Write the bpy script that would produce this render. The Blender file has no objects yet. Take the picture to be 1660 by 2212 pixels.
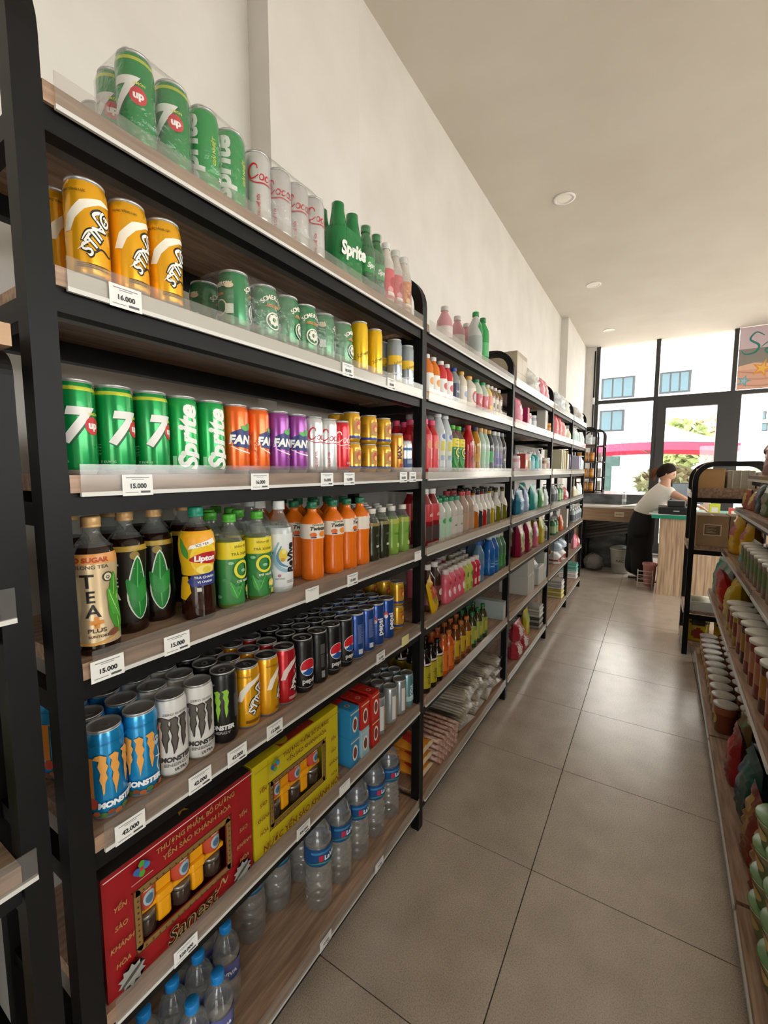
import bpy, bmesh, math, random
import numpy as np
from mathutils import Matrix, Vector
random.seed(7)
SC = bpy.context.scene
COL = SC.collection
PI = math.pi

# ------------------------------------------------------------------ camera
F_PX, CX, CY = 940.0, 830.0, 1106.0          # focal length and centre, in pixels of 1660x2212
VX, VY = 1418.0, 1015.0                      # where the aisle vanishes
EYE = np.array([0.0, 0.0, 1.5])
_d = np.array([(VX-CX)/F_PX, -(VY-CY)/F_PX, -1.0]); _d /= np.linalg.norm(_d)
_p = math.atan((CY-VY)/F_PX)
_u = np.array([0.0, math.cos(_p), math.sin(_p)])
RM = np.stack([np.cross(_d, _u), _d, _u])
cam_d = bpy.data.cameras.new('camera')
cam_d.sensor_fit = 'VERTICAL'; cam_d.sensor_height = 36.0; cam_d.lens = 36.0*F_PX/2212.0
cam_d.clip_start = 0.02; cam_d.clip_end = 300
cam = bpy.data.objects.new('camera', cam_d); COL.objects.link(cam)
M4 = np.eye(4); M4[:3, :3] = RM; M4[:3, 3] = EYE
cam.matrix_world = Matrix(M4.tolist())
SC.camera = cam

def ray(u, v): return RM @ np.array([(u-CX)/F_PX, -(v-CY)/F_PX, -1.0])
def onX(u, v, X): q = ray(u, v); return EYE + q*((X-EYE[0])/q[0])
def onY(u, v, Y): q = ray(u, v); return EYE + q*((Y-EYE[1])/q[1])
def onZ(u, v, Z): q = ray(u, v); return EYE + q*((Z-EYE[2])/q[2])
def yat(u, X, Z):
    a = RM.T @ np.array([X, 0, Z-1.5]); b = RM[1]
    return -((u-CX)*a[2]+F_PX*a[0])/((u-CX)*b[2]+F_PX*b[0])

# ------------------------------------------------------------------ world and exposure
vs = SC.view_settings
vs.view_transform = 'Standard'; vs.look = 'None'; vs.gamma = 1.0; vs.use_curve_mapping = False
vs.exposure = 0.55
W = bpy.data.worlds.new('sky'); SC.world = W; W.use_nodes = True
_bg = W.node_tree.nodes['Background']
_bg.inputs[0].default_value = (1.0, 0.992, 0.98, 1); _bg.inputs[1].default_value = 7.5

def portal(name, loc, rot, sx, sy):
    l = bpy.data.lights.new(name, 'AREA'); l.shape = 'RECTANGLE'; l.size = sx; l.size_y = sy
    l.cycles.is_portal = True
    o = bpy.data.objects.new(name, l); o.location = loc; o.rotation_euler = rot; COL.objects.link(o)
    return o
RX0, RX1, RY0, RY1, ZC = -1.30, 5.2, -3.2, 9.0, 3.73
portal('front_window_portal', (1.2, 9.25, 2.3), (-PI/2, 0, 0), 4.6, 2.8)
portal('back_window_portal', (2.5, RY0-0.15, 1.25), (PI/2, 0, 0), 2.2, 2.5)
portal('side_window_portal', (RX1+0.15, 3.2, 1.75), (0, PI/2, 0), 3.0, 7.0)

# ------------------------------------------------------------------ materials
MATS = {}
def lin(c):
    if isinstance(c, str):
        c = c.lstrip('#'); c = [int(c[i:i+2], 16)/255 for i in (0, 2, 4)]
        return tuple(((x+0.055)/1.055)**2.4 if x > 0.04045 else x/12.92 for x in c)
    return tuple(c)
def mat(name, color, rough=0.45, metal=0.0, trans=0.0, ior=1.45, emit=0, coat=0, spec=0.5):
    if name in MATS: return MATS[name]
    m = bpy.data.materials.new(name); m.use_nodes = True
    b = m.node_tree.nodes['Principled BSDF']
    b.inputs['Base Color'].default_value = (*lin(color), 1)
    b.inputs['Roughness'].default_value = rough
    b.inputs['Metallic'].default_value = metal
    b.inputs['Transmission Weight'].default_value = trans
    b.inputs['IOR'].default_value = ior
    b.inputs['Specular IOR Level'].default_value = spec
    b.inputs['Coat Weight'].default_value = coat
    if emit:
        b.inputs['Emission Color'].default_value = (*lin(color), 1); b.inputs['Emission Strength'].default_value = emit
    m.diffuse_color = (*lin(color), 1)
    MATS[name] = m
    return m
def paint(c, rough=0.4):                    # flat print of a colour
    return mat('paint_%s_%d' % (c.lstrip('#'), int(rough*100)), c, rough)
def foil(c, rough=0.24):                     # printed aluminium
    return mat('foil_%s' % c.lstrip('#'), c, rough, 0.4, coat=0.35)
def noise_mat(name, c1, c2, scale=(1, 1, 1), detail=4, rough=0.5, bump=0.0, ns=8.0, lo=0.35, hi=0.65, spec=0.5, coord='Object'):
    if name in MATS: return MATS[name]
    m = mat(name, c1, rough, spec=spec); nt = m.node_tree; N = nt.nodes; L = nt.links
    b = N['Principled BSDF']
    tc = N.new('ShaderNodeTexCoord'); mp = N.new('ShaderNodeMapping'); mp.inputs['Scale'].default_value = scale
    nz = N.new('ShaderNodeTexNoise'); nz.inputs['Scale'].default_value = ns; nz.inputs['Detail'].default_value = detail
    rp = N.new('ShaderNodeValToRGB')
    rp.color_ramp.elements[0].position = lo; rp.color_ramp.elements[0].color = (*lin(c1), 1)
    rp.color_ramp.elements[1].position = hi; rp.color_ramp.elements[1].color = (*lin(c2), 1)
    if coord == 'World':
        g = N.new('ShaderNodeNewGeometry'); L.new(g.outputs['Position'], mp.inputs[0])
    else:
        L.new(tc.outputs[coord], mp.inputs[0])
    L.new(mp.outputs[0], nz.inputs[0]); L.new(nz.outputs[0], rp.inputs[0]); L.new(rp.outputs[0], b.inputs['Base Color'])
    if bump:
        bp = N.new('ShaderNodeBump'); bp.inputs['Strength'].default_value = bump; bp.inputs['Distance'].default_value = 0.01
        L.new(nz.outputs[0], bp.inputs['Height']); L.new(bp.outputs[0], b.inputs['Normal'])
    return m
def film_mat(name, color, gloss=0.25, rough=0.12, alpha=0.75, bump=0.0, ns=40, power=4.0):
    """thin clear plastic: lets light straight through, with a glossy sheen"""
    if name in MATS: return MATS[name]
    m = bpy.data.materials.new(name); m.use_nodes = True; nt = m.node_tree; N = nt.nodes; L = nt.links
    N.remove(N['Principled BSDF']); out = N['Material Output']
    t = N.new('ShaderNodeBsdfTransparent'); t.inputs[0].default_value = (*lin(color), 1)
    g = N.new('ShaderNodeBsdfGlossy'); g.inputs[0].default_value = (0.95, 0.95, 0.95, 1); g.inputs['Roughness'].default_value = rough
    d = N.new('ShaderNodeBsdfDiffuse'); d.inputs[0].default_value = (*lin(color), 1)
    fr = N.new('ShaderNodeLayerWeight'); fr.inputs[0].default_value = 0.5
    pw = N.new('ShaderNodeMath'); pw.operation = 'POWER'; pw.inputs[1].default_value = power; L.new(fr.outputs['Facing'], pw.inputs[0])
    ml = N.new('ShaderNodeMath'); ml.operation = 'MULTIPLY_ADD'; ml.inputs[1].default_value = min(1.0, gloss*3); ml.inputs[2].default_value = 0.03+gloss*0.1; L.new(pw.outputs[0], ml.inputs[0])
    mx = N.new('ShaderNodeMixShader'); m2 = N.new('ShaderNodeMixShader'); m2.inputs[0].default_value = 1-alpha
    L.new(t.outputs[0], m2.inputs[1]); L.new(d.outputs[0], m2.inputs[2])
    L.new(ml.outputs[0], mx.inputs[0]); L.new(m2.outputs[0], mx.inputs[1]); L.new(g.outputs[0], mx.inputs[2])
    L.new(mx.outputs[0], out.inputs[0])
    if bump:
        nz = N.new('ShaderNodeTexNoise'); nz.inputs['Scale'].default_value = ns; nz.inputs['Detail'].default_value = 3
        bp = N.new('ShaderNodeBump'); bp.inputs['Strength'].default_value = bump; bp.inputs['Distance'].default_value = 0.01
        tc = N.new('ShaderNodeTexCoord'); L.new(tc.outputs['Object'], nz.inputs[0])
        L.new(nz.outputs[0], bp.inputs['Height']); L.new(bp.outputs[0], g.inputs['Normal']); L.new(bp.outputs[0], fr.inputs['Normal'])
    m.diffuse_color = (*lin(color), 0.4)
    MATS[name] = m
    return m

BLACK = mat('black_steel', '#0c0b0b', 0.5, spec=0.3)
WHITE = paint('#f2f0ec'); SILVER = mat('aluminium', '#c4c5c6', 0.36, 0.75)
WALL = noise_mat('wall_paint', '#dedbd6', '#d6d2cc', ns=3, rough=0.85, bump=0.02, coord='World')
CEIL = noise_mat('ceiling_paint', '#d6cfc5', '#d0c8bd', ns=1.5, rough=0.9, coord='World')
BOARD = noise_mat('taupe_wood_laminate', '#b99a82', '#8c715c', (16, 1.2, 14), 6, 0.42, 0.03, 5)
WOOD = noise_mat('light_oak_laminate', '#c2a688', '#94765a', (14, 14, 0.7), 8, 0.5, 0.02, 3.5, 0.38, 0.66)
CARD = noise_mat('cardboard', '#a98a66', '#9a7c5a', ns=5, rough=0.8)
GUARD = film_mat('clear_guard_plastic', '#f4f3f1', 0.16, 0.14, 0.94)
FILM = film_mat('shrink_film', '#fafafa', 0.14, 0.10, 0.96, 0.6, 60)
GLASS = film_mat('window_glass', '#f4f5f4', 0.06, 0.02, 0.998)
FRAME = mat('dark_window_frame', '#3a3a3b', 0.4, 0.2)

# ------------------------------------------------------------------ mesh tools
class MB:
    def __init__(s): s.v = []; s.f = []; s.m = []; s.sm = []
    def add(s, vs, fs, m=0, smooth=False):
        o = len(s.v); s.v += [tuple(map(float, v)) for v in vs]
        for f in fs: s.f.append([i+o for i in f]); s.m.append(m); s.sm.append(smooth)
        return s
    def box(s, x0, x1, y0, y1, z0, z1, m=0, mtx=None):
        v = [(x, y, z) for z in (z0, z1) for y in (y0, y1) for x in (x0, x1)]
        if mtx is not None: v = [tuple(mtx @ Vector(p)) for p in v]
        return s.add(v, [(0, 2, 3, 1), (4, 5, 7, 6), (0, 1, 5, 4), (2, 6, 7, 3), (0, 4, 6, 2), (1, 3, 7, 5)], m)
    def rbox(s, x0, x1, y0, y1, z0, z1, b, m=0):
        """box with a chamfered edge of size b"""
        bm = bmesh.new()
        bmesh.ops.create_cube(bm, size=1)
        for v in bm.verts: v.co = ((x0+x1)/2+v.co.x*(x1-x0), (y0+y1)/2+v.co.y*(y1-y0), (z0+z1)/2+v.co.z*(z1-z0))
        bmesh.ops.bevel(bm, geom=bm.edges[:], offset=b, segments=2, affect='EDGES', profile=0.5)
        s.addbm(bm, m); return s
    def addbm(s, bm, m=0, smooth=False):
        bm.verts.ensure_lookup_table(); bm.verts.index_update()
        s.add([v.co for v in bm.verts], [[v.index for v in f.verts] for f in bm.faces], m, smooth); bm.free()
    def lathe(s, prof, seg=24, m=0, c=(0, 0, 0), mats=None, smooth=True, sq=0.0):
        """prof: list of (r, z); mats: material per profile step; sq: how square the section is"""
        o = len(s.v); n = len(prof)
        for (r, z) in prof:
            for k in range(seg):
                a = 2*PI*k/seg
                q = r*(1-sq*(math.cos(4*a+PI)*0.5+0.5)*0.16) if sq else r
                s.v.append((c[0]+q*math.cos(a), c[1]+q*math.sin(a), c[2]+z))
        for i in range(n-1):
            for k in range(seg):
                k2 = (k+1) % seg
                s.f.append([o+i*seg+k, o+i*seg+k2, o+(i+1)*seg+k2, o+(i+1)*seg+k])
                s.m.append(mats[i] if mats else m); s.sm.append(smooth)
        for i, rev in ((0, True), (n-1, False)):
            if prof[i][0] > 1e-6:
                fc = [o+i*seg+k for k in range(seg)]
                s.f.append(fc[::-1] if rev else fc); s.m.append((mats[0] if rev else mats[-1]) if mats else m); s.sm.append(False)
        return s
    def tube(s, pts, r, seg=8, m=0, closed=False, square=False, up=(0, 0, 1)):
        pts = [Vector(p) for p in pts]; n = len(pts); o = len(s.v)
        seg = 4 if square else seg
        for i, p in enumerate(pts):
            a = pts[(i-1) % n] if (i or closed) else p; b = pts[(i+1) % n] if (i < n-1 or closed) else p
            t = (b-a).normalized()
            w = Vector(up)
            if abs(t.dot(w)) > 0.99: w = Vector((0, 1, 0)) if abs(t.y) < .9 else Vector((1, 0, 0))
            e1 = t.cross(w).normalized(); e2 = e1.cross(t).normalized()
            for k in range(seg):
                an = 2*PI*k/seg + (PI/4 if square else 0)
                rr = r*(math.sqrt(2) if square else 1)
                rr = rr[i] if isinstance(rr, (list, tuple)) else rr
                s.v.append(tuple(p + e1*(rr*math.cos(an)) + e2*(rr*math.sin(an))))
        for i in range(n if closed else n-1):
            j = (i+1) % n
            for k in range(seg):
                k2 = (k+1) % seg
                s.f.append([o+i*seg+k, o+j*seg+k, o+j*seg+k2, o+i*seg+k2]); s.m.append(m); s.sm.append(not square)
        if not closed:
            s.f.append([o+k for k in range(seg)]); s.m.append(m); s.sm.append(False)
            s.f.append([o+(n-1)*seg+k for k in range(seg)][::-1]); s.m.append(m); s.sm.append(False)
        return s
    def mesh(s, name, mats):
        me = bpy.data.meshes.new(name); me.from_pydata(s.v, [], s.f)
        for m in (mats if isinstance(mats, (list, tuple)) else [mats]): me.materials.append(m)
        me.polygons.foreach_set('material_index', s.m); me.polygons.foreach_set('use_smooth', s.sm)
        me.update(); return me
    def build(s, name, mats, parent=None, loc=None, rz=0):
        return obj(name, s.mesh(name, mats), parent, loc, rz)
def obj(name, me, parent=None, loc=None, rz=0):
    o = bpy.data.objects.new(name, me); COL.objects.link(o)
    if parent: o.parent = parent
    if loc is not None: o.location = loc
    if rz: o.rotation_euler = (0, 0, rz)
    return o
def tag(o, label=None, cat=None, group=None, kind=None):
    if label: o['label'] = label
    if cat: o['category'] = cat
    if group: o['group'] = group
    if kind: o['kind'] = kind
    return o
def thing(name, label, cat, loc=(0, 0, 0), rz=0, group=None):
    o = bpy.data.objects.new(name, None); COL.objects.link(o); o.empty_display_size = 0.02
    o.location = loc; o.rotation_euler = (0, 0, rz)
    return tag(o, label, cat, group)
def struct(o): o['kind'] = 'structure'; return o

# ---- flat print: words, marks and shapes as thin meshes laid on a surface
_TX = {}
def text_mesh(t, shear=0.0, bold=0.0):
    if not t.isascii(): bold = min(bold, 0.02)
    k = (t, shear, bold)
    if k not in _TX:
        cu = bpy.data.curves.new('t', 'FONT'); cu.body = t; cu.resolution_u = 3; cu.shear = shear; cu.offset = bold
        cu.align_x = 'CENTER'; cu.fill_mode = 'BOTH'
        o = bpy.data.objects.new('t', cu); COL.objects.link(o)
        dg = bpy.context.evaluated_depsgraph_get(); me = bpy.data.meshes.new_from_object(o.evaluated_get(dg))
        _TX[k] = ([(v.co.x, v.co.y) for v in me.vertices], [list(p.vertices) for p in me.polygons])
        bpy.data.objects.remove(o); bpy.data.curves.remove(cu); bpy.data.meshes.remove(me)
    return _TX[k]
def spline(pts, n=6, closed=False):
    out = []; N = len(pts)
    rng = range(N if closed else N-1)
    for i in rng:
        if closed: p0, p1, p2, p3 = (np.array(pts[(i+k-1) % N]) for k in range(4))
        else:
            p0 = np.array(pts[max(i-1, 0)]); p1 = np.array(pts[i]); p2 = np.array(pts[i+1]); p3 = np.array(pts[min(i+2, N-1)])
        for k in range(n):
            t = k/n
            out.append(tuple(0.5*((2*p1)+(-p0+p2)*t+(2*p0-5*p1+4*p2-p3)*t*t+(-p0+3*p1-3*p2+p3)*t**3)))
    if not closed: out.append(tuple(pts[-1]))
    return out
def T(text, x, z, size, c, shear=0, bold=0, rot=0, sx=1): return ('t', text, x, z, size, c, shear, bold, rot, sx)
def P(pts, c): return ('p', pts, c)
def Rb(pts, w, c, closed=False): return ('r', pts, w, c, closed)
def E(x, z, rx, rz_, c, n=20, rot=0):
    cr, sr = math.cos(rot), math.sin(rot)
    return ('p', [(x+rx*math.cos(2*PI*k/n)*cr-rz_*math.sin(2*PI*k/n)*sr, z+rx*math.cos(2*PI*k/n)*sr+rz_*math.sin(2*PI*k/n)*cr) for k in range(n)], c)
def Q(x0, x1, z0, z1, c): return ('p', [(x0, z0), (x1, z0), (x1, z1), (x0, z1)], c)
def gfx(name, items, rf=None, eps0=0.0004, step=0.006, coarse=False):
    """print as a mesh; rf(z) wraps it round a can or bottle of that radius (front is local +X, +Y is to the right)"""
    mb = MB(); mats = []; idx = {}
    for li, it in enumerate(items):
        eps = eps0+0.00012*li
        bm = bmesh.new()
        if it[0] == 't':
            _, t, x, z, size, c, shear, bold, rot, sx = it
            vv, ff = text_mesh(t, shear, bold); cr, sr = math.cos(rot), math.sin(rot)
            bv = [bm.verts.new((x+(a*sx*cr-b*sr)*size, z+(a*sx*sr+b*cr)*size, 0)) for a, b in vv]
            for f in ff:
                try: bm.faces.new([bv[i] for i in f])
                except ValueError: pass
        elif it[0] == 'p':
            c = it[2]
            bm.faces.new([bm.verts.new((a, b, 0)) for a, b in it[1]])
            bmesh.ops.triangulate(bm, faces=bm.faces[:])
        else:
            c = it[3]; pp = spline(it[1], 5, it[4]); w = it[2]; n = len(pp); prev = None; first = None
            for i in range(n):
                a = np.array(pp[i-1] if (i or it[4]) else pp[i]); b = np.array(pp[(i+1) % n] if (i < n-1 or it[4]) else pp[i])
                t = b-a; t = t/(np.linalg.norm(t)+1e-9); nn = np.array([-t[1], t[0]])
                ww = w*0.5*(1 if it[4] else (0.35+0.65*math.sin(PI*min(max(i/(n-1), 0.04), 0.96))))
                cur = (bm.verts.new((*(np.array(pp[i])+nn*ww), 0)), bm.verts.new((*(np.array(pp[i])-nn*ww), 0)))
                if prev: bm.faces.new((prev[0], prev[1], cur[1], cur[0]))
                else: first = cur
                prev = cur
            if it[4]: bm.faces.new((prev[0], prev[1], first[1], first[0]))
        if not bm.faces: bm.free(); continue
        if rf:
            for ax, st in ((0, step), (1, step*1.6)):
                lo = min(v.co[ax] for v in bm.verts); hi = max(v.co[ax] for v in bm.verts)
                k = math.floor(lo/st)+1
                if ax == 1 and coarse: continue
                while k*st < hi:
                    co = [0, 0, 0]; co[ax] = k*st; no = [0, 0, 0]; no[ax] = 1
                    bmesh.ops.bisect_plane(bm, geom=bm.verts[:]+bm.edges[:]+bm.faces[:], plane_co=co, plane_no=no); k += 1
        bm.verts.index_update(); vs = []
        r0 = rf(0.08) if rf else 0
        for v in bm.verts:
            if rf:
                r = rf(v.co.y)+eps; a = v.co.x/max(rf(v.co.y), 0.6*r0) if False else v.co.x/r0
                vs.append((r*math.cos(a), r*math.sin(a), v.co.y))
            else: vs.append((eps, v.co.x, v.co.y))
        fs = []
        for f in bm.faces:
            ids = [v.index for v in f.verts]
            pts = [f.verts[i].co for i in range(3)]
            if f.calc_area() < 1e-12: continue
            if f.normal.z < 0: ids = ids[::-1]
            fs.append(ids)
        bm.free()
        mt = c if not isinstance(c, str) else paint(c)
        if mt.name not in idx: idx[mt.name] = len(mats); mats.append(mt)
        mb.add(vs, fs, idx[mt.name], bool(rf))
    return mb.mesh(name, mats)

# ------------------------------------------------------------------ product prototypes
PROTO = {}
def place(kind, loc, rz=0.0, label=None, cat=None, group=None, tilt=None, scale=None):
    """one thing of a kind: an empty with copies of its parts that share mesh data"""
    pr = PROTO[kind]
    o = thing(pr['name'], label or pr['label'], cat or pr['cat'], loc, rz, group)
    if tilt: o.rotation_euler = (tilt[0], tilt[1], rz)
    if scale: o.scale = scale
    made = []
    for nm, me, par, lab in pr['parts']:
        q = obj(nm, me, o if par is None else made[par])
        if lab: q['label'] = lab
        made.append(q)
    return o
def proto(kind, name, label, cat, parts, r=None, h=None, w=None):
    PROTO[kind] = dict(name=name, label=label, cat=cat, parts=[(p+(None, None))[:4] if len(p) == 2 else (p+(None,))[:4] for p in parts], r=r, h=h, w=w)

# ================================================================== the room
def sbox(name, m, *a, parent=None):
    o = MB().box(*a).build(name, m, parent)
    return o if parent else struct(o)
# floor: slab with separate stone tiles, joints recessed
TS = 0.6446; TJ = 0.0035
floor = sbox('floor', mat('dark_grout', '#57504a', 0.8), RX0-0.2, RX1+0.2, RY0-0.2, RY1+0.2, -0.25, -0.006)
def tile_mat():
    m = noise_mat('taupe_stone_tile', '#cabdb0', '#b6a99b', ns=7, detail=8, spec=1.0, rough=0.34, lo=0.3, hi=0.7, coord='World')
    nt = m.node_tree; N = nt.nodes; L = nt.links; b = N['Principled BSDF']
    g = N.new('ShaderNodeNewGeometry'); n2 = N.new('ShaderNodeTexNoise'); n2.inputs['Scale'].default_value = 260; n2.inputs['Detail'].default_value = 2
    L.new(g.outputs['Position'], n2.inputs[0])
    src = b.inputs['Base Color'].links[0].from_socket
    rp = N.new('ShaderNodeValToRGB'); rp.color_ramp.elements[0].position = 0.30; rp.color_ramp.elements[0].color = (0.62, 0.6, 0.57, 1)
    rp.color_ramp.elements[1].position = 0.72; rp.color_ramp.elements[1].color = (1.25, 1.24, 1.22, 1)
    mx = N.new('ShaderNodeMix'); mx.data_type = 'RGBA'; mx.blend_type = 'MULTIPLY'; mx.inputs[0].default_value = 0.55
    L.new(n2.outputs[0], rp.inputs[0]); L.new(src, mx.inputs[6]); L.new(rp.outputs[0], mx.inputs[7]); L.new(mx.outputs[2], b.inputs['Base Color'])
    r2 = N.new('ShaderNodeMapRange'); r2.inputs[3].default_value = 0.18; r2.inputs[4].default_value = 0.38
    L.new(n2.outputs[0], r2.inputs[0]); L.new(r2.outputs[0], b.inputs['Roughness'])
    b.inputs['Coat Weight'].default_value = 0.6; b.inputs['Coat Roughness'].default_value = 0.2
    return m
TILE = tile_mat()
_t = MB().box(TJ/2, TS-TJ/2, TJ/2, TS-TJ/2, -0.012, 0.0).mesh('tile', TILE)
iy = -7
ty = 1.569+iy*TS
while ty < RY1:
    tx = -0.322-2*TS
    while tx < RX1:
        if tx > -1.9 and tx+TS < RX1+0.3 and ty+TS < RY1+0.2: obj('tile', _t, floor, (tx, ty, 0))
        tx += TS
    ty += TS
sbox('ceiling', CEIL, RX0-0.2, RX1+0.2, RY0-0.2, RY1+0.2, ZC, ZC+0.25)
wl = sbox('wall_left', WALL, RX0-0.2, RX0, RY0-0.2, RY1+0.2, 0, ZC)
struct(MB().box(RX0, -1.2, 1.18, 1.72, 0, ZC).build('trim_1', WALL))        # pilaster
struct(MB().box(RX0, -1.2, 7.06, RY1, 0, ZC).build('trim_2', WALL))
# right and back walls with glazed openings (daylight comes in there too)
def glazed(name, axis, pos, a0, a1, z0, z1, n, sgn):
    """row of n panes in a wall that lies across X ('x') or Y ('y')"""
    w = thing(name, '', ''); w['kind'] = 'structure'
    st = (a1-a0)/n
    def bx(u0, u1, zz0, zz1, th, m, nm):
        if axis == 'x': MB().box(pos-th, pos+th, u0, u1, zz0, zz1).build(nm, m, w)
        else: MB().box(u0, u1, pos-th, pos+th, zz0, zz1).build(nm, m, w)
    for i in range(n+1): bx(a0+i*st-0.03, a0+i*st+0.03, z0, z1, 0.03, FRAME, 'mullion')
    bx(a0, a1, z0, z0+0.06, 0.028, FRAME, 'bottom_rail'); bx(a0, a1, z1-0.06, z1, 0.028, FRAME, 'top_rail')
    for i in range(n): bx(a0+i*st+0.03, a0+(i+1)*st-0.03, z0+0.06, z1-0.06, 0.004, GLASS, 'pane')
sbox('wall_right', WALL, RX1, RX1+0.2, RY0, -0.3, 0, ZC)
MB().box(RX1, RX1+0.2, 6.7, RY1, 0, ZC).build('wall_panel', WALL, bpy.data.objects['wall_right'])
MB().box(RX1, RX1+0.2, -0.3, 6.7, 0, 0.25).build('wall_sill', WALL, bpy.data.objects['wall_right'])
MB().box(RX1, RX1+0.2, -0.3, 6.7, 3.25, ZC).build('wall_head', WALL, bpy.data.objects['wall_right'])
glazed('window_3', 'x', RX1+0.1, -0.3, 6.7, 0.25, 3.25, 6, 1)
sbox('wall_back', WALL, RX0, 1.4, RY0-0.2, RY0, 0, ZC)
MB().box(3.6, RX1, RY0-0.2, RY0, 0, ZC).build('wall_panel', WALL, bpy.data.objects['wall_back'])
MB().box(1.4, 3.6, RY0-0.2, RY0, 2.5, ZC).build('wall_head', WALL, bpy.data.objects['wall_back'])
glazed('window_4', 'y', RY0-0.1, 1.4, 3.6, 0.0, 2.5, 2, 1)
# front: narrow wall, glazing with a door, low marble wall
MARBLE = noise_mat('dark_veined_marble', '#43474a', '#6d7073', (1, 1, 2), 9, 0.25, 0, 4, 0.42, 0.66)
sbox('wall_front', WALL, RX0, -1.03, RY1, RY1+0.2, 0, ZC)
MB().box(-1.03, -0.098, RY1, RY1+0.16, 0, 1.06).build('low_wall', MARBLE, bpy.data.objects['wall_front'])
MB().box(1.02, RX1, RY1, RY1+0.16, 0, 0.3).build('low_wall', MARBLE, bpy.data.objects['wall_front'])
w1 = thing('window_1', '', ''); w1['kind'] = 'structure'
Y1a, Y1b = RY1+0.02, RY1+0.10
def fb(nm, x0, x1, z0, z1, y0=Y1a, y1=Y1b, m=FRAME, par=None): return MB().box(x0, x1, y0, y1, z0, z1).build(nm, m, par or w1)
for x0, x1, z0, z1 in ((-1.03, -0.965, 1.06, ZC), (-0.10, -0.034, 0, ZC), (0.955, 1.015, 0, ZC), (2.02, 2.08, 0.3, ZC), (3.08, 3.14, 0.3, ZC), (4.14, 4.2, 0.3, ZC)): fb('mullion', x0, x1, z0, z1)
for x0, x1 in ((-0.965, -0.10), (-0.034, 0.955), (1.015, 2.02), (2.08, 3.08), (3.14, 4.14), (4.2, RX1)):
    fb('transom', x0, x1, 2.70, 2.765)
    fb('pane', x0, x1, 2.765, ZC, RY1+0.05, RY1+0.058, GLASS)
fb('pane', -0.965, -0.10, 1.06, 2.70, RY1+0.05, RY1+0.058, GLASS)
for x0, x1 in ((1.1, 2.02), (2.08, 3.08), (3.14, 4.14), (4.2, RX1)): fb('pane', x0, x1, 0.3, 2.70, RY1+0.05, RY1+0.058, GLASS)
fb('jamb', 1.015, 1.10, 0.3, 2.70)
d1 = thing('door_1', '', ''); d1['kind'] = 'structure'
for nm, x0, x1, z0, z1 in (('stile', -0.034, 0.095, 0.02, 2.70), ('stile', 0.80, 0.955, 0.02, 2.70), ('top_rail', 0.095, 0.80, 2.56, 2.70), ('bottom_rail', 0.095, 0.80, 0.02, 0.2)):
    fb(nm, x0, x1, z0, z1, RY1+0.0, RY1+0.11, FRAME, d1)
fb('pane', 0.095, 0.80, 0.2, 2.56, RY1+0.05, RY1+0.058, GLASS, d1)
MB().tube([(0.06, RY1-0.05, 0.9), (0.06, RY1-0.05, 1.4)], 0.012).build('handle', SILVER, d1)
# cable conduit with a knuckle beside the glazing
cd = thing('cable_conduit', 'black cable conduit with a bright clip running up beside the window frame', 'conduit', (-1.045, RY1-0.02, 1.2))
MB().tube([(0, 0, 0), (0, 0, 2.45)], 0.012).build('pipe', BLACK, cd); MB().tube([(0, -0.005, 1.5), (0, -0.005, 1.62)], 0.024).build('clip', mat('white_clip', '#d8dad8', 0.4), cd)
# downlights
for k, y in enumerate((2.03, 4.03, 6.01, 8.03)):
    d = thing('downlight', 'round recessed downlight in the ceiling above the long drinks shelves', 'ceiling light', (-0.755, y, ZC), 0, 'row of recessed downlights')
    MB().lathe([(0.07, 0), (0.085, -0.001), (0.085, -0.008), (0.066, -0.012), (0.062, -0.004)], 32).build('rim', WHITE, d)
    MB().lathe([(0.062, -0.003), (0.05, -0.005), (0.0, -0.006)], 32).build('diffuser', mat('frosted_diffuser', '#efe9de', 0.5, emit=0.06), d)
d = thing('downlight', 'round recessed downlight in the ceiling, apart from the row over the shelves', 'ceiling light', (1.62, 6.9, ZC))
MB().lathe([(0.07, 0), (0.085, -0.001), (0.085, -0.008), (0.066, -0.012), (0.062, -0.004)], 32).build('rim', WHITE, d)
MB().lathe([(0.062, -0.003), (0.05, -0.005), (0.0, -0.006)], 32).build('diffuser', MATS['frosted_diffuser'], d)
# window poster
pg = [Q(0, 1.0, 0, 0.95, '#cdb9c4'), Q(0, 1.0, 0.0, 0.62, '#8b8580'), Q(0, 1.0, 0.0, 0.36, '#d9a793'),
      P([(0, .36), (.2, .4), (.45, .36), (.7, .42), (1, .38), (1, .3), (0, .3)], '#e2b7a0'),
      Rb([(0, .28), (.25, .24), (.5, .27), (.75, .22), (1, .25)], .03, '#b98a78'), Rb([(0, .18), (.3, .14), (.6, .17), (1, .12)], .03, '#c4947f'), Rb([(0, .08), (.3, .04), (.6, .07), (1, .03)], .025, '#b98a78')]
def star(x, z, r, c, rot=0.3): return P([(x+(r if k % 2 == 0 else r*.38)*math.sin(PI*k/5+rot), z+(r if k % 2 == 0 else r*.38)*math.cos(PI*k/5+rot)) for k in range(10)], c)
pg += [star(.30, .30, .15, '#d9953f'), star(.30, .305, .09, '#e9b860'), star(.085, .13, .10, '#6fa3b4'), star(.085, .13, .055, '#9cc3cc'),
       Rb([(.30, .80), (.2, .86), (.13, .76), (.24, .66), (.2, .56), (.08, .54), (.03, .6)], .03, '#2f7f78'), Rb([(.27, .63), (.36, .70), (.40, .64), (.32, .58), (.38, .52), (.48, .58)], .025, '#2f7f78'),
       Rb([(.62, .68), (.52, .68), (.52, .54), (.62, .56), (.63, .68), (.64, .54), (.72, .56)], .024, '#2f7f78')]
pm = gfx('printed_picture', pg, None)
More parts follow.
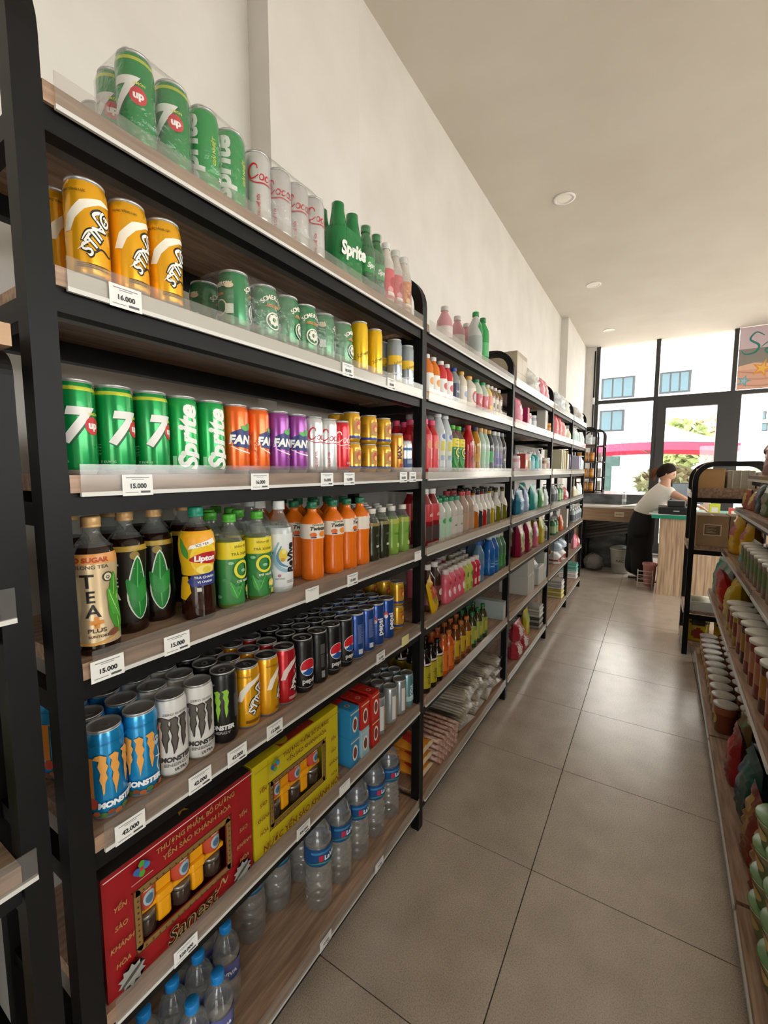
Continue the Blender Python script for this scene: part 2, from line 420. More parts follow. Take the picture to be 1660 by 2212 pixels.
po = thing('window_poster', 'beach poster with teal lettering and starfish behind the upper glass', 'poster', (1.02, RY1+0.0, 2.77), -PI/2)
MB().box(0.0, 0.012, 0, 1.0, 0, 0.95).build('sheet', paint('#d8ccd0'), po, (-0.012, 0, 0)); obj('print', pm, po, (0.0005, 0, 0))

# ================================================================== outside
GRD = noise_mat('outside_paving', '#b9b4ab', '#a8a298', ns=2, rough=0.8, coord='World')
MB().box(-60, 70, RY1+0.2, 90, -0.3, -0.1).build('floor_outside', GRD)['kind'] = 'structure'
MB().box(RX1+0.2, 60, -60, RY1+0.2, -0.3, -0.1).build('floor_yard', GRD)['kind'] = 'structure'
MB().box(-60, RX1+0.2, -60, RY0-0.2, -0.3, -0.1).build('floor_street', GRD)['kind'] = 'structure'
STUC = noise_mat('white_stucco', '#ece9e4', '#e2ded8', ns=1, rough=0.9)
BGL = mat('bluish_window_glass', '#465d66', 0.2, spec=0.3); BFR = mat('grey_window_bars', '#2a3034', 0.5)
def facade(name, label, Y, x0, x1, z1, wins, depth=6, doors=()):
    b = thing(name, label, 'building', ((x0+x1)/2, Y, -0.1))
    ox, oz = (x0+x1)/2, -0.1
    MB().box(x0-ox, x1-ox, 0, depth, 0, z1-oz).build('wall', STUC, b)
    MB().box(x0-ox-0.1, x1-ox+0.1, -0.15, depth, z1-oz, z1-oz+0.25).build('roof_edge', STUC, b)
    for (wx0, wx1, wz0, wz1, n) in wins:
        w = MB().box(wx0-ox-.06, wx1-ox+.06, -0.04, 0.02, wz0-oz-.06, wz1-oz+.06).build('window', BFR, b)
        for i in range(n):
            st = (wx1-wx0)/n
            MB().box(wx0-ox+i*st+.03, wx0-ox+(i+1)*st-.03, -0.06, -0.03, wz0-oz, wz1-oz).build('pane', BGL, w)
        MB().box(wx0-ox-.15, wx1-ox+.15, -0.28, 0.0, wz1-oz+.15, wz1-oz+.25).build('hood', STUC, b)
    return b
FY = 21.0
def fx(u, v): p = onY(u, v, FY); return p[0], p[2]
wins = []
for u0, u1, v0, v1, n in ((1302, 1370, 815, 860, 3), (1428, 1491, 803, 848, 3), (1298, 1347, 888, 930, 2)):
    a = fx((u0), v1); b_ = fx(u1, v0); wins.append((a[0], b_[0], a[1], b_[1], n))
b1 = facade('white_building', 'white stucco building with bluish barred windows seen through the left glazing', FY, -14, 3.2, 13.5, wins)
a = fx(1306, 1063); c_ = fx(1341, 985)
dr = MB().box(a[0]+5.4, c_[0]+5.4, -0.05, 0.02, 0.0, c_[1]+0.1).build('entrance', mat('green_grey_door', '#26403c', 0.5), b1)
for k in range(2): MB().box(a[0]+5.4+.25+k*.42, a[0]+5.4+.6+k*.42, -0.07, -0.03, 0.35, 1.75).build('pane', mat('pale_pane', '#dfe6e6', 0.3), dr)
fw = []
for u0, u1, v0, v1 in ((1614, 1624, 910, 926), (1644, 1658, 915, 930), (1600, 1620, 944, 950), (1600, 1612, 980, 992), (1640, 1655, 890, 905), (1700, 1715, 900, 920), (1630, 1640, 985, 1000)):
    q0 = onY(u0, v1, 46.0); q1 = onY(u1, v0, 46.0); fw.append((q0[0], q1[0], q0[2], q1[2], 1))
facade('white_building', 'distant white apartment block with small grey windows beyond the door glass', 46.0, 4.5, 40, 17, fw)
# parasol
UY = 13.2
pc = onY(1412, 975, UY); 
um = thing('parasol', 'square white-topped garden parasol with red underside outside the shop front', 'parasol', (pc[0], UY, -0.1))
def canopy(zoff, inset):
    h = 1.55-inset; zt = 2.86+zoff; ze = 2.16+zoff; mb = MB(); n = 12; vs = []
    ring = []
    for k in range(4):
        for j in range(n):
            t = j/n; c0 = [(-h, -h), (h, -h), (h, h), (-h, h)][k]; c1 = [(-h, -h), (h, -h), (h, h), (-h, h)][(k+1) % 4]
            ring.append((c0[0]+(c1[0]-c0[0])*t, c0[1]+(c1[1]-c0[1])*t, ze+0.07*math.sin(PI*t)))
    rows = 6
    for i in range(rows+1):
        s = i/rows
        for p in ring: vs.append((p[0]*s, p[1]*s, zt+(p[2]-zt)*s-0.06*math.sin(PI*s)))
    m = len(ring); fs = [(i*m+j, (i+1)*m+j, (i+1)*m+(j+1) % m, i*m+(j+1) % m) for i in range(rows) for j in range(m)]
    return mb.add(vs, fs, 0, True)
canopy(0.0, 0).build('canopy_top', mat('white_canvas', '#f1eeea', 0.8), um)
canopy(-0.02, 0.01).build('canopy_lining', mat('red_canvas', '#e0415e', 0.8), um)
vb = MB()
for (xa, ya, xb_, yb_) in ((-1.55, -1.55, 1.55, -1.55), (1.55, -1.55, 1.55, 1.55), (1.55, 1.55, -1.55, 1.55), (-1.55, 1.55, -1.55, -1.55)):
    vs = []
    for j in range(13): t = j/12; vs += [(xa+(xb_-xa)*t, ya+(yb_-ya)*t, 2.155+.07*math.sin(PI*t)), (xa+(xb_-xa)*t, ya+(yb_-ya)*t, 1.98+.07*math.sin(PI*t))]
    vb.add(vs, [(2*j, 2*j+1, 2*j+3, 2*j+2) for j in range(12)])
vb.build('valance', MATS['red_canvas'], um)
MB().tube([(0, 0, 0.0), (0, 0, 2.95)], 0.035).build('pole', mat('grey_pole', '#6c6c6c', 0.4, 0.4), um)
MB().lathe([(0.35, 0), (0.35, 0.08), (0.05, 0.14)], 20).build('base', mat('concrete', '#8d8a86', 0.8), um)
for k in range(4):
    a = PI/4+k*PI/2
    MB().tube([(0.03*math.cos(a), 0.03*math.sin(a), 2.0), (1.1*math.cos(a), 1.1*math.sin(a), 2.42)], 0.014, 6).build('rib', MATS['grey_pole'], um)
# trees
def leafmat(n, c): return mat(n, c, 0.6)
def tree(label, x, y, h, rx, rz_, n, c, seed):
    rnd = random.Random(seed); t = thing('tree', label, 'tree', (x, y, -0.1))
    tr = MB(); tr.tube([(0, 0, 0), (0.05, 0, h*.3), (-0.05, 0.05, h*.62), (0.0, 0, h*.85)], [0.18, 0.14, 0.1, 0.05], 8)
    for k in range(6):
        a = rnd.uniform(0, 6.28); tr.tube([(0, 0, h*(.45+.05*k)), (rx*.4*math.cos(a), rx*.4*math.sin(a), h*(.62+.04*k)), (rx*.75*math.cos(a), rx*.75*math.sin(a), h*(.75+.03*k))], [0.07, 0.045, 0.02], 6)
    tr.build('trunk', mat('bark', '#6d5d4f', 0.9), t)
    mb = MB()
    for k in range(n):
        u, v, w = rnd.gauss(0, 1), rnd.gauss(0, 1), rnd.gauss(0, 1); l = math.sqrt(u*u+v*v+w*w); q = rnd.uniform(.45, 1)**.5
        cx, cy, cz = rx*u/l*q, rx*v/l*q, h*.8+rz_*w/l*q
        a = Vector((rnd.uniform(-1, 1), rnd.uniform(-1, 1), rnd.uniform(-1, .4))).normalized(); b = a.cross(Vector((rnd.uniform(-1, 1), 1, rnd.uniform(-1, 1)))).normalized()
        s = rnd.uniform(.12, .26); c0 = Vector((cx, cy, cz))
        mb.add([c0-a*s, c0+b*s*.4, c0+a*s, c0-b*s*.4], [(0, 1, 2, 3)])
    o = mb.build('foliage', leafmat('leaf_'+c.strip('#'), c), t); o['kind'] = 'stuff'
q = onY(1470, 900, 17.0); tree('bright green leafy tree rising behind the parasol', q[0], 17.0, 3.0, .75, .8, 1100, '#8f9c62', 1)
q = onY(1530, 1000, 19.5); tree('tree with a pale trunk in front of the right-hand building', q[0], 19.5, 3.4, .7, .8, 500, '#b8a888', 2)
q = onY(1470, 1040, 15.0); tree('low olive-green tree under the parasol edge', q[0]-.25, 15.0, 1.5, .8, .5, 800, '#7f8862', 3)
q = onY(1545, 1040, 15.2); tree('small green shrub-like tree beside the pale trunk', q[0]+1.05, 15.4, 1.5, .75, .5, 700, '#84906a', 4)

# ================================================================== shelving
XF, XB = -0.7645, -1.118
POSTS = [0.3125, 1.536, 2.757, 3.98, 5.02, 6.02]; PW = 0.036
LOW = [2.017, 1.766, 1.458, 1.156, 0.854, 0.520, 0.100]; TOPS = [z+0.034 for z in LOW]
RAIL_STRIP = mat('pale_rail_strip', '#d9d7d2', 0.35)
def side_frame(parent, y, xf, xb, ztop, rad=0.11, z0=0.0, rails=LOW, hw=0.018, dz=0.045):
    f = xf-hw; b = xb+hw; pts = [(f, y, z0), (f, y, z0+(ztop-z0)*.5), (f, y, ztop-hw-rad)]
    for k in range(1, 9): a = PI/2*k/8; pts.append((f-rad+rad*math.cos(a), y, ztop-hw-rad+rad*math.sin(a)))
    for k in range(0, 9): a = PI/2*k/8; pts.append((b+rad-rad*math.sin(a), y, ztop-hw-rad+rad*math.cos(a)))
    pts += [(b, y, z0)]
    if xf < xb: pass
    MB().tube(pts, hw, square=True, up=(0, 1, 0)).build('side_frame', BLACK, parent)
    for z in rails: MB().box(b+hw, f-hw, y-0.012, y+0.012, z-dz, z-0.012).build('cross_rail', BLACK, parent)
bay_labels = ['black steel shelving bay of soda cans and bottled tea, nearest the open floor end', 'black steel shelving bay of bottled drinks beside the soda can bay',
              'black steel shelving bay with teal packs and white storage boxes', 'black steel shelving bay with tall pouches and folded cloth stacks', 'last black steel shelving bay before the wooden desk']
BAYS = []
guard_mb = {}
for i in range(5):
    y0, y1 = POSTS[i], POSTS[i+1]-PW
    b = thing('shelf_rack', bay_labels[i], 'shelf', (0, 0, 0)); BAYS.append((y0, y1))
    if i == 0: side_frame(b, y0-PW/2, XF, XB, 2.235)
    side_frame(b, POSTS[i+1]-PW/2, XF, XB, 2.235)
    for z in LOW:
        bd = MB().box(XB+0.004, XF, y0+0.001, y1-0.001, z+0.006, z+0.034).build('shelf_board', BOARD, b)
        MB().box(XF-0.034, XF-0.006, y0+0.001, y1-0.001, z-0.030, z+0.006).build('front_beam', BLACK, b)
        MB().box(XB+0.006, XB+0.034, y0+0.001, y1-0.001, z-0.034, z+0.006).build('back_beam', BLACK, b)
        MB().box(XF-0.06, XF-0.034, y0+0.001, y1-0.001, z-0.028, z-0.026).build('beam_lip', mat('grey_steel', '#77746f', 0.35, 0.6), b)
        g = MB().box(XF+0.0005, XF+0.006, y0+0.014, y1-0.004, z, z+0.007).build('price_rail', RAIL_STRIP, b)
        if z in LOW[1:2] or (i and z in LOW[:4]): MB().box(XF+0.0008, XF+0.0016, y0+0.016, y1-0.006, z+.008, z+0.033).build('paper_strip', paint('#dedcd8', .5), g)  # paper inserts; the soda bay's white one paints in its fascia's bright reflection
        MB().box(XF+0.004, XF+0.0055, y0+0.014, y1-0.004, z+0.007, z+0.051).build('clear_guard', GUARD, g)
# lower rack in the near corner (only its far end is in view)
nr = thing('shelf_rack', 'shorter black steel rack with a wooden top, standing before the soda can bay', 'shelf', (0, 0, 0))
side_frame(nr, 0.236, XF, XB, 1.668, 0.02, rails=(1.25, 0.85, 0.45, 0.1))
MB().box(XB, XF-0.0, -0.9, 0.255, 1.67, 1.70).build('top_board', noise_mat('pale_wood_top', '#c9a886', '#b8946f', (10, 1, 10), 5, 0.5, 0, 4), nr)
side_frame(nr, -0.88, XF, XB, 1.668, 0.02, rails=(1.25, 0.85, 0.45, 0.1))
for z in (1.284, 0.886, 0.48, 0.10):
    MB().box(XB+0.004, XF, -0.86, 0.216, z+0.006, z+0.034).build('shelf_board', BOARD, nr)
    MB().box(XF-0.034, XF-0.006, -0.86, 0.216, z-0.030, z+0.006).build('front_beam', BLACK, nr)
    g = MB().box(XF+0.0005, XF+0.006, -0.86, 0.234, z, z+0.007).build('price_rail', RAIL_STRIP, nr)
    MB().box(XF+0.004, XF+0.0055, -0.86, 0.234, z+0.007, z+0.051).build('clear_guard', GUARD, g)

# ================================================================== product builders
def rfun(prof):
    zs = [p[1] for p in prof]; rs = [p[0] for p in prof]
    return lambda z: float(np.interp(z, zs, rs))
LIDM = mat('lid_aluminium', '#8e8f90', 0.3, 0.85)  # recessed lid panel: shade inside the bright rim is put into the colour
def make_can(kind, label, color, items=(), r=0.0305, h=0.152, bands=(), neck=None, name='drink_can', seg=24, metal=True, rim=None, shoulder=None):
    base = foil(color) if metal else paint(color, 0.3)
    cols = [base, SILVER if neck is None else foil(neck)]
    if shoulder: cols.append(foil(shoulder))
    zs = [(r*.78, 0.0, 1), (r*.84, .001, 1), (r*.97, .008, 0), (r, .014, 0)]
    cuts = sorted({round(z, 5) for b in bands for z in b[:2] if .014 < z < h-.021})
    zs += [(r, z, 0) for z in cuts] + [(r, h-.018, 2 if shoulder else 0), (r*.965, h-.012, 0), (r*.905, h-.0055, 1), (r*.885, h-.004, 1)]
    mats = []
    for a, b in zip(zs, zs[1:]):
        mi = a[2]; zm = (a[1]+b[1])/2
        for b0, b1, c in bands:
            if b0 <= zm <= b1:
                cm = foil(c) if metal else paint(c, .3)
                if cm not in cols: cols.append(cm)
                mi = cols.index(cm)
        mats.append(mi)
    prof = [(a[0], a[1]) for a in zs]
    body = MB().lathe(prof, seg, mats=mats).mesh('can_body', cols)
    lid = MB().lathe([(r*.885, h-.004), (r*.91, h-.002), (r*.905, h), (r*.865, h), (r*.84, h-.0055), (r*.79, h-.0062), (r*.74, h-.0050), (r*.3, h-.0046), (0.0, h-.0046)], seg, mats=[0, 0, 0, 0, 1, 1, 1, 1]).mesh('lid', [SILVER, LIDM])
    tb = MB(); n = 12; ro = r*.34
    tb.add([(ro*1.25*math.cos(2*PI*k/n)+r*.12, ro*.72*math.sin(2*PI*k/n), h-.0018) for k in range(n)]+[(ro*.6*math.cos(2*PI*k/n)+r*.2, ro*.34*math.sin(2*PI*k/n), h-.0014) for k in range(n)],
           [(k, (k+1) % n, n+(k+1) % n, n+k) for k in range(n)])
    tb.add([(-r*.2, -r*.12, h-.0042), (r*.02, -r*.12, h-.0016), (r*.02, r*.12, h-.0016), (-r*.2, r*.12, h-.0042)], [(0, 1, 2, 3)])
    parts = [('body', body), ('lid', lid), ('pull_tab', tb.mesh('pull_tab', SILVER), 1)]
    if items: parts.append(('print', gfx('print', list(items), rfun(prof), coarse=True)))
    proto(kind, name, label, 'can', parts, r, h)
PET = film_mat('clear_pet', '#eef1ee', 0.2, 0.06, 0.93)
WATER = film_mat('water_in_pet', '#f2f5f4', 0.24, 0.05, 0.87, power=1.8)
def liquid(c, rough=0.12): return mat('liquid_'+c.strip('#'), c, rough, coat=0.3)
def make_bottle(kind, label, prof, liq, cap, sleeve=None, items=(), neckz=None, name='drink_bottle', cat='bottle', seg=24, sq=0.0, capr=None, ribs=0):
    """prof (r,z) up to the neck; cap = (colour, z0, z1); sleeve = [(z0, z1, colour or material)...]"""
    rf = rfun(prof); pp = prof
    if ribs:                                                  # fine horizontal grooves moulded in the bottle
        z0, z1 = prof[2][1], neckz or prof[-3][1]; pp = [p for p in prof if p[1] <= z0]
        n = ribs*6
        for k in range(1, n):
            z = z0+(z1-z0)*k/n; pp.append((rf(z)*(1-.08*max(0, math.cos(2*PI*k/6))**3), z))
        pp += [p for p in prof if p[1] >= z1]
    lm = liq if not isinstance(liq, str) else liquid(liq)
    mats = [1 if (neckz and (a[1]+b[1])/2 > neckz) else 0 for a, b in zip(pp, pp[1:])]
    parts = [('body', MB().lathe(pp, seg, mats=mats, sq=sq).mesh('bottle_body', [lm, PET]))]
    cc, z0, z1 = cap; cr = capr or prof[-1][0]*1.18
    cp = MB().lathe([(cr, z0), (cr*1.02, z0+.001), (cr*1.02, z0+.003), (cr*.97, z0+.004), (cr, z0+.005), (cr, z1-.002), (cr*.93, z1), (0, z1)], 20).mesh('cap', paint(cc, .35) if isinstance(cc, str) else cc)
    parts.append(('cap', cp))
    if sleeve:
        cols = []; ms = []; sp = []
        for (a, b, c) in sleeve:
            m = c if not isinstance(c, str) else paint(c, .3)
            if m not in cols: cols.append(m)
            zz = [a]+[p[1] for p in prof if a < p[1] < b]+[b]
            for i, z in enumerate(zz):
                if sp and abs(sp[-1][1]-z) < 1e-6: continue
                sp.append((rf(z)+.0006, z)); 
                if len(sp) > 1: ms.append(cols.index(m))
        me = MB(); me.lathe(sp, seg, mats=ms, sq=sq)
        me.f = me.f[:-2]; me.m = me.m[:-2]; me.sm = me.sm[:-2]
        parts.append(('label_sleeve', me.mesh('label_sleeve', cols)))
    if items: parts.append(('print', gfx('print', list(items), rf, eps0=0.0011, coarse=False), len(parts)-1 if sleeve else None))
    proto(kind, name, label, cat, parts, max(p[0] for p in prof), z1)

# ---- marks
def coca(x, z, s, c, w=0.10):
    S = []
    def st(pts, ww=w, cl=False): S.append(Rb([(x+px*s, z+pz*s) for px, pz in pts], ww*s, c, cl))
    def C(o): st([(o+.72, .72), (o+.66, .95), (o+.42, 1.02), (o+.16, .75), (o+.08, .35), (o+.24, .02), (o+.52, .08), (o+.78, .32)], w*1.6)
    def loop(o): st([(o, .18), (o+.14, .40), (o+.34, .34), (o+.30, .08), (o+.12, .0), (o, .14)], w, False)
    C(0); loop(.85); st([(1.62, .34), (1.46, .40), (1.32, .2), (1.40, .0), (1.62, .1)]); loop(1.72); st([(2.08, .42), (2.03, .1), (2.16, 0), (2.28, .12)])
    st([(2.35, .2), (2.6, .22)]); C(2.6); loop(3.45); st([(3.86, .1), (4.05, .7), (3.98, .95), (3.90, .6), (3.92, .05), (4.1, .08)]); loop(4.14); st([(4.5, .42), (4.45, .1), (4.58, 0), (4.75, .14)])
    st([(.1, -.05), (.6, -.28), (1.3, -.2), (2.2, -.34)], w*.8)
    return S
def claw(x, z, s, c, edge=None):
    """three torn claw marks, s = height"""
    L = [[(0, .98), (.10, 1.0), (.22, .93), (.20, .78), (.24, .70), (.19, .55), (.22, .42), (.17, .30), (.15, .05), (.12, 0), (.10, .25), (.06, .40), (.09, .55), (.04, .72), (.07, .86), (-.06, .90)],
         [(.26, .93), (.38, .98), (.46, .90), (.43, .74), (.47, .62), (.42, .48), (.45, .36), (.39, .10), (.36, -.06), (.34, .16), (.30, .34), (.33, .5), (.28, .66), (.31, .82)],
         [(.50, .96), (.66, 1.0), (.72, .9), (.68, .74), (.71, .6), (.66, .42), (.68, .3), (.62, .06), (.59, .22), (.57, .42), (.58, .6), (.53, .76), (.56, .88)]]
    out = []
    for l in L:
        if edge: out.append(P([(x+(px-.36+(.03 if px > sum(a for a, _ in l)/len(l) else -.03))*s, z+(pz+(.02 if pz > .5 else -.03))*s) for px, pz in l], edge))
        out.append(P([(x+(px-.36)*s, z+pz*s) for px, pz in l], c))
    return out
def globe(x, z, r):
    def arc(a0, a1): return [(x+r*.94*math.cos(a0+(a1-a0)*k/12), z+r*.94*math.sin(a0+(a1-a0)*k/12)) for k in range(13)]
    top = arc(-.12, PI+.28); w1 = [(x-r*.45, z+r*.05), (x, z+r*.30), (x+r*.5, z+r*.18)]
    bot = arc(PI+.62, 2*PI-.55); w2 = [(x+r*.3, z-r*.22), (x-r*.1, z-r*.16), (x-r*.5, z-r*.42)]
    return [E(x, z, r, r, '#f4f4f4', 24), P(top+w1, '#d3222f'), P(bot+w2, '#1f58a8')]
def tribal(x, z, s, hi='#f3f1ea', dk='#1d1a18'):
    a = math.radians(62)
    I = [Rb([(x-.42*s, z-.30*s), (x-.18*s, z-.36*s), (x+.05*s, z-.20*s), (x+.30*s, z-.30*s), (x+.42*s, z-.12*s)], .05*s, dk),
         Rb([(x-.40*s, z-.10*s), (x-.26*s, z+.16*s), (x-.04*s, z+.26*s), (x+.10*s, z+.42*s)], .10*s, dk),
         Rb([(x+.02*s, z+.40*s), (x-.12*s, z+.58*s), (x+.06*s, z+.70*s), (x+.22*s, z+.58*s), (x+.12*s, z+.40*s)], .15*s, dk),
         Rb([(x+.02*s, z+.40*s), (x-.11*s, z+.57*s), (x+.06*s, z+.68*s), (x+.20*s, z+.58*s), (x+.12*s, z+.42*s)], .085*s, hi),
         T('STING', x+.07*s, z+.04*s, .42*s, dk, .3, .075, a), T('STING', x+.06*s, z+.05*s, .42*s, hi, .3, .02, a),
         Rb([(x-.38*s, z-.08*s), (x-.25*s, z+.15*s), (x-.04*s, z+.24*s), (x+.06*s, z+.36*s)], .05*s, hi),
         P([(x-.50*s, z-.34*s), (x-.30*s, z-.10*s), (x-.18*s, z-.06*s), (x-.34*s, z-.22*s)], hi), P([(x+.30*s, z+.34*s), (x+.44*s, z+.10*s), (x+.40*s, z+.44*s)], dk)]
    return I
def leaf(x, z, l, w, rot, c, vein=None):
    pts = [(0, 0), (.25, .5), (.55, .5), (1, 0), (.55, -.5), (.25, -.5)]; cr, sr = math.cos(rot), math.sin(rot)
    f = lambda a, b: (x+a*l*cr-b*w*sr, z+a*l*sr+b*w*cr)
    o = [P([f(*p) for p in spline(pts, 4, True)], c)]
    if vein: o.append(Rb([f(.05, 0), f(.5, .02), f(.95, 0)], w*.08, vein))
    return o
def arctext(t, x, z, r, size, c, a0, a1, bold=0.01):
    return [T(ch, x+r*math.sin(a0+(a1-a0)*i/(len(t)-1)), z+r*math.cos(a0+(a1-a0)*i/(len(t)-1)), size, c, 0, bold, -(a0+(a1-a0)*i/(len(t)-1))) for i, ch in enumerate(t)]
def tiny(x0, x1, z, n, c='#8a8a88', h=.0012, gap=.0026): return [Q(x0, x1-(k % 2)*(x1-x0)*.3, z-k*gap, z-k*gap+h, c) for k in range(n)]

# ---- cans
make_can('lime7', 'green lemon-lime soda can with a white seven', '#0a8f45', [
    T('7', -.010, .052, .077, '#0b5a30', .25, .05), T('7', -.012, .054, .075, '#e8e6e2', .25, .04),
    E(.020, .079, .0135, .0145, '#c62b33'), T('up', .020, .075, .0165, '#f4f1ec', 0, .05), T('LIMÓN', .022, .096, .006, '#d9d84a', 0, .03), 
    T('ÍT ĐƯỜNG', -.03, .02, .005, '#b9d8bd'), *tiny(-.055, -.04, .05, 8, '#7fbf90')], shoulder='#c6cf3e')
make_can('sprite', 'green soda can with tall white upright lettering', '#14a04c', [
    T('Sprite', .006, .070, .052, '#e9ebe6', .2, .045, PI/2), E(-.022, .040, .005, .005, '#d8e4d8'), Q(-.042, -.034, .015, .035, '#8fcf9f'), T('GIẢI NHIỆT', .042, .075, .010, '#c9d23a', 0, .04, PI/2), star(.055, .03, .008, '#e6ece4'), star(.06, .10, .006, '#e6ece4')])
for k, (c, dk) in dict(fanta_orange=('#e8651c', '#b8420f'), fanta_grape=('#8f3f93', '#6b2a70')).items():
    make_can(k, ('orange' if 'or' in k else 'purple')+' fruit soda can with slanted white lettering on a navy splash', c, [
        P([(-.030, .060), (.032, .052), (.036, .088), (.018, .100), (-.014, .098), (-.034, .090)], '#23306e'),
        Rb([(-.034, .060), (-.01, .050), (.02, .046), (.038, .056)], .003, '#f2f0ea'), E(.010, .104, .011, .008, '#3f9f46', 16, .3), E(-.004, .100, .009, .005, '#57b452', 14, -.4),
        T('FANTA', .002, .066, .026, '#f4f4f2', .18, .05), T('TÁI CHẾ TÔI', -.036, .045, .011, dk, 0, .03, PI/2)])
make_can('cola_silver', 'silver cola can with red script lettering', '#cfcfce', [*coca(-.046, .090, .030, '#c02634'), T('TÁI CHẾ TÔI', -.020, .035, .008, '#c02634', 0, .02, PI/2)])
make_can('cola_red', 'red cola can with white script lettering', '#cf202c', [*coca(-.046, .088, .030, '#f3efec'), T('VỊ NGUYÊN BẢN', 0, .070, .006, '#f0d8d8', 0, .02), *tiny(-.01, .02, .03, 3, '#e9b8b8')])
swoosh = lambda c: P([(-.040, .070), (-.032, .095), (-.012, .116), (.018, .126), (.040, .122), (.014, .116), (-.006, .104), (-.020, .088), (-.028, .070)], c)
make_can('energy_gold', 'gold energy drink can with black and white tribal lettering', '#efae1a', [swoosh('#f5efe0'), *tribal(.012, .062, .062), T('NƯỚC TĂNG LỰC', -.022, .128, .0045, '#3a2c10', 0, .02), *tiny(-.02, .03, .022, 3, '#3a2c10')])
make_can('energy_red', 'red energy drink can with white tribal lettering', '#c4202c', [swoosh('#e9d8d2'), *tribal(.012, .062, .060), *tiny(-.02, .03, .022, 3, '#e8c8c8')])
MH = 0.165
def skulls(): return [E(.030, .100, .008, .009, '#c8d4dc', 10), E(.027, .102, .002, .0025, '#25506b', 8), E(.033, .102, .002, .0025, '#25506b', 8), Rb([(.030, .09), (.034, .07), (.028, .05), (.034, .035)], .003, '#dfe6ea'), Rb([(.024, .07), (.040, .064)], .003, '#dfe6ea'), E(.040, .118, .006, .006, '#d0503c', 10), E(-.040, .035, .009, .011, '#c9472e', 10), Q(-.052, -.036, .045, .118, '#dc8a2e'), Q(.046, .056, .02, .13, '#dc9a44'), *[E(-.045+.011*k, .013+.003*(k % 2), .006, .005, ('#8a4a2a', '#b5653a', '#5a7a3a')[k % 3], 8) for k in range(9)]]
make_can('monster_blue', 'bright blue energy drink can with orange claw marks', '#1f93d2', [*skulls(), *claw(-.004, .050, .074, '#eba750'), T('MONSTER', .0, .027, .0135, '#eef2f4', .1, .07), Q(-.06, .06, .140, .1412, '#166fa2')], h=MH, rim='#8b8d90')
make_can('monster_white', 'white energy drink can with dark claw marks', '#d9d8d5', [*claw(-.004, .056, .072, '#5a5450', '#2c2a28'), T('MONSTER', 0, .036, .0135, '#3a3836', .1, .05), T('ENERGY', 0, .026, .009, '#8b8986', 0, .03, 0, 1.5), T('ULTRA', .006, .016, .008, '#45423f', 0, .03), T('ZERO SUGAR', 0, .132, .006, '#8b8986', 0, .02, 0, 1.3)], h=MH, rim='#8b8d90', metal=False)
make_can('monster_black', 'black energy drink can with green claw marks', '#171717', [*claw(-.004, .058, .070, '#8fc63f'), T('MONSTER', 0, .036, .0135, '#dedede', .1, .06), T('ENERGY', 0, .026, .008, '#9b9b9b', 0, .03, 0, 1.5), T('MONSTER ENERGY', -.03, .138, .005, '#cfcfcf', 0, .03), *tiny(.032, .05, .11, 20, '#6b6b6b')], h=MH, neck='#2a2a2a', rim='#8b8d90', metal=False)
make_can('pepsi_black', 'black cola can with a red, white and blue globe', '#19191b', [*globe(.004, .074, .0245), T('pepsi', .004, .030, .019, '#d8d8d8', 0, .03), Rb([(-.03, .022), (0, .017), (.03, .022)], .0015, '#9a9a9a')], neck='#2a2a2c', metal=False)
make_can('pepsi_black_back', 'black cola can turned to its barcode side', '#19191b', [T('pepsi', .016, .06, .020, '#cfcfcf', 0, .03, PI/2), Q(-.020, -.006, .09, .118, '#55565a'), *tiny(-.019, -.007, .085, 14, '#6d6d70'), Q(-.018, -.008, .02, .04, '#8b8b8d')], neck='#2a2a2c', metal=False)
make_can('pepsi_blue', 'deep blue cola can with upright white lettering', '#274f9e', [T('pepsi', .014, .070, .030, '#eef0f4', 0, .03, PI/2), *[E(-.016, .095, .008, .012, '#d34848', 12)], E(-.016, .090, .007, .007, '#f0f0f0', 12)])
make_can('pepsi_blue_back', 'deep blue cola can showing fine print', '#274f9e', [*tiny(-.020, -.002, .115, 24, '#7d95c8'), Q(-.018, -.004, .02, .036, '#c8d0e0'), Rb([(.018, .02), (.024, .08), (.018, .13)], .004, '#5f82c4')])
make_can('cider', 'green cider can with a white tree emblem', '#458c60', [
    *[e for dx in (-.085, .085) for e in (T('SOMERSBY', dx, .088, .012, '#eee9da', 0, .04), E(dx, .045, .017, .017, '#e9e6d8', 20), E(dx, .045, .0145, .0145, '#2a6d45', 20), T('CIDER', dx, .070, .007, '#d98c4a', 0, .04))],
    *arctext('SOMERSBY', 0, .060, .030, .0135, '#eee9da', -.85, .85, .03), T('APPLE CIDER', 0, .074, .006, '#d98c4a', 0, .04), Q(-.020, .020, .072, .0732, '#d98c4a'),
    E(0, .042, .0195, .0195, '#e9e6d8', 24), E(0, .042, .0165, .0165, '#2a6d45', 24), *[E(.009*math.cos(k*PI/4), .044+.009*math.sin(k*PI/4), .0045, .0045, '#e9e6d8', 8) for k in range(8)], Rb([(0, .028), (.001, .036), (0, .048)], .003, '#e9e6d8'),
    E(-.062, .088, .009, .006, '#d9c9a8', 14), Q(-.070, -.054, .03, .05, '#cfd6c8')], r=.033, h=.122)
for k, c in dict(tonic_yellow='#f0c21c', tonic_silver='#9aa3ab').items():
    it = [T('Schweppes', .002, .052, .017, '#3a3322', .35, .0, .45)]
    if 'silver' in k: it = [Q(-.05, .05, .062, .092, '#eac12c')]+[T('Schweppes', .0, .070, .014, '#3a3322', .35, .0, .4)]+[Q(-.05, .05, .03, .034, '#e9ecee')]
    make_can(k, ('yellow' if 'yel' in k else 'silver and yellow')+' slim tonic can with slanted dark script', c, it, r=.0265, h=.148)
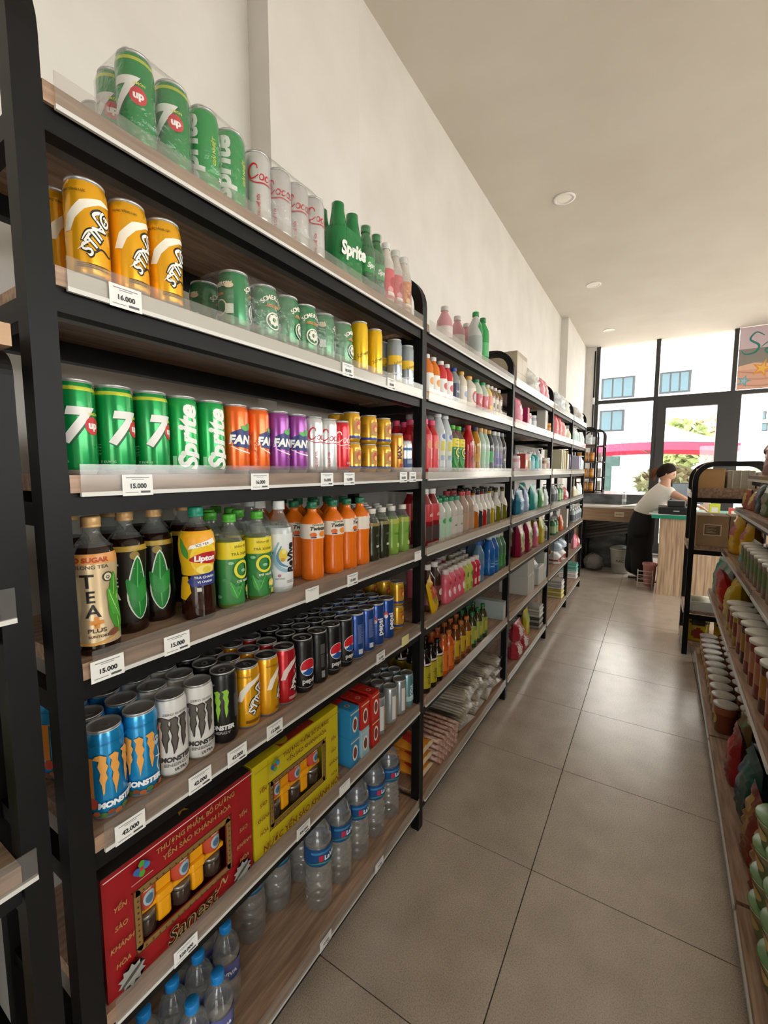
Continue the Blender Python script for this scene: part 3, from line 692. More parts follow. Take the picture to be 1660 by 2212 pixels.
make_can('nest_gold', 'squat gold energy can with a red and blue picture', '#d9a62a', [Q(-.022, .022, .026, .066, '#b8862a'), E(0, .050, .013, .014, '#c44a2c', 14), E(0, .046, .007, .008, '#e8c25a', 10), T('YẾN SÀO', 0, .066, .007, '#7a2a1a', 0, .05), Q(-.06, .06, .012, .018, '#2c3f8f'), *tiny(-.05, -.032, .06, 10, '#7a5a1a')], r=.028, h=.092, bands=((.0145, .020, '#2c3f8f'),), neck='#d9a62a', rim='#cdb06a')
make_can('coffee_gold', 'amber canned coffee with dark upright lettering', '#cf8f2a', [T('MAX', -.006, .070, .022, '#3a1d12', 0, .06, PI/2), T('COFFEE', .014, .062, .014, '#3a1d12', 0, .05, PI/2), Q(-.014, .012, .018, .030, '#8f2a1c')], r=.0285, h=.138)
make_can('blue_white_small', 'small blue and white drink can', '#dfe5ea', [Q(-.05, .05, .016, .050, '#2f4f86'), Q(-.05, .05, .080, .090, '#3f78b0'), *tiny(-.02, .02, .045, 6, '#c7d0dc')], r=.0265, h=.116)
make_can('red_small', 'small dark red drink can with pale upright lettering', '#a8282c', [T('RUNG', .0, .05, .02, '#e6cfc4', 0, .03, PI/2), Q(-.012, .012, .012, .02, '#e6cfc4')], r=.0265, h=.112)
make_can('plain_silver', 'slim silver can with amber band', '#9ea3a5', [Q(-.012, .026, .018, .10, '#a8895a'), Q(-.03, -.014, .02, .11, '#d5d7d6')], r=.0275, h=.140)
make_can('pale_teal', 'slim pale teal can', '#6fa0a8', [Q(-.03, .03, .03, .05, '#a8c8cc'), T('SODA', 0, .07, .02, '#d8e6e6', 0, .03, PI/2)], r=.0275, h=.140)

# ---- bottles
TEAP = [(.030, 0), (.0335, .004), (.034, .014), (.034, .05), (.0315, .075), (.0305, .095), (.0325, .125), (.034, .150), (.0335, .165), (.028, .182), (.0155, .198), (.0125, .206), (.0125, .222)]
CAPG = mat('gold_cap', '#c9a06a', .35, .2)
teaL = [T('NO SUGAR', -.004, .1585, .011, '#b3471f', 0, .05), T('OOLONG TEA', -.004, .1475, .0085, '#5a4a3a', 0, .02),
        T('T', -.006, .116, .032, '#1f1b16', 0, .02), T('E', -.003, .0905, .028, '#1f1b16', 0, .02), T('A', .0, .066, .030, '#1f1b16', 0, .02), T('+', .004, .0455, .032, '#d58a3a', 0, .06),
        T('PLUS', .004, .040, .0095, '#4a3a2a', 0, .02, 0, 1.2), T('SUNTORY', .006, .031, .006, '#4a3a2a', 0, .02), Rb([(-.025, .024), (.0, .020), (.03, .028)], .004, '#d9a04a'),
        E(.022, .132, .0075, .0085, '#3a352c', 16), E(.022, .132, .0055, .0065, '#d8cbb0', 16), T('Q', .022, .129, .007, '#3a352c', 0, .03),
        *leaf(.036, .030, .11, .022, 1.62, '#3f8f2c', '#a8d66a'), *leaf(.028, .065, .045, .014, 1.2, '#63b53a', '#bfe48a'), *leaf(.041, .055, .06, .016, 1.9, '#4aa334', '#bfe48a'), E(.026, .036, .0085, .0055, '#7a4a35', 12, .4)]
make_bottle('tea_gold', 'bottled oolong tea with a pale gold label', TEAP, '#1d0d07', (CAPG, .214, .232), [(.018, .155, foil('#d8c19a', .35)), (.155, .172, '#dc9a55')], teaL, .182)
teaB = [T('T', -.030, .116, .028, '#e2dfd8', 0, .02), T('E', -.030, .092, .025, '#e2dfd8', 0, .02), T('A', -.030, .068, .027, '#e2dfd8', 0, .02), E(.004, .150, .008, .008, '#8f7a3a', 14),
        *leaf(.008, .026, .124, .034, PI/2, '#d9e2d4'), *leaf(.008, .028, .118, .029, PI/2, '#1f7a34', '#56b85a'), *leaf(.008, .06, .05, .02, 1.2, '#2f9440'), *leaf(.008, .06, .05, .018, 1.95, '#278a3a'),
        *leaf(-.064, .026, .124, .032, PI/2, '#d9e2d4'), *leaf(-.064, .028, .118, .028, PI/2, '#1f7a34', '#56b85a'), Q(.045, .058, .085, .10, '#8d8f8c'), Q(.045, .056, .05, .075, '#c9c9c4'), *[Q(.0455, .0555, .052+.003*k, .0535+.003*k, '#2a2a2a') for k in range(7)], Rb([(-.03, .16), (0, .165), (.03, .16)], .004, '#b99a3a')]
make_bottle('tea_black', 'bottled oolong tea with a black label and a green leaf', TEAP, '#1d0d07', (CAPG, .214, .232), [(.022, .158, '#16150f'), (.158, .168, '#b99a3a')], teaB, .182)
LIPP = [(.030, 0), (.0335, .004), (.034, .014), (.033, .06), (.030, .085), (.031, .11), (.035, .140), (.0355, .160), (.033, .178), (.024, .194), (.0150, .204), (.0125, .210), (.0125, .222)]
lipL = [P([(-.060, .088), (-.030, .094), (-.022, .060), (-.034, .044), (-.058, .046)], '#e9b416'), P([(-.034, .180), (-.02, .186), (.02, .184), (.03, .178), (.03, .15), (-.03, .15)], '#f2a81e'),
        *leaf(-.026, .13, .045, .012, 1.9, '#4f9a3a'), E(.004, .130, .026, .034, '#f3d33a', 24), E(.004, .128, .021, .028, '#f0c21c', 24), P([(-.024, .150), (-.02, .158), (.022, .170), (.026, .160)], '#f4f2ea'), T('ICE TEA', .0, .157, .0065, '#3a3a2a', .1, .02, .22),
        P(spline([(-.024, .128), (0, .142), (.03, .140), (.036, .132), (.03, .118), (0, .120)], 4, True), '#b3202c'), T('Lipton', .005, .125, .0155, '#f6f3ee', .05, .05), E(.006, .107, .018, .010, '#f4e07a', 16), E(.008, .106, .009, .007, '#e0c640', 12),
        P([(-.030, .082), (-.020, .096), (.030, .100), (.036, .088), (.026, .074), (-.020, .072)], '#26327c'), T('TRÀ CHANH', .004, .088, .0072, '#f2f2f4', 0, .04), T('VỊ CHANH', .004, .079, .006, '#f2f2f4', 0, .03), Q(-.012, -.004, .062, .070, '#c9c9c4')]
make_bottle('tea_yellow', 'bottled lemon tea with yellow label and dark blue band', LIPP, '#2a120a', ('#178a6c', .214, .234), [(.095, .186, '#eab81c')], lipL, .188)
GTP = [(.029, 0), (.032, .004), (.0325, .014), (.0325, .150), (.031, .160), (.022, .180), (.0140, .193), (.0125, .2), (.0125, .212)]
gtL = [P([(-.07, .118), (.07, .122), (.07, .158), (-.07, .158)], '#e6d22a'), T('không độ', .0, .145, .008, '#7a6a1a', .1, .03), T('TRÀ XANH', .0, .127, .009, '#6d6420', 0, .04),
       Rb([(.002+.017*math.cos(k*PI/4), .092+.019*math.sin(k*PI/4)) for k in range(8)], .010, '#1f6d33', True), Rb([(.002+.017*math.cos(k*PI/4), .092+.019*math.sin(k*PI/4)) for k in range(8)], .0062, '#e4dc3a', True), E(.028, .112, .0035, .0035, '#2f7a3a', 10), E(.028, .112, .002, .002, '#cfe0a8', 8),
       T('trà xanh', .004, .062, .010, '#dfe8cf', .1, .03), *leaf(-.012, .024, .042, .014, 1.2, '#2f8a3a', '#8fd07a'), *leaf(-.012, .024, .045, .014, 1.9, '#3fa045', '#8fd07a'), E(.020, .040, .010, .011, '#d8cf4a', 14), E(.020, .040, .0065, .0075, '#eee48a', 12), E(.024, .020, .008, .007, '#bfc94a', 12),
       *[E(-.05+.013*k, .03+.02*((k*7) % 5), .006, .004, ('#8fc79a', '#4f9a5c')[k % 2], 8) for k in range(9)]]
make_bottle('tea_green', 'bottled green tea with yellow band and octagon mark', GTP, '#6b7a32', ('#4fae35', .203, .222), [(.010, .118, '#3f8a4a'), (.118, .158, '#e6d22a')], gtL, .165, sq=.5)
RVP = [(.029, 0), (.032, .004), (.033, .014), (.033, .145), (.030, .165), (.020, .186), (.0135, .198), (.0125, .204), (.0125, .22)]
rvL = [Rb([(-.022, .130), (-.034, .10), (-.026, .07), (-.004, .056), (.014, .062)], .010, '#8fb6c9'), Rb([(-.016, .12), (-.026, .095), (-.018, .075), (.0, .066)], .007, '#4f8aa8'), E(-.012, .098, .011, .016, '#e0c640', 14), E(-.010, .106, .006, .007, '#eadf8a', 10), E(-.013, .085, .006, .005, '#c99a2a', 10),
       T('ReVive', .018, .088, .027, '#16181c', .1, .05, PI/2), T('ISOTONIC', -.02, .035, .005, '#6a7a8a', 0, .02), E(-.022, .045, .004, .004, '#b86a8a', 10), *tiny(-.004, .02, .03, 3, '#8a8a8a')]
make_bottle('isotonic', 'bottled isotonic drink with white label and bold black upright lettering', RVP, mat('cloudy_liquid', '#c9cfd0', .1), ('#e9eae8', .210, .232), [(.016, .150, '#dfe3e4')], rvL, .165)
OJP = [(.029, 0), (.032, .004), (.0325, .02), (.031, .05), (.0305, .08), (.032, .118), (.0335, .125), (.0335, .168), (.030, .178), (.020, .192), (.0135, .200), (.0125, .206), (.0125, .222)]
ojL = [T('Twister', .0, .150, .015, '#3a3a30', .25, .05), T('TROPICANA', 0, .163, .006, '#2f6d3a', 0, .04), E(.012, .138, .011, .009, '#e88a2a', 14), E(-.014, .137, .009, .007, '#d9661c', 12), Q(-.020, -.006, .127, .131, '#2a3460')]
make_bottle('orange_juice', 'bottled orange juice drink with a dark green cap', OJP, '#e5731a', ('#1f6d4a', .212, .232), [(.125, .168, '#e9dfd2')], ojL, None)
SMP = [(.025, 0), (.0275, .004), (.028, .03), (.0255, .06), (.0265, .09), (.0285, .12), (.027, .142), (.017, .160), (.0125, .168), (.0125, .18)]
make_bottle('herbal_dark', 'small dark herbal drink bottle with white cap', SMP, '#2e3222', ('#dcd9cf', .172, .190), [(.128, .140, '#8a7c44')], [Q(-.008, .006, .05, .058, '#b9bdb0'), T('sâm', .0, .09, .014, '#59614a', 0, .02)], .150)
make_bottle('herbal_green', 'small pale green drink bottle with white cap', SMP, '#7fa545', ('#dcd9cf', .172, .190), [(.122, .140, '#a8ae4a')], [T('chanh', .0, .08, .014, '#4f8a2f', 0, .03), Q(-.006, .008, .03, .045, '#b9d08a')], .150)
WTP = [(.038, 0), (.043, .006), (.044, .02), (.044, .10), (.041, .125), (.041, .140), (.044, .16), (.044, .22), (.040, .24), (.030, .262), (.0165, .280), (.014, .286), (.014, .300)]
BLUEL = mat('blue_water_label', '#1f4f86', .3)
wtL = [Q(-.05, .05, .196, .203, '#3f86b8'), Q(-.026, -.012, .172, .192, '#c4304a'), T('LaVie', .014, .174, .021, '#f0f3f6', 0, .05), Rb([(-.06, .163), (-.02, .168), (.02, .160), (.06, .167)], .006, '#3f8a7a')]
make_bottle('water_large', 'large ribbed clear water bottle with a blue label', WTP, WATER, ('#1f77c0', .290, .312), [(.155, .212, BLUEL)], wtL, .27, name='water_bottle', ribs=9)
WSP = [(.029, 0), (.0325, .005), (.033, .015), (.033, .08), (.031, .095), (.033, .11), (.033, .145), (.027, .17), (.015, .188), (.0125, .194), (.0125, .206)]
make_bottle('water_small', 'small clear water bottle with a bright blue cap', WSP, WATER, ('#1c84cf', .196, .216), [(.085, .130, mat('purple_blue_label', '#5a5f9a', .3))], [T('VIVA', 0, .10, .016, '#eef0f6', 0, .05), Q(-.05, .05, .088, .093, '#1f4f86')], .16, name='water_bottle', ribs=5)

def squash(kind, sz, sxy=1.0):
    for _, me, *_r in PROTO[kind]['parts']: me.transform(Matrix.Diagonal((sxy, sxy, sz, 1)))
    PROTO[kind]['h'] *= sz; PROTO[kind]['r'] *= sxy
squash('orange_juice', .95); squash('tea_green', .95); squash('herbal_dark', .94); squash('herbal_green', .94)
# ---- placing goods on the long shelves
PLACED = {}
def fit(key, x, y, hx, hy, y1):
    """slide along the shelf until clear of what already stands there"""
    L = PLACED.setdefault(key, [])
    for _ in range(40):
        c = [b for b in L if abs(b[0]-x) < b[2]+hx and abs(b[1]-y) < b[3]+hy]
        if not c: break
        y = max(b[1]+b[3]+hy+.0008 for b in c)
    if y+hy > y1+.001: return None
    L.append((x, y, hx, hy)); return y
ORDN = ['first', 'second', 'third', 'fourth', 'fifth', 'sixth', 'seventh', 'eighth', 'ninth', 'tenth', 'eleventh', 'twelfth', 'thirteenth', 'fourteenth', 'fifteenth', 'sixteenth', 'seventeenth', 'eighteenth', 'nineteenth', 'twentieth']
def ordlab(label, i, n, k, rows):
    """tells look-alikes in one row apart: counted from the window end of the shop, and by row from the front"""
    a = (', %s from window end' % ORDN[i]) if n > 1 else ''; b = (', %s' % (['front row', 'second row', 'third row', 'fourth row', 'fifth row'][k])) if rows > 1 else ''
    for t in (label+a+b, label+(a or b), label):
        if len(t.replace('-', ' ').split()) <= 16: return t
    return label
def row(kind, us, sh, bay=0, rows=1, off=0.0, rz=0.0, label=None, group=None, zoff=0.0, jit=0.0, back=None, zfrac=.5, first=0, gap=.0015, ordn=True):
    """goods standing on shelf sh (0 = top); us = where the front ones appear in the photograph; rows go straight back"""
    pr = PROTO[kind]; r = pr['r']; z = TOPS[sh]+zoff
    x = XF-0.006-r-off; y0, y1 = BAYS[bay]
    last = None
    for i, u in enumerate(us):
        y = yat(u, x+r*.4, z+pr['h']*zfrac)
        if last is not None: y = max(y, last+2*r+gap)
        y = min(max(y, y0+r+.003), y1-r-.003)
        last = y
        for k in range(first, rows):
            xx = x-k*(2*r+.0025)
            if xx-r < XB+.036: break
            yy = fit((bay, sh, round(zoff, 3)), xx, y, r, r, y1)
            if yy is None: continue
            if k == first: last = y = yy
            place(kind, (xx, yy, z), (rz[i] if isinstance(rz, (list, tuple)) else rz)+(random.uniform(-.9, .9) if (k or jit) else 0), ordlab(label, len(us)-1-i, len(us), k, rows) if ordn else label, None, group)
    return last

# ================================================================== bay of soda cans and tea
G = 'green lemon-lime cans on the eye-level shelf'
# top shelf: wrapped packs
row('cola_silver', [222, 250], 0, 0, 1, .17, label='silver cola can standing alone at the back of the top shelf', group='silver cans at the back of the top shelf')
row('lime7', [303, 382], 0, 0, 2, 0.004, rz=-1.05, label='film-wrapped green lemon-lime can, top shelf', group='film-wrapped lemon-lime cans on the top shelf')
row('sprite', [449, 507], 0, 0, 2, 0.004, rz=[-1.25, -.95], label='film-wrapped green can with tall lettering, top shelf', group='film-wrapped green soda cans on the top shelf')
row('cola_silver', [564, 610, 648, 683], 0, 0, 2, 0.004, rz=[.1, -.3, -.2, .1], label='silver cola can, film-wrapped on the top shelf', group='film-wrapped silver cola cans on the top shelf')
# second shelf
row('energy_gold', [197, 287, 364], 1, 0, 1, rz=[-.3, .1, -.05], label='gold tribal-lettered energy can, second shelf', group='gold energy cans on the second shelf')
row('energy_gold', [130, 300], 1, 0, 1, .068, rz=[.5, 1.6], label='gold energy can behind the others, second shelf', group='rear gold energy cans on the second shelf')
row('cider', [452, 476], 1, 0, 1, .10, rz=.6, label='green cider can at the back, beside the gold energy cans', group='rear cider cans')
row('cider', [515, 578, 626, 666, 706, 745], 1, 0, 2, 0, rz=[.9, .0, .5, -.1, 1.0, .3], label='green cider can with white tree emblem, film-wrapped', group='film-wrapped cider cans')
row('tonic_yellow', [783, 815], 1, 0, 2, label='yellow slim tonic can', group='yellow tonic cans')
row('tonic_silver', [858, 884, 903], 1, 0, 2, label='silver and yellow slim tonic can', group='silver and yellow tonic cans')
# eye-level shelf
row('lime7', [168, 252, 335], 2, 0, 2, .012, rz=[-.15, .12, .08], label='green lemon-lime can with white seven, eye-level shelf', group=G)
row('sprite', [401, 462], 2, 0, 2, .012, rz=[.2, .25], label='green can with tall white lettering, eye-level shelf', group='green soda cans with upright lettering')
row('fanta_orange', [516, 561], 2, 0, 2, .012, rz=[.15, .6], label='orange fruit soda can with navy splash', group='orange fruit soda cans')
row('fanta_grape', [607, 647], 2, 0, 2, .012, rz=[.2, -.1], label='purple fruit soda can with navy splash', group='purple fruit soda cans')
row('cola_silver', [682, 709], 2, 0, 2, .012, rz=[.3, .1], label='silver cola can with red script, eye-level shelf', group='silver cola cans on the eye-level shelf')
row('cola_red', [734], 2, 0, 2, .012, rz=.1, label='red cola can with white script on the eye-level shelf', group='red cola cans on the eye-level shelf')
for zo, lb in ((0, 'lower'), (.0925, 'upper')):
    row('nest_gold', [766, 803, 834], 2, 0, 2, .012, zoff=zo, label='squat gold can, %s of a pair, eye-level shelf' % lb, group='stacked squat gold cans, %s layer, eye-level shelf' % lb)
row('coffee_gold', [861], 2, 0, 1, .01, label='amber canned coffee with dark upright lettering')
row('blue_white_small', [881], 2, 0, 1, .01, label='small blue and white can beside the amber canned coffee')
row('red_small', [900], 2, 0, 1, .01, label='small dark red can with pale upright lettering beside the steel post')
# tea shelf
row('tea_gold', [213], 3, 0, 1, 0.004, rz=-.55, label='bottled oolong tea with a pale gold label')
TB = dict(group='black-label tea bottles')
row('tea_black', [283], 3, 0, 1, .055, rz=-.2, label='black-label tea bottle with green leaf, beside the gold-label one', **TB)
row('tea_black', [335], 3, 0, 1, .075, rz=-.55, label='black-label tea bottle with green leaf, second from the gold-label one', **TB)
row('tea_black', [345, 402], 3, 0, 1, .15, rz=[2.6, 2.2], label='black-label tea bottle turned to its barcode side', **TB)
row('tea_black', [246, 292, 330], 3, 0, 1, .222, rz=[.4, .2, 1.0], label='black-label tea bottle in the rearmost row', **TB)
row('tea_black', [165, 215], 3, 0, 1, .150, rz=[.4, .2], label='black-label tea bottle behind the gold-label one', **TB)
row('tea_yellow', [436], 3, 0, 1, .004, rz=-.3, label='bottled lemon tea with yellow label and teal cap')
row('tea_green', [506, 565], 3, 0, 4, .012, rz=[.1, -.3], label='bottled green tea with a bright green cap', group='green tea bottles')
row('isotonic', [612], 3, 0, 4, .010, rz=-.15, label='bottled isotonic drink with white label and cap', group='isotonic drink bottles')
row('orange_juice', [683, 727, 757, 785], 3, 0, 4, .020, rz=[-.3, -.3, .4, .9], label='bottled orange juice drink with dark green cap', group='orange juice bottles')
row('herbal_dark', [809, 831], 3, 0, 4, .02, label='small dark herbal drink bottle with white cap', group='dark herbal bottles')
row('herbal_green', [852, 875, 897], 3, 0, 4, .02, label='small pale green drink bottle with white cap', group='pale green drink bottles')
# energy can shelf
def cans5(kind, us, n, lab, grp, rz=0, back=None):
    row(kind, us, 4, 0, 1, .010, rz=rz, label=lab, group=grp)
    row(back or kind, us, 4, 0, n, .010, label=lab, group=grp, first=1)
cans5('monster_blue', [237, 307], 4, 'bright blue energy can with orange claw marks', 'blue energy cans', [.1, -.45])
cans5('monster_white', [372, 434], 5, 'white energy can with dark claw marks', 'white energy cans', [-.25, -.3])
cans5('monster_black', [491], 5, 'black energy can with green claw marks', 'black energy cans', [-.95])
cans5('energy_gold', [541, 583], 5, 'gold tribal-lettered can, energy shelf', 'gold energy cans on the energy shelf', [-.15, .6])
cans5('energy_red', [618], 5, 'red energy can with tribal lettering', 'red energy cans', [.25])
row('pepsi_black', [661], 4, 0, 5, .010, rz=-.35, label='black cola can with globe mark, beside the red energy can', group='black cola cans')
row('pepsi_black_back', [693], 4, 0, 5, .010, rz=.1, label='black cola can turned to its barcode side', group='black cola cans turned round')
row('pepsi_black', [722, 748], 4, 0, 5, .010, rz=[-.3, -.2], label='black cola can with a red, white and blue globe', group='black cola cans')
row('pepsi_blue_back', [774, 797], 4, 0, 5, .010, label='deep blue cola can showing fine print', group='blue cola cans turned round')
row('pepsi_blue', [818, 840], 4, 0, 5, .010, rz=[-.55, -.45], label='deep blue cola can with upright white lettering', group='blue cola cans with lettering')
for zo, lb in ((0, 'lower'), (.0925, 'upper')):
    row('nest_gold', [863, 884], 4, 0, 4, .03, zoff=zo, label='squat gold can, %s of a pair, energy shelf' % lb, group='stacked squat gold cans, %s layer, energy shelf' % lb)
# silver cans beside the gift boxes
row('plain_silver', [822, 848, 868], 5, 0, 5, .01, rz=.4, label='slim silver can beside the small red and blue cartons', group='slim silver cans')
row('pale_teal', [885, 899], 5, 0, 4, .01, label='slim pale teal can at the end of the gift box shelf', group='slim pale teal cans')
# bottom shelf water
row('water_large', [697, 741, 780, 816, 848], 6, 0, 1, .030, rz=[-.2, -.1, -.2, -.1, -.2], label='large water bottle at the front of the bottom shelf', group='front large water bottles')
row('water_large', [548, 606, 660, 705, 750], 6, 0, 1, .140, rz=.5, label='large water bottle further back on the bottom shelf', group='rear large water bottles')

zc = TOPS[6]; SWN = {}
for u, v, xx in ((470, 2065, -.80), (415, 2120, -.80), (330, 2175, -.80), (487, 1985, -.875), (428, 2030, -.875), (372, 2080, -.875), (310, 2150, -.875), (440, 1960, -.95), (380, 2010, -.95)):
    y = yat(u, xx, zc+.206); 
    nrow = {-.80: 'front', -.875: 'second', -.95: 'third'}[xx]; SWN[nrow] = SWN.get(nrow, 0)+1
    place('water_small', (xx, y, zc), random.uniform(-.5, .5), 'small blue-capped water bottle, %s row, %s from window end' % (nrow, ORDN[SWN[nrow]-1]), None, 'small water bottles')

# ---- gift boxes with a window of jars
def gift_box(kind, label, c, ink, dark, topc):
    w, h, dp = .327, .240, .085
    wx0, wx1, wz0, wz1 = .066, .254, .058, .158
    fr = MB()
    for a in ((0, w, 0, wz0), (0, w, wz1, h), (0, wx0, wz0, wz1), (wx1, w, wz0, wz1)): fr.box(-.0012, 0, *a)
    shell = MB().box(-dp, -dp+.0012, 0, w, 0, h).box(-dp, -.0012, 0, .0012, 0, h).box(-dp, -.0012, w-.0012, w, 0, h).box(-dp, -.0012, 0, w, 0, .0012)
    lid = MB().box(-dp, -.0002, 0, w, h, h+.0014)
    items = []
    def rrect(x0, x1, z0, z1, wd, col): items.append(Rb([(x0+.006, z0), ((x0+x1)/2, z0), (x1-.006, z0), (x1, z0+.006), (x1, (z0+z1)/2), (x1, z1-.006), (x1-.006, z1), ((x0+x1)/2, z1), (x0+.006, z1), (x0, z1-.006), (x0, (z0+z1)/2), (x0, z0+.006)], wd, col, True))
    rrect(wx0-.007, wx1+.007, wz0-.007, wz1+.007, .0135, '#8a6a3a'); rrect(wx0-.001, wx1+.001, wz0-.001, wz1+.001, .0018, '#4a3418'); rrect(wx0-.014, wx1+.014, wz0-.014, wz1+.014, .0018, '#4a3418')
    for k in range(8):
        items.append(E(wx0-.0075, wz0+.008+k*.012, .002, .002, '#4a3418', 6)); items.append(E(wx1+.0075, wz0+.008+k*.012, .002, .002, '#4a3418', 6))
    for k in range(15): items.append(E(wx0+.004+k*.0128, wz1+.0075, .002, .002, '#4a3418', 6)); items.append(E(wx0+.004+k*.0128, wz0-.0075, .002, .002, '#4a3418', 6))
    items += [T('THƯỢNG PHẨM, BỔ DƯỠNG', .186, h-.024, .0145, ink, 0, .04, 0, .95), T('YẾN SÀO KHÁNH HÒA', .186, h-.046, .0150, ink, 0, .05)]
    for x, zz in ((.026, .168), (w-.030, .152)):
        for k, t in enumerate(('YẾN', 'SÀO', 'KHÁNH', 'HÒA')): items.append(T(t, x, zz-.036*k, .0130, ink, .15, .04, 0, .9))
    lx, lz = .066, h-.026
    items += [P([(lx-.014, lz-.004), (lx-.004, lz-.014), (lx-.003, lz+.003)], '#3a64a8'), P([(lx+.014, lz+.004), (lx+.004, lz+.014), (lx+.003, lz-.003)], '#3a64a8'), E(lx-.009, lz, .007, .006, '#3a64a8', 8), E(lx+.009, lz, .007, .006, '#3f7fb8', 8), E(lx, lz+.009, .006, .007, '#4f9a3a', 8), E(lx, lz-.009, .006, .007, '#4f9a3a', 8), Q(lx-.0035, lx+.0035, lz-.0035, lz+.0035, '#c8322c'), Q(lx-.020, lx+.020, lz-.0205, lz-.0190, '#b8a89a')]
    if kind == 'red':
        items += [Q(0, w, h-.0018, h, '#e4d4d0'), T('Sanest', .163, .010, .044, '#a08a5c', .2, .035), T('Sanest', .162, .0105, .044, '#241611', .2, .0), Rb([(.226, .03), (.236, .046), (.242, .032), (.25, .044)], .004, '#a08a5c')]
        for x, z in ((.038, .026), (.289, .022)):
            items += [P([(x+(.026 if k % 2 else .018)*math.cos(k*PI/10), z+(.022 if k % 2 else .015)*math.sin(k*PI/10)) for k in range(20)], '#9a9a94'), Rb([(x-.020, z-.010), (x, z), (x+.020, z+.010)], .008, '#4a4a46')]
    else:
        items += [T('NƯỚC YẾN SÀO KHÁNH HÒA', .175, .012, .0225, ink, .1, .05), Q(0, w, h-.012, h-.0105, dark), Q(0, w, h-.009, h-.0085, dark), Q(.040, .0412, 0, h, dark)]
    parts = [('front_panel', fr.mesh('front_panel', paint(c, .3))), ('shell', shell.mesh('shell', paint(c, .3))), ('top_panel', lid.mesh('top_panel', paint(topc, .35))), ('print', gfx('print', items, None, .0006), 0)]
    TM = mat('yellow_plastic_tray', '#eda317', .22)
    jc = [wx0+.015, wx0+.089, wx0+.163]; zb = wz0+.045
    tr = MB().box(-.058, -.054, wx0-.004, wx1+.004, wz0-.004, wz1+.004)
    tr.rbox(-.054, -.012, wx0-.003, wx1+.003, zb-.003, zb+.009, .003)
    for y in (wx0+.052, wx0+.126):
        tr.rbox(-.054, -.016, y-.016, y+.016, zb+.008, wz1+.003, .003); tr.rbox(-.054, -.008, y-.019, y+.017, zb-.006, zb+.016, .006); tr.rbox(-.054, -.010, y-.017, y+.013, wz0-.003, zb-.002, .007)
    parts.append(('tray', tr.mesh('tray', TM)))
    jm = MB().lathe([(.018, .0), (.0205, .003), (.0205, .044), (.018, .050)], 20).mesh('jar', mat('jar_red_label', '#bd4a34', .3))
    jdm = MB().lathe([(.018, 0), (.0205, .003), (.0205, .030), (.018, .034)], 20).mesh('jar_dark', mat('jar_dark_glass', '#3a2c24', .15))
    lidm = MB().lathe([(.0195, .034), (.0195, .0405), (.018, .0415), (0, .0415)], 20).mesh('lid', mat('jar_lid', '#8d8a82', .3, .7))
    lg = gfx('jar_print', [E(.002, .022, .012, .015, '#9fb4be', 14), E(.002, .021, .008, .009, '#4f6f86', 12), T('SANEST', 0, .040, .005, '#f0e0c0', 0, .03)], lambda z: .0207, coarse=True)
    def mk(loc):
        o = thing('gift_box', label, 'gift box', loc)
        ms = []
        for p in parts: ms.append(obj(p[0], p[1], o if len(p) == 2 else ms[p[2]]))
        for y in jc:
            j = obj('jar', jm, o, (-.0235, y, zb+.0095)); obj('print', lg, j)
            j = obj('jar', jdm, o, (-.0235, y+.001, wz0-.002)); obj('lid', lidm, j)
        return o, ms[2]
    return mk, h
mkr, h_ = gift_box('red', 'dark red gift box of bird-nest jars with a window and gold print', '#97191f', '#a5804a', '#5a0f14', '#2f2a26')
o, tp = mkr((-.776, .322, TOPS[5]+.0005))
obj('print', gfx('print', [star(0, 0, .018, '#d0a02a', 0)], None), tp, (-.030, .168, h_+.0015)).rotation_euler = (0, -PI/2, 0)
mky, _ = gift_box('yellow', 'yellow gift box of bird-nest jars with a window and maroon print', '#c9b81c', '#7a3a1c', '#8a7f14', '#c2b01a')
o, tp = mky((-.776, .655, TOPS[5]+.0005))
q = MB().box(-.075, -.004, .095, .225, h_+.0015, h_+.0022).build('red_panel', paint('#9a2a22'), tp)
obj('star_print', gfx('star_print', [star(.03, 0, .018, '#d9a83a', 0)], None), q, (-.035, .16, h_+.0023)).rotation_euler = (0, -PI/2, 0)
obj('oval_print', gfx('oval_print', [E(-.045, 0, .022, .03, '#b3a51c', 18)], None), q, (-.035, .16, h_+.0023)).rotation_euler = (0, -PI/2, 0)

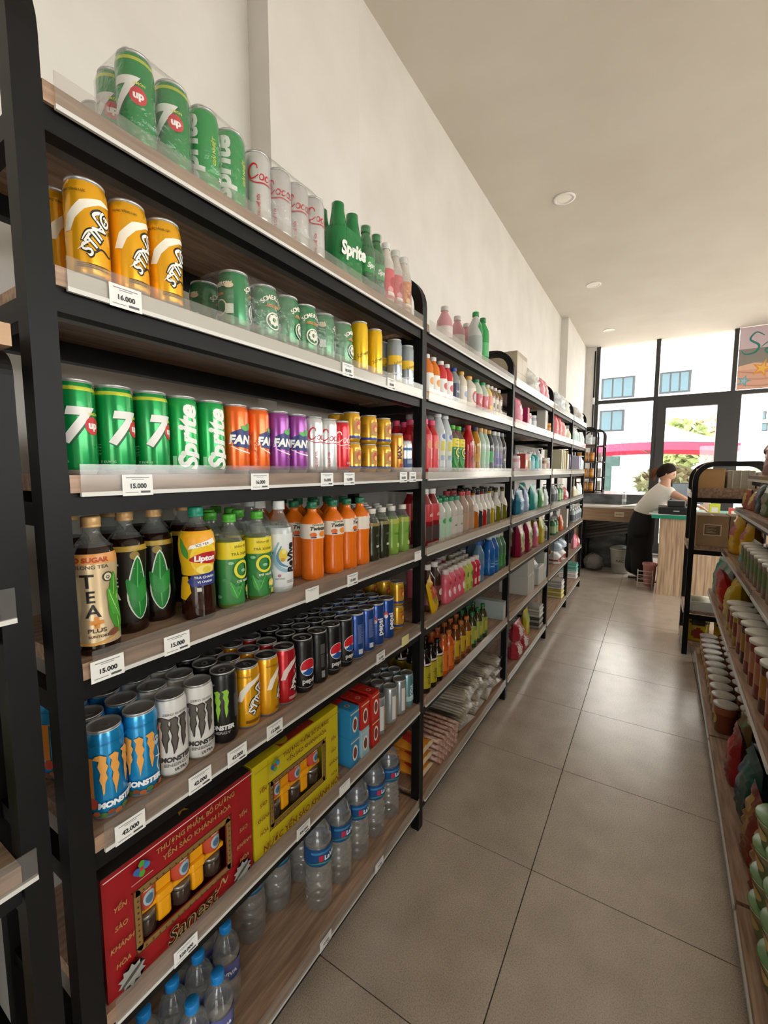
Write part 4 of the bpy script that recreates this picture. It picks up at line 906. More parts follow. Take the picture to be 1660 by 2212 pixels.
# ---- small cartons: two red over two blue
def carton(loc, c, label, grp=None, w=.062, d=.062, h=.095, ink='#e8d4a0', disc='#d8a090', name='drink_carton', rz=0):
    o = thing(name, label, 'carton', loc, rz, grp)
    MB().rbox(-d/2, d/2, -w/2, w/2, 0, h, .0015).build('body', paint(c, .3), o)
    obj('print', gfx('print', [E(0, h*.45, w*.3, h*.28, '#f0e6d8', 14), E(0, h*.45, w*.22, h*.20, '#7a3a2a', 12), Q(-w*.5, w*.5, h*.86, h*.90, ink)], None), o, (d/2, 0, 0))
    t = obj('print', gfx('print', [E(0, 0, w*.2, w*.2, disc, 12), E(0, 0, w*.12, w*.12, c, 10)], None), o, (0, 0, h)); t.rotation_euler = (0, -PI/2, 0)
    return o
z5 = TOPS[5]+.0005
for k in range(3):
    for r_ in range(4):
        y = yat(747+k*23, XF-.045, z5+.1)+.002; x = XF-.04-r_*.0645
        ca, la = (('#2f86b8', 'blue'), ('#9cc4d2', 'pale blue'), ('#b82a22', 'red'))[k]
        cb_, lb = ('#2f86b8', 'blue') if (k == 0 and r_ == 0) else ('#c22c24', 'red')
        rw = ('front', 'second', 'third', 'fourth')[r_]; cl = ('first', 'second', 'third')[k]
        carton((x, y, z5), ca, 'small %s carton, bottom layer, %s row, %s from the yellow gift box' % (la, rw, cl), 'bottom cartons', w=.0455)
        carton((x, y, z5+.0955), cb_, 'small %s carton, top layer, %s row, %s from the yellow gift box' % (lb, rw, cl), 'top cartons', w=.0455)
# sprite bottle pack and small bottles on the top shelf
PBP = [(.026, 0), (.029, .004), (.0295, .02), (.0265, .07), (.0295, .11), (.028, .135), (.016, .170), (.0125, .182), (.0125, .192)]
make_bottle('lime_bottle', 'small clear green soda bottle with a green label', PBP, mat('green_pet', '#3f9a5c', .08, trans=.6), ('#137a3c', .184, .204), [(.06, .105, '#1f9a48')], [T('Sprite', 0, .075, .020, '#eef0ea', .2, .05)], None)
make_bottle('berry_bottle', 'small bottle with a red fruit label', PBP, mat('cloudy_white_liquid', '#cfc6bd', .12), ('#d8d8d4', .184, .204), [(.02, .115, '#d8545c')], [E(.004, .075, .016, .018, '#b8202c', 14), E(-.01, .05, .010, .010, '#e8a0a4', 12), Q(-.02, .02, .03, .042, '#f0e4e0')], None)
make_bottle('peach_bottle', 'small bottle with an orange fruit label', PBP, mat('cloudy_white_liquid', '#cfc6bd', .12), ('#d8d8d4', .184, .204), [(.02, .115, '#d98a48')], [E(.004, .07, .016, .018, '#c8641c', 14), E(-.008, .05, .010, .010, '#ecc08a', 12), Q(-.02, .02, .03, .04, '#f0e4d4')], None)
row('lime_bottle', [738, 768, 797, 814], 0, 0, 2, .01, rz=.1, label='small green soda bottle in a film-wrapped pack on the top shelf', group='film-wrapped green soda bottles')
row('berry_bottle', [829, 852], 0, 0, 2, .01, label='small bottle with a red fruit label on the top shelf', group='red fruit bottles on the top shelf')
row('peach_bottle', [875, 896], 0, 0, 2, .01, label='small bottle with an orange fruit label on the top shelf', group='orange fruit bottles on the top shelf')

# ---- shrink film round packs
def wrap(y0, y1, x0, x1, z, h, label, top=.0, m=FILM, peaks=None):
    mb = MB(); n = 28; rr = .026
    def ring(inset, zz):
        out = []
        for k in range(n):
            a = 2*PI*k/n; cx_ = (x0+x1)/2; cy_ = (y0+y1)/2; hx = (x1-x0)/2-inset; hy = (y1-y0)/2-inset
            q = 5.0; c, s = math.cos(a), math.sin(a)
            out.append((cx_+hx*abs(c)**(2/q)*(1 if c > 0 else -1), cy_+hy*abs(s)**(2/q)*(1 if s > 0 else -1), zz+random.uniform(-.002, .002)*(inset > 0)))
        return out
    rows = [ring(.004, z), ring(0, z+.012), ring(0, z+h*.5), ring(0.0, z+h-.02), ring(.006, z+h-.002), ring(.02, z+h+.002)]
    vs = [p for r in rows for p in r]
    fs = [(i*n+k, i*n+(k+1) % n, (i+1)*n+(k+1) % n, (i+1)*n+k) for i in range(len(rows)-1) for k in range(n)]
    mb.add(vs, fs, 0, True)
    return tag(mb.build('shrink_film', m), label, 'plastic film')
def pack_film(us, kind, sh, rows, off, label, m=FILM, extra=0):
    pr = PROTO[kind]; r = pr['r']; z = TOPS[sh]; x = XF-.006-r-off
    ya = yat(us[0], x+r*.4, z+pr['h']*.5)-r-.002; yb = max(yat(us[-1], x+r*.4, z+pr['h']*.5), ya+r+.002+(len(us)-1)*(2*r+.0015))+r+.002
    wrap(ya, yb, x-(rows-1)*(2*r+.0025)-r-.002, x+r+.002, z+.0005, pr['h']+.003+extra, label, m=m)
pack_film([303, 382], 'lime7', 0, 2, .004, 'clear shrink film round the lemon-lime cans on the top shelf')
pack_film([449, 507], 'sprite', 0, 2, .004, 'clear shrink film round the green lettered cans on the top shelf')
pack_film([564, 610, 648, 683], 'cola_silver', 0, 2, .004, 'clear shrink film round the silver cola cans on the top shelf')
pack_film([515, 578, 626], 'cider', 1, 2, 0, 'clear shrink film round the cider cans beside the gold energy cans')
pack_film([666, 706, 745], 'cider', 1, 2, 0, 'clear shrink film round the cider cans beside the yellow tonic cans')
GFILM = film_mat('green_shrink_film', '#2a9a55', .2, .12, .45, .5, 60)
def bottle_film(kind, us, sh, rows, off, label, m):
    """film drawn tight round a pack of bottles, with a peak over every cap"""
    pr = PROTO[kind]; r = pr['r']; z = TOPS[sh]+.0004; x = XF-.006-r-off; mb = MB(); ys = [b_[1] for b_ in PLACED[(0, sh, 0)] if abs(b_[0]-x) < .002]
    ys = sorted(ys, key=lambda q: min(abs(q-yat(u, x+r*.4, z+.1)) for u in us))[:len(us)]
    for y in ys:
        for k in range(rows): mb.lathe([(r+.0012, 0), (r+.0016, .02), (r+.0012, .125), (.024, .15), (.0185, .185), (.018, .203), (.010, .2065)], 14, c=(x-k*(2*r+.0025), y, z))
    y0, y1 = min(ys), max(ys); x0, x1 = x-(rows-1)*(2*r+.0025), x
    for (ax, ay, bx, by) in ((x1+r+.0016, y0, x1+r+.0016, y1), (x0-r-.0016, y0, x0-r-.0016, y1), (x0, y0-r-.0016, x1, y0-r-.0016), (x0, y1+r+.0016, x1, y1+r+.0016)):
        mb.add([(ax, ay, z), (bx, by, z), (bx, by, z+.135), (ax, ay, z+.135)], [(0, 1, 2, 3)])
    return tag(mb.build('shrink_film', m), label, 'plastic film'), x1+r+.002, (y0+y1)/2
gf, gx_, gy_ = bottle_film('lime_bottle', [738, 768], 0, 2, .01, 'printed green shrink film round the soda bottles on the top shelf', GFILM)
obj('print', gfx('print', [T('Sprite', 0, 0, .05, '#e9ece6', .25, .05, .15)], None), gf, (gx_, gy_, TOPS[0]+.065))
bottle_film('lime_bottle', [797, 814], 0, 2, .01, 'clear shrink film round the two green soda bottles on the top shelf', FILM)
bottle_film('berry_bottle', [829, 852], 0, 2, .01, 'clear shrink film round the red fruit bottles on the top shelf', FILM)
bottle_film('peach_bottle', [875, 896], 0, 2, .01, 'clear shrink film round the orange fruit bottles on the top shelf', FILM)

# ---- price tags on the rails
def price_tag(y, sh, txt, label, c='#eeeeea', w=.052, h=.036, x=None, grp=None):
    z = LOW[sh]-.002 if isinstance(sh, int) else sh
    o = thing('price_tag', label, 'price tag', ((XF+.0058) if x is None else x, y, z), 0, grp)
    MB().box(0, .0008, -w/2, w/2, 0, h).build('card', paint(c, .6), o)
    it = [Q(-w*.38, w*.38, h*.84, h*.875, '#77777a'), Q(-w*.2, w*.2, h*.76, h*.79, '#8a8a8c')]
    if txt: it += [T(txt, 0, h*.36, h*.30, '#2a2a2c', 0, .04), Q(-w*.42, -.0, h*.14, h*.17, '#8a8a8c'), Q(w*.08, w*.40, h*.12, h*.22, '#55555a')]
    if c == '#eeeeea' or txt: obj('print', gfx('print', it, None, .0003), o, (.0008, 0, 0))
tags = [(1, 272, '16.000', 'under the gold energy cans'), (1, 752, '18.000', 'under the yellow tonic cans'), (1, 846, '18.000', 'under the silver and yellow tonic cans'),
        (2, 298, '15.000', 'under the lemon-lime cans on the eye-level shelf'), (2, 562, '16.000', 'under the orange fruit soda cans'), (2, 707, '16.000', 'under the silver cola cans on the eye-level shelf'), (2, 755, '16.000', 'under the stacked squat gold cans at eye level'), (2, 872, '20.000', 'under the amber canned coffee'), (2, 892, '20.000', 'under the small blue and white can'),
        (3, 233, '15.000', 'under the gold-label tea bottle'), (3, 383, '15.000', 'under the black-label tea bottles'), (3, 762, '15.000', 'under the orange juice bottles'), (3, 903, '', 'blank, under the pale green drink bottles'), (3, 675, '', 'blank, under the isotonic drink'),
        (4, 282, '42.000', 'under the blue energy cans'), (4, 433, '42.000', 'under the white energy cans'), (4, 513, '42.000', 'under the black energy can'), (4, 594, '15.000', 'under the gold energy cans on the energy shelf'), (4, 823, '16.000', 'under the blue cola cans'), (4, 876, '', 'yellow, under the stacked squat gold cans'),
        (5, 402, '320.000', 'under the red gift box'), (5, 656, '300.000', 'under the yellow gift box'), (5, 745, '', 'blank, under the small cartons'), (6, 704, '10.000', 'under the large water bottles'), (6, 820, '10.000', 'at the far end of the bottom shelf')]
for sh, u, t, where in tags:
    price_tag(yat(u, XF+.006, LOW[sh]+.016), sh, t, 'white paper price tag '+(('reading %s, ' % t) if t else '')+where if 'yellow,' not in where else 'yellow paper price tag under the stacked squat gold cans', c='#e8dfa0' if 'yellow,' in where else '#eeeeea', h=.036 if sh < 5 else .032)

# ================================================================== other bays
SHN = ['top', 'second', 'third', 'fourth', 'fifth', 'sixth', 'bottom']
BYN = ['soda bay', 'drinks bay', 'teal bay', 'pouch bay', 'end bay']
def put(kind, desc, us, sh, bay, rows=1, off=0.0, rz=0.0, zoff=0.0, jit=0, zfrac=.5, first=0, gap=.0015):
    lab = '%s, %s shelf, %s' % (desc, SHN[sh], BYN[bay])
    row(kind, us, sh, bay, rows, off, rz, lab, lab if len(us)*rows > 1 else None, zoff, jit, None, zfrac, first, gap)
SODA = [(.027, 0), (.0315, .006), (.032, .02), (.0295, .06), (.031, .09), (.032, .13), (.030, .155), (.020, .185), (.0125, .205), (.0125, .215)]
STRT = [(.028, 0), (.031, .004), (.0315, .015), (.0315, .135), (.029, .155), (.017, .178), (.0125, .188), (.0125, .2)]
YOG = [(.024, 0), (.027, .004), (.0275, .05), (.0225, .065), (.0275, .08), (.0275, .115), (.019, .132), (.016, .138), (.016, .146)]
WINE = [(.032, 0), (.035, .005), (.0355, .02), (.0355, .13), (.030, .160), (.016, .195), (.013, .21), (.013, .26)]
SAUC = [(.024, 0), (.027, .005), (.0275, .02), (.0275, .15), (.024, .175), (.013, .20), (.011, .21), (.011, .225)]
def bt(kind, prof, liq, cap, sl, it=(), neckz=None, capr=None):
    z = prof[-1][1]; make_bottle(kind, kind, prof, liq, (cap, z-.010, z+.012), sl, it, neckz, capr=capr, seg=18)
bt('b_pinkwhite', [(a*1.3, b*1.25) for a, b in STRT], mat('rose_milk', '#c9949a', .3), '#c4bfba', [(.03, .16, '#d9cfca')], [T('milk', 0, .09, .03, '#b8606c', .1, .04)])
bt('b_greenstrap', [(a*1.15, b*1.2) for a, b in STRT], mat('grey_milky', '#bfc2be', .2), '#2a8a4a', [(.05, .13, '#9fa8a4')], [P([(-.03, .17), (.03, .10), (.03, .14), (-.02, .20)], '#2a8a4a')])
bt('b_greenpet', [(a*1.1, b*1.2) for a, b in STRT], mat('green_pet2', '#3a9a58', .1), '#2a7a48', [(.05, .12, '#57b070')])
bt('b_orangewhite', STRT, '#d9761c', '#d9d9d6', [(.012, .11, '#e4e1da')], [E(0, .07, .018, .02, '#e0963a', 12)])
bt('b_redwhite', STRT, '#c8363a', '#d9d9d6', [(.012, .11, '#e4e1dc')], [E(0, .07, .018, .02, '#c8484c', 12)])
bt('b_navy', STRT, mat('navy_mix', '#8d8f90', .2), '#2a448f', [(.012, .115, '#28304f')], [T('H2O', 0, .06, .02, '#c9ccd4', 0, .04)])
bt('b_cream', STRT, mat('cream_mix', '#d3c9b8', .25), '#d8a84a', [(.02, .12, '#ddd6c8')], [E(0, .07, .018, .02, '#8aa0c0', 12)])
bt('b_redoval', [(a*1.35, b*1.0) for a, b in STRT], mat('cream_mix', '#d3c9b8', .25), '#d8a84a', [(.02, .13, '#ddd3c6')], [E(0, .075, .026, .04, '#c03a34', 16), E(0, .07, .018, .028, '#a8b4bc', 14)])
bt('b_greenred', [(a*1.15, b) for a, b in SODA], mat('pale_green_mix', '#b9c4b0', .2), '#2f9460', [(.02, .12, '#b8404a')], [E(0, .07, .02, .025, '#d8a0a8', 12)])
bt('b_pinkyellow', STRT, mat('yellow_mix', '#d9bf7a', .2), '#cfd6cf', [(.012, .13, '#d06a5a')], [Q(-.02, .02, .03, .06, '#e0c04a')])
bt('b_brownsmall', SMP, '#8a6a4a', '#d6d0c8', [(.03, .11, '#d5c8b8')], [Q(-.012, .012, .05, .08, '#5a4636')])
bt('b_redtall', STRT, '#b3202c', '#d8436a', [(.012, .15, '#cf2b33')], [T('coco', .010, .075, .022, '#efe0da', 0, .04, PI/2), E(-.01, .11, .012, .018, '#d98a5a', 12)])
bt('b_clearyellow', [(a*1.05, b*1.12) for a, b in SODA], mat('hazy_clear', '#b9c0c2', .12), '#dfe0de', [(.05, .13, '#c9cbb8')], [Q(-.02, .02, .09, .13, '#c9c04a'), E(0, .15, .016, .012, '#3f5a9a', 12), Q(-.02, .02, .05, .07, '#8aa0b8')])
bt('b_redsyrup', SODA, '#b8161e', '#c8323e', [(.02, .10, '#b3202c')], [E(0, .06, .018, .02, '#7a1c30', 12), Q(-.015, .015, .13, .15, '#d8c8c4')])
bt('b_amber', SODA, '#b07a1a', '#3a3450', [(.05, .09, '#c9922a')])
bt('b_palegreen', SODA, mat('pale_green_pet', '#a9bfae', .12), '#d0a35a', [(.04, .11, '#9cc4a6')])
bt('b_darkgreen', SODA, '#2a3330', '#d0a35a', [(.05, .11, '#3fa05c')])
bt('b_greyblue', SODA, mat('grey_mix', '#7d8084', .15), '#d6d6d4', [(.03, .11, '#8a86a8')], [Q(-.02, .02, .04, .075, '#5f5f9a')])
bt('b_darkclear', SODA, '#2c2c2e', '#8a8a8a', [(.05, .10, '#6d6a68')], [Q(-.02, .02, .06, .075, '#c9c6c2')])
bt('b_redcoke', [(a*1.05, b*1.1) for a, b in STRT], '#7a1a1e', '#dfdcd8', [(.10, .17, '#b8343a')], [Q(-.03, .03, .02, .08, '#3a2f2c'), T('dâu', 0, .12, .02, '#e6c8c4', 0, .03)])
bt('b_greencap', STRT, mat('pale_mix', '#b9bfb4', .2), '#2f8a5a', [(.02, .11, '#a8c4ae')], [E(0, .10, .016, .014, '#3a9a4a', 12)])
bt('b_whitemilk', [(a*1.1, b) for a, b in STRT], mat('whitish_mix', '#b8b3aa', .2), '#3a8a6a', [(.02, .11, '#c3beb4')], [T('aloe', 0, .06, .016, '#5a7a5a', 0, .03)])
bt('b_brownmilk', [(a*1.2, b*1.05) for a, b in STRT], mat('brownish_mix', '#a0897a', .2), '#b8484a', [(.02, .11, '#a8917f')], [E(0, .06, .016, .02, '#c88a7a', 12)])
for n, c in dict(amber='#a85f14', dark='#2f333c', red='#a01c1c', yellow='#a8901c', olive='#6f6a1c', grey='#6d6a5c').items():
    bt('w_'+n, WINE, c, '#2a2a28', [(.14, .235, '#d8d4cb')], [P([(-.05, .14), (.05, .09), (.05, .145), (-.05, .145)], '#d8d4cb'), *tiny(-.016, .016, .19, 5, '#6a6a66')])
bt('y_pink', YOG, mat('pink_yogurt', '#cf6878', .3), '#d4c9c6', [(.006, .12, '#cf5a6c')], [E(0, .05, .014, .018, '#e9d8d8', 12), E(0, .10, .010, .010, '#b8202c', 10)], capr=.0165)
bt('y_red', YOG, mat('red_yogurt', '#b8283a', .3), '#d4c9c6', [(.006, .12, '#b82a40')], [E(0, .095, .012, .012, '#e8b8c0', 10), Q(-.015, .015, .02, .05, '#d8c8b8')], capr=.0165)
bt('y_green', YOG, mat('lime_yogurt', '#a8b04a', .3), '#d4cfc0', [(.006, .12, '#b0b85a')], [E(0, .09, .013, .014, '#4f8a2f', 10), Q(-.015, .015, .02, .045, '#8f9a3a')], capr=.0165)
bt('b_darkbrown', [(a*1.1, b*.95) for a, b in STRT], '#3a1d1a', '#dcd8d0', [(.03, .10, '#7a3a3a')], [E(0, .07, .015, .016, '#d0d4c8', 12)])
bt('b_blue', [(a*1.15, b*1.15) for a, b in SODA], mat('blue_pet', '#1f5fa8', .12), '#cfd8dc', [(.05, .11, '#2a6ab0')], [Q(-.03, .03, .06, .064, '#a8c8e0'), Q(-.03, .03, .08, .084, '#a8c8e0')])
bt('b_bluepale', [(a*1.1, b*1.1) for a, b in SODA], mat('pale_blue_pet', '#5f8098', .12), '#2a64b0', [(.05, .11, '#3f78b0')])
bt('b_greensoda', [(a*1.1, b*1.1) for a, b in SODA], mat('green_soda_pet', '#4f7a5c', .12), '#cfd0c8', [(.03, .11, '#3f8a50')])
bt('s_dark', SAUC, '#1c100c', '#151312', [(.03, .15, '#a8981c')], [T('XÌ DẦU', .0, .08, .018, '#2a2410', 0, .05, PI/2), Q(-.03, .03, .155, .165, '#c9b8a8')])
bt('s_orange', SAUC, '#b8501a', '#a8602c', [(.03, .15, '#c9661c')], [T('NƯỚC MẮM', 0, .085, .013, '#5a2410', 0, .05, PI/2)])
bt('s_yellow', SAUC, '#6a3a14', '#b0622c', [(.03, .15, '#b8931c')], [T('CHOLIMEX', 0, .085, .014, '#4a2410', 0, .05, PI/2), Q(-.03, .03, .03, .05, '#8a4a1c')])
bt('s_green', SAUC, '#3a3a1a', '#1f6a3a', [(.03, .15, '#8a9440')], [Q(-.02, .02, .06, .12, '#b8a83a'), Q(-.02, .02, .03, .05, '#2f6a3a')])

for k_ in ('b_orangewhite', 'b_redwhite', 'b_navy', 'b_cream', 'b_redoval', 'b_pinkyellow'): squash(k_, .74, .92)
squash('b_greenred', .70, .92); squash('b_brownsmall', .82, .9); squash('b_whitemilk', .88); squash('b_greencap', .88); squash('b_brownmilk', .92)
for k_ in ('amber', 'dark', 'red', 'yellow', 'olive', 'grey'): squash('w_'+k_, .76, .9)
for k_ in ('dark', 'orange', 'yellow', 'green'): squash('s_'+k_, .80)
squash('b_blue', .88); squash('b_bluepale', .9); squash('b_greensoda', .9)
def make_pouch(kind, w, h, t, c, patches=(), top='#d8d4cc', seed=0, crinkle=.006, name='pouch', cat='pouch', gloss=.3, m=None, flat=False):
    """pillow-shaped bag standing on its base; patches = (x, z, rx, rz, colour) as fractions"""
    rnd = random.Random(seed); nx, nz = 10, 14; cols = [m or paint(c, gloss)]
    idx = {c: 0}
    for p in patches:
        if p[4] not in idx: idx[p[4]] = len(cols); cols.append(paint(p[4], gloss))
    if top: idx['top'] = len(cols); cols.append(paint(top, gloss))
    mb = MB()
    def th(i, j):
        a = i/nx*2-1; b = j/nz
        return t/2*math.sqrt(max(0, 1-abs(a)**3))*(min(1, (1-b)*2.2)**.8)*(1 if not flat else min(1, b*6)**.7)
    jit = {}
    for sgn in (1, -1):
        vs = []; 
        for j in range(nz+1):
            for i in range(nx+1):
                k = (i, j)
                e = (i in (0, nx)) or (j in (0, nz))
                dx = 0 if e else rnd.uniform(-crinkle, crinkle)*.6
                yy = (i/nx-.5)*w*(1-.06*math.sin(PI*j/nz)); zz = j/nz*h
                x = sgn*max(th(i, j)+dx, .0012 if not e or j == 0 else .0006)
                if j == 0: x = sgn*t/2*math.sqrt(max(0, 1-abs(i/nx*2-1)**3))*.9 if not flat else sgn*.001
                vs.append((x, yy, zz))
        o = len(mb.v); mb.v += vs
        for j in range(nz):
            for i in range(nx):
                a = o+j*(nx+1)+i; f = [a, a+1, a+nx+2, a+nx+1]
                u = (i+.5)/nx; v = (j+.5)/nz; mi = 0
                if top and v > .93: mi = idx['top']
                else:
                    for (px, pz, rx, rz_, pc) in patches:
                        if ((u-px)/rx)**2+((v-pz)/rz_)**2 < 1: mi = idx[pc]
                mb.f.append(f if sgn > 0 else f[::-1]); mb.m.append(mi); mb.sm.append(True)
    if not flat:
        n = nx+1; mb.f.append([i for i in range(n)][::-1]+[len(mb.v)//2+i for i in range(n)]); mb.m.append(0); mb.sm.append(False)
    proto(kind, name, kind, cat, [('body', mb.mesh('bag', cols))], w/2, h)
    PROTO[kind]['r'] = max(w/2, t/2); PROTO[kind]['t'] = t
def putp(kind, desc, us, sh, bay, off=0.0, rz=0.0, zoff=0.0, rows=1, scale=None):
    """bags and boxes: width along the shelf"""
    pr = PROTO[kind]; w2 = pr['r']; t = pr.get('t', .05); z = TOPS[sh]+zoff; y0, y1 = BAYS[bay]; last = None
    lab = '%s, %s shelf, %s' % (desc, SHN[sh], BYN[bay]); n = len(us)*rows
    for i, u in enumerate(us):
        x = XF-.008-t/2-off; y = yat(u, x, z+pr['h']*.5)
        if last is not None: y = max(y, last+2*w2+.002)
        y = min(max(y, y0+w2+.003), y1-w2-.003); last = y
        for k in range(rows):
            if x-k*(t+.004)-t/2 < XB+.03: break
            yy = fit((bay, sh, round(zoff, 3)), x-k*(t+.004), y, t/2, w2, y1)
            if yy is None: continue
            if k == 0: last = y = yy
            place(kind, (x-k*(t+.004), yy, z), rz[i] if isinstance(rz, (list, tuple)) else rz, ordlab(lab, len(us)-1-i, len(us), k, rows), None, lab if n > 1 else None, scale=scale)
def make_box(kind, w, d, h, c, items=(), name='box', cat='box', rough=.4, m=None, bev=.002):
    parts = [('body', MB().rbox(-d/2, d/2, -w/2, w/2, 0, h, bev).mesh('box_body', m or paint(c, rough)))]
    if items: parts.append(('print', gfx('print', list(items), None)))
    proto(kind, name, kind, cat, parts, w/2, h); PROTO[kind]['t'] = d
    if items:
        me = parts[1][1]
        for v in me.vertices: v.co.x += d/2
def make_jar(kind, r, h, c, lid, band=None, name='jar', cat='jar'):
    make_bottle(kind, kind, [(r*.92, 0), (r, .004), (r, h*.55), (r, h-.03), (r*.9, h-.02), (r*.88, h-.015)], paint(c, .25), (lid, h-.018, h), [(h*.2, h*.6, band)] if band else None, (), None, name=name, cat=cat, seg=18, capr=r*.95)
def make_pump(kind, r, h, c, label, pump='#e6e8e6'):
    pr = [(r*.9, 0), (r, .006), (r, h*.62), (r*.8, h*.72), (r*.35, h*.78), (r*.3, h*.80)]
    make_bottle(kind, kind, pr, paint(c, .2), (pump, h*.79, h*.86), [(h*.12, h*.5, label)], (), None, name='pump_bottle', cat='bottle', seg=18, capr=r*.42)
    pm_ = MB().tube([(0, 0, h*.86), (0, 0, h*.96)], r*.12, 8).rbox(-r*.2, r*1.0, -r*.22, r*.22, h*.95, h, .002).mesh('pump_head', paint(pump, .3))
    PROTO[kind]['parts'].append(('pump_head', pm_, None, None)); PROTO[kind]['h'] = h

# ---------------- bottled drinks bay
B = 1
make_box('film_bundle', .27, .24, .26, '#a59a88', [Q(-.125, .125, .02, .23, '#b3a894'), Q(-.004, .004, 0, .25, '#8f8573'), Q(-.135, .135, .12, .124, '#8f8573')], name='wrapped_bundle', cat='bundle', m=noise_mat('kraft_bundle', '#b0a591', '#998d79', ns=8, rough=.6))
putp('film_bundle', 'beige paper bundle wrapped in film', [1092], 0, 2, .07)
put('b_pinkwhite', 'pink milk drink bottle with pale cap', [967, 994, 1014], 0, B, 1, .13)
put('b_greenstrap', 'grey drink bottle with a diagonal green strap', [1033], 0, B, 1, .02)
put('b_greenpet', 'clear green drink bottle', [1048], 0, B, 1, .02)
CRINK = film_mat('crinkled_clear_bag', '#e6e2da', .3, .12, .80, 1.0, 35)
put('b_orangewhite', 'drink bottle with orange shoulder and white label', [927, 941], 1, B, 3)
put('b_redwhite', 'drink bottle with red shoulder and white label', [957, 970], 1, B, 3)
put('b_navy', 'drink bottle with navy label and blue cap', [985], 1, B, 3)
put('b_cream', 'cream drink bottle with yellow cap', [1001], 1, B, 2)
put('b_redoval', 'broad bottle with a red oval label', [1018], 1, B, 2)
put('b_greenred', 'drink bottle with green cap and red label', [1034, 1047], 1, B, 3)
put('b_pinkyellow', 'drink bottle with red and yellow label', [1055], 1, B, 3)
put('b_brownsmall', 'small brown drink bottle with white cap', [1064, 1072, 1080], 1, B, 3)
put('b_redtall', 'red drink bottle with pink cap and upright lettering', [923, 937], 2, B, 3)
put('b_clearyellow', 'tall clear drink bottle with yellow label and white cap', [952, 967], 2, B, 3)
put('tea_green', 'green tea bottle with octagon mark', [982, 995], 2, B, 3)
put('b_redsyrup', 'red syrup bottle with red cap', [1016], 2, B, 3)
put('b_amber', 'amber drink bottle with dark cap', [1031], 2, B, 3)
put('b_palegreen', 'pale green drink bottle with tan cap', [1042, 1050], 2, B, 3)
put('b_darkgreen', 'dark drink bottle with green label', [1060], 2, B, 3)
put('b_greyblue', 'grey drink bottle with blue and pink label', [1071, 1079], 2, B, 3)
put('b_darkclear', 'dark cola bottle with grey label', [1087, 1094], 2, B, 3)
put('b_redcoke', 'red drink bottle with white cap and dark base', [924, 936], 3, B, 2)
put('b_greencap', 'pale drink bottle with green cap', [952, 960], 3, B, 2)
put('b_whitemilk', 'whitish drink bottle with teal cap', [969, 980], 3, B, 2)
put('b_brownmilk', 'brownish milk bottle with red cap', [992, 1004], 3, B, 2)
for n, us in (('amber', [1019]), ('dark', [1030]), ('red', [1043]), ('grey', [1051]), ('yellow', [1061]), ('olive', [1075, 1089])): put('w_'+n, '%s spirit bottle with white foil neck' % n, us, 3, B, 3)
z4 = TOPS[4]
put('b_darkbrown', 'dark brown bottle with white cap', [929, 944], 4, B, 1, .02)
put('y_pink', 'small pink yogurt drink bottle', [958, 972, 984, 995], 4, B, 4)
put('y_red', 'small red yogurt drink bottle with pale cap', [929, 946], 4, B, 5, .14, first=0)
put('y_green', 'small lime yogurt drink bottle', [1003, 1012], 4, B, 4)
put('y_red', 'small red yogurt bottle beside the blue bottles', [1020, 1029], 4, B, 4)
put('b_bluepale', 'pale blue bottle with blue cap', [1037], 4, B, 3)
put('b_blue', 'deep blue drink bottle', [1047, 1057], 4, B, 4)
put('b_greensoda', 'green soda bottle with pale cap', [1068, 1077, 1086], 4, B, 3)
make_pouch('yellow_pack', .10, .16, .03, '#d9b01c', ((.5, .55, .3, .25, '#c8502c'), (.5, .3, .2, .12, '#8a9a3a')), None, 3)
o = place('yellow_pack', (XF-.03, yat(939, XF-.03, z4+.06), z4+.002), .2, 'yellow snack pack leaning at the front of the fifth shelf of the bottled drinks bay', tilt=(.35, -.1, 0))
put('s_dark', 'dark soy sauce bottle with olive label', [922, 936, 949], 5, B, 4)
put('s_orange', 'orange fish sauce bottle with brown cap', [962, 974], 5, B, 4)
put('s_yellow', 'sauce bottle with yellow label and brown cap', [988, 1000, 1012], 5, B, 4)
put('s_green', 'sauce bottle with green cap', [1024, 1036, 1047], 5, B, 4)
make_box('grey_carton', .058, .24, .115, '#a9b4b4', [Q(-.026, .026, .004, .098, '#d2d3cc')], name='carton', cat='carton')
putp('grey_carton', 'pale grey carton with teal top edge', [1064, 1072, 1080, 1088, 1095], 5, B)
# ---------------- teal pack bay, tall pouch bay, last bay
make_jar('j_pink', .035, .10, '#d9a0a8', '#e8e2e0', '#e8d8d8'); make_jar('j_grey', .035, .10, '#a8adb4', '#dfe2e4', '#c9ced4'); make_jar('j_white', .035, .11, '#dcdad4', '#efefec', '#c4a8a0'); make_jar('j_brown', .03, .10, '#8a5a3a', '#c9b49a', '#d8c8b4')
make_jar('j_cream', .035, .12, '#d9cfb4', '#e6e2d4', '#b8a878'); make_jar('j_amber', .03, .09, '#b8701c', '#d8a04a', '#c98a3a')
make_box('x_magenta', .05, .06, .13, '#a82a5a', [Q(-.018, .018, .03, .10, '#c4507c')]); make_box('x_white', .085, .07, .20, '#d6d2ca', [E(0, .12, .025, .03, '#b8b4ac', 14), Q(-.03, .03, .03, .04, '#9a968e')]); make_box('x_redwhite', .07, .06, .12, '#b8483c', [Q(-.025, .025, .03, .08, '#e4dcd2')])
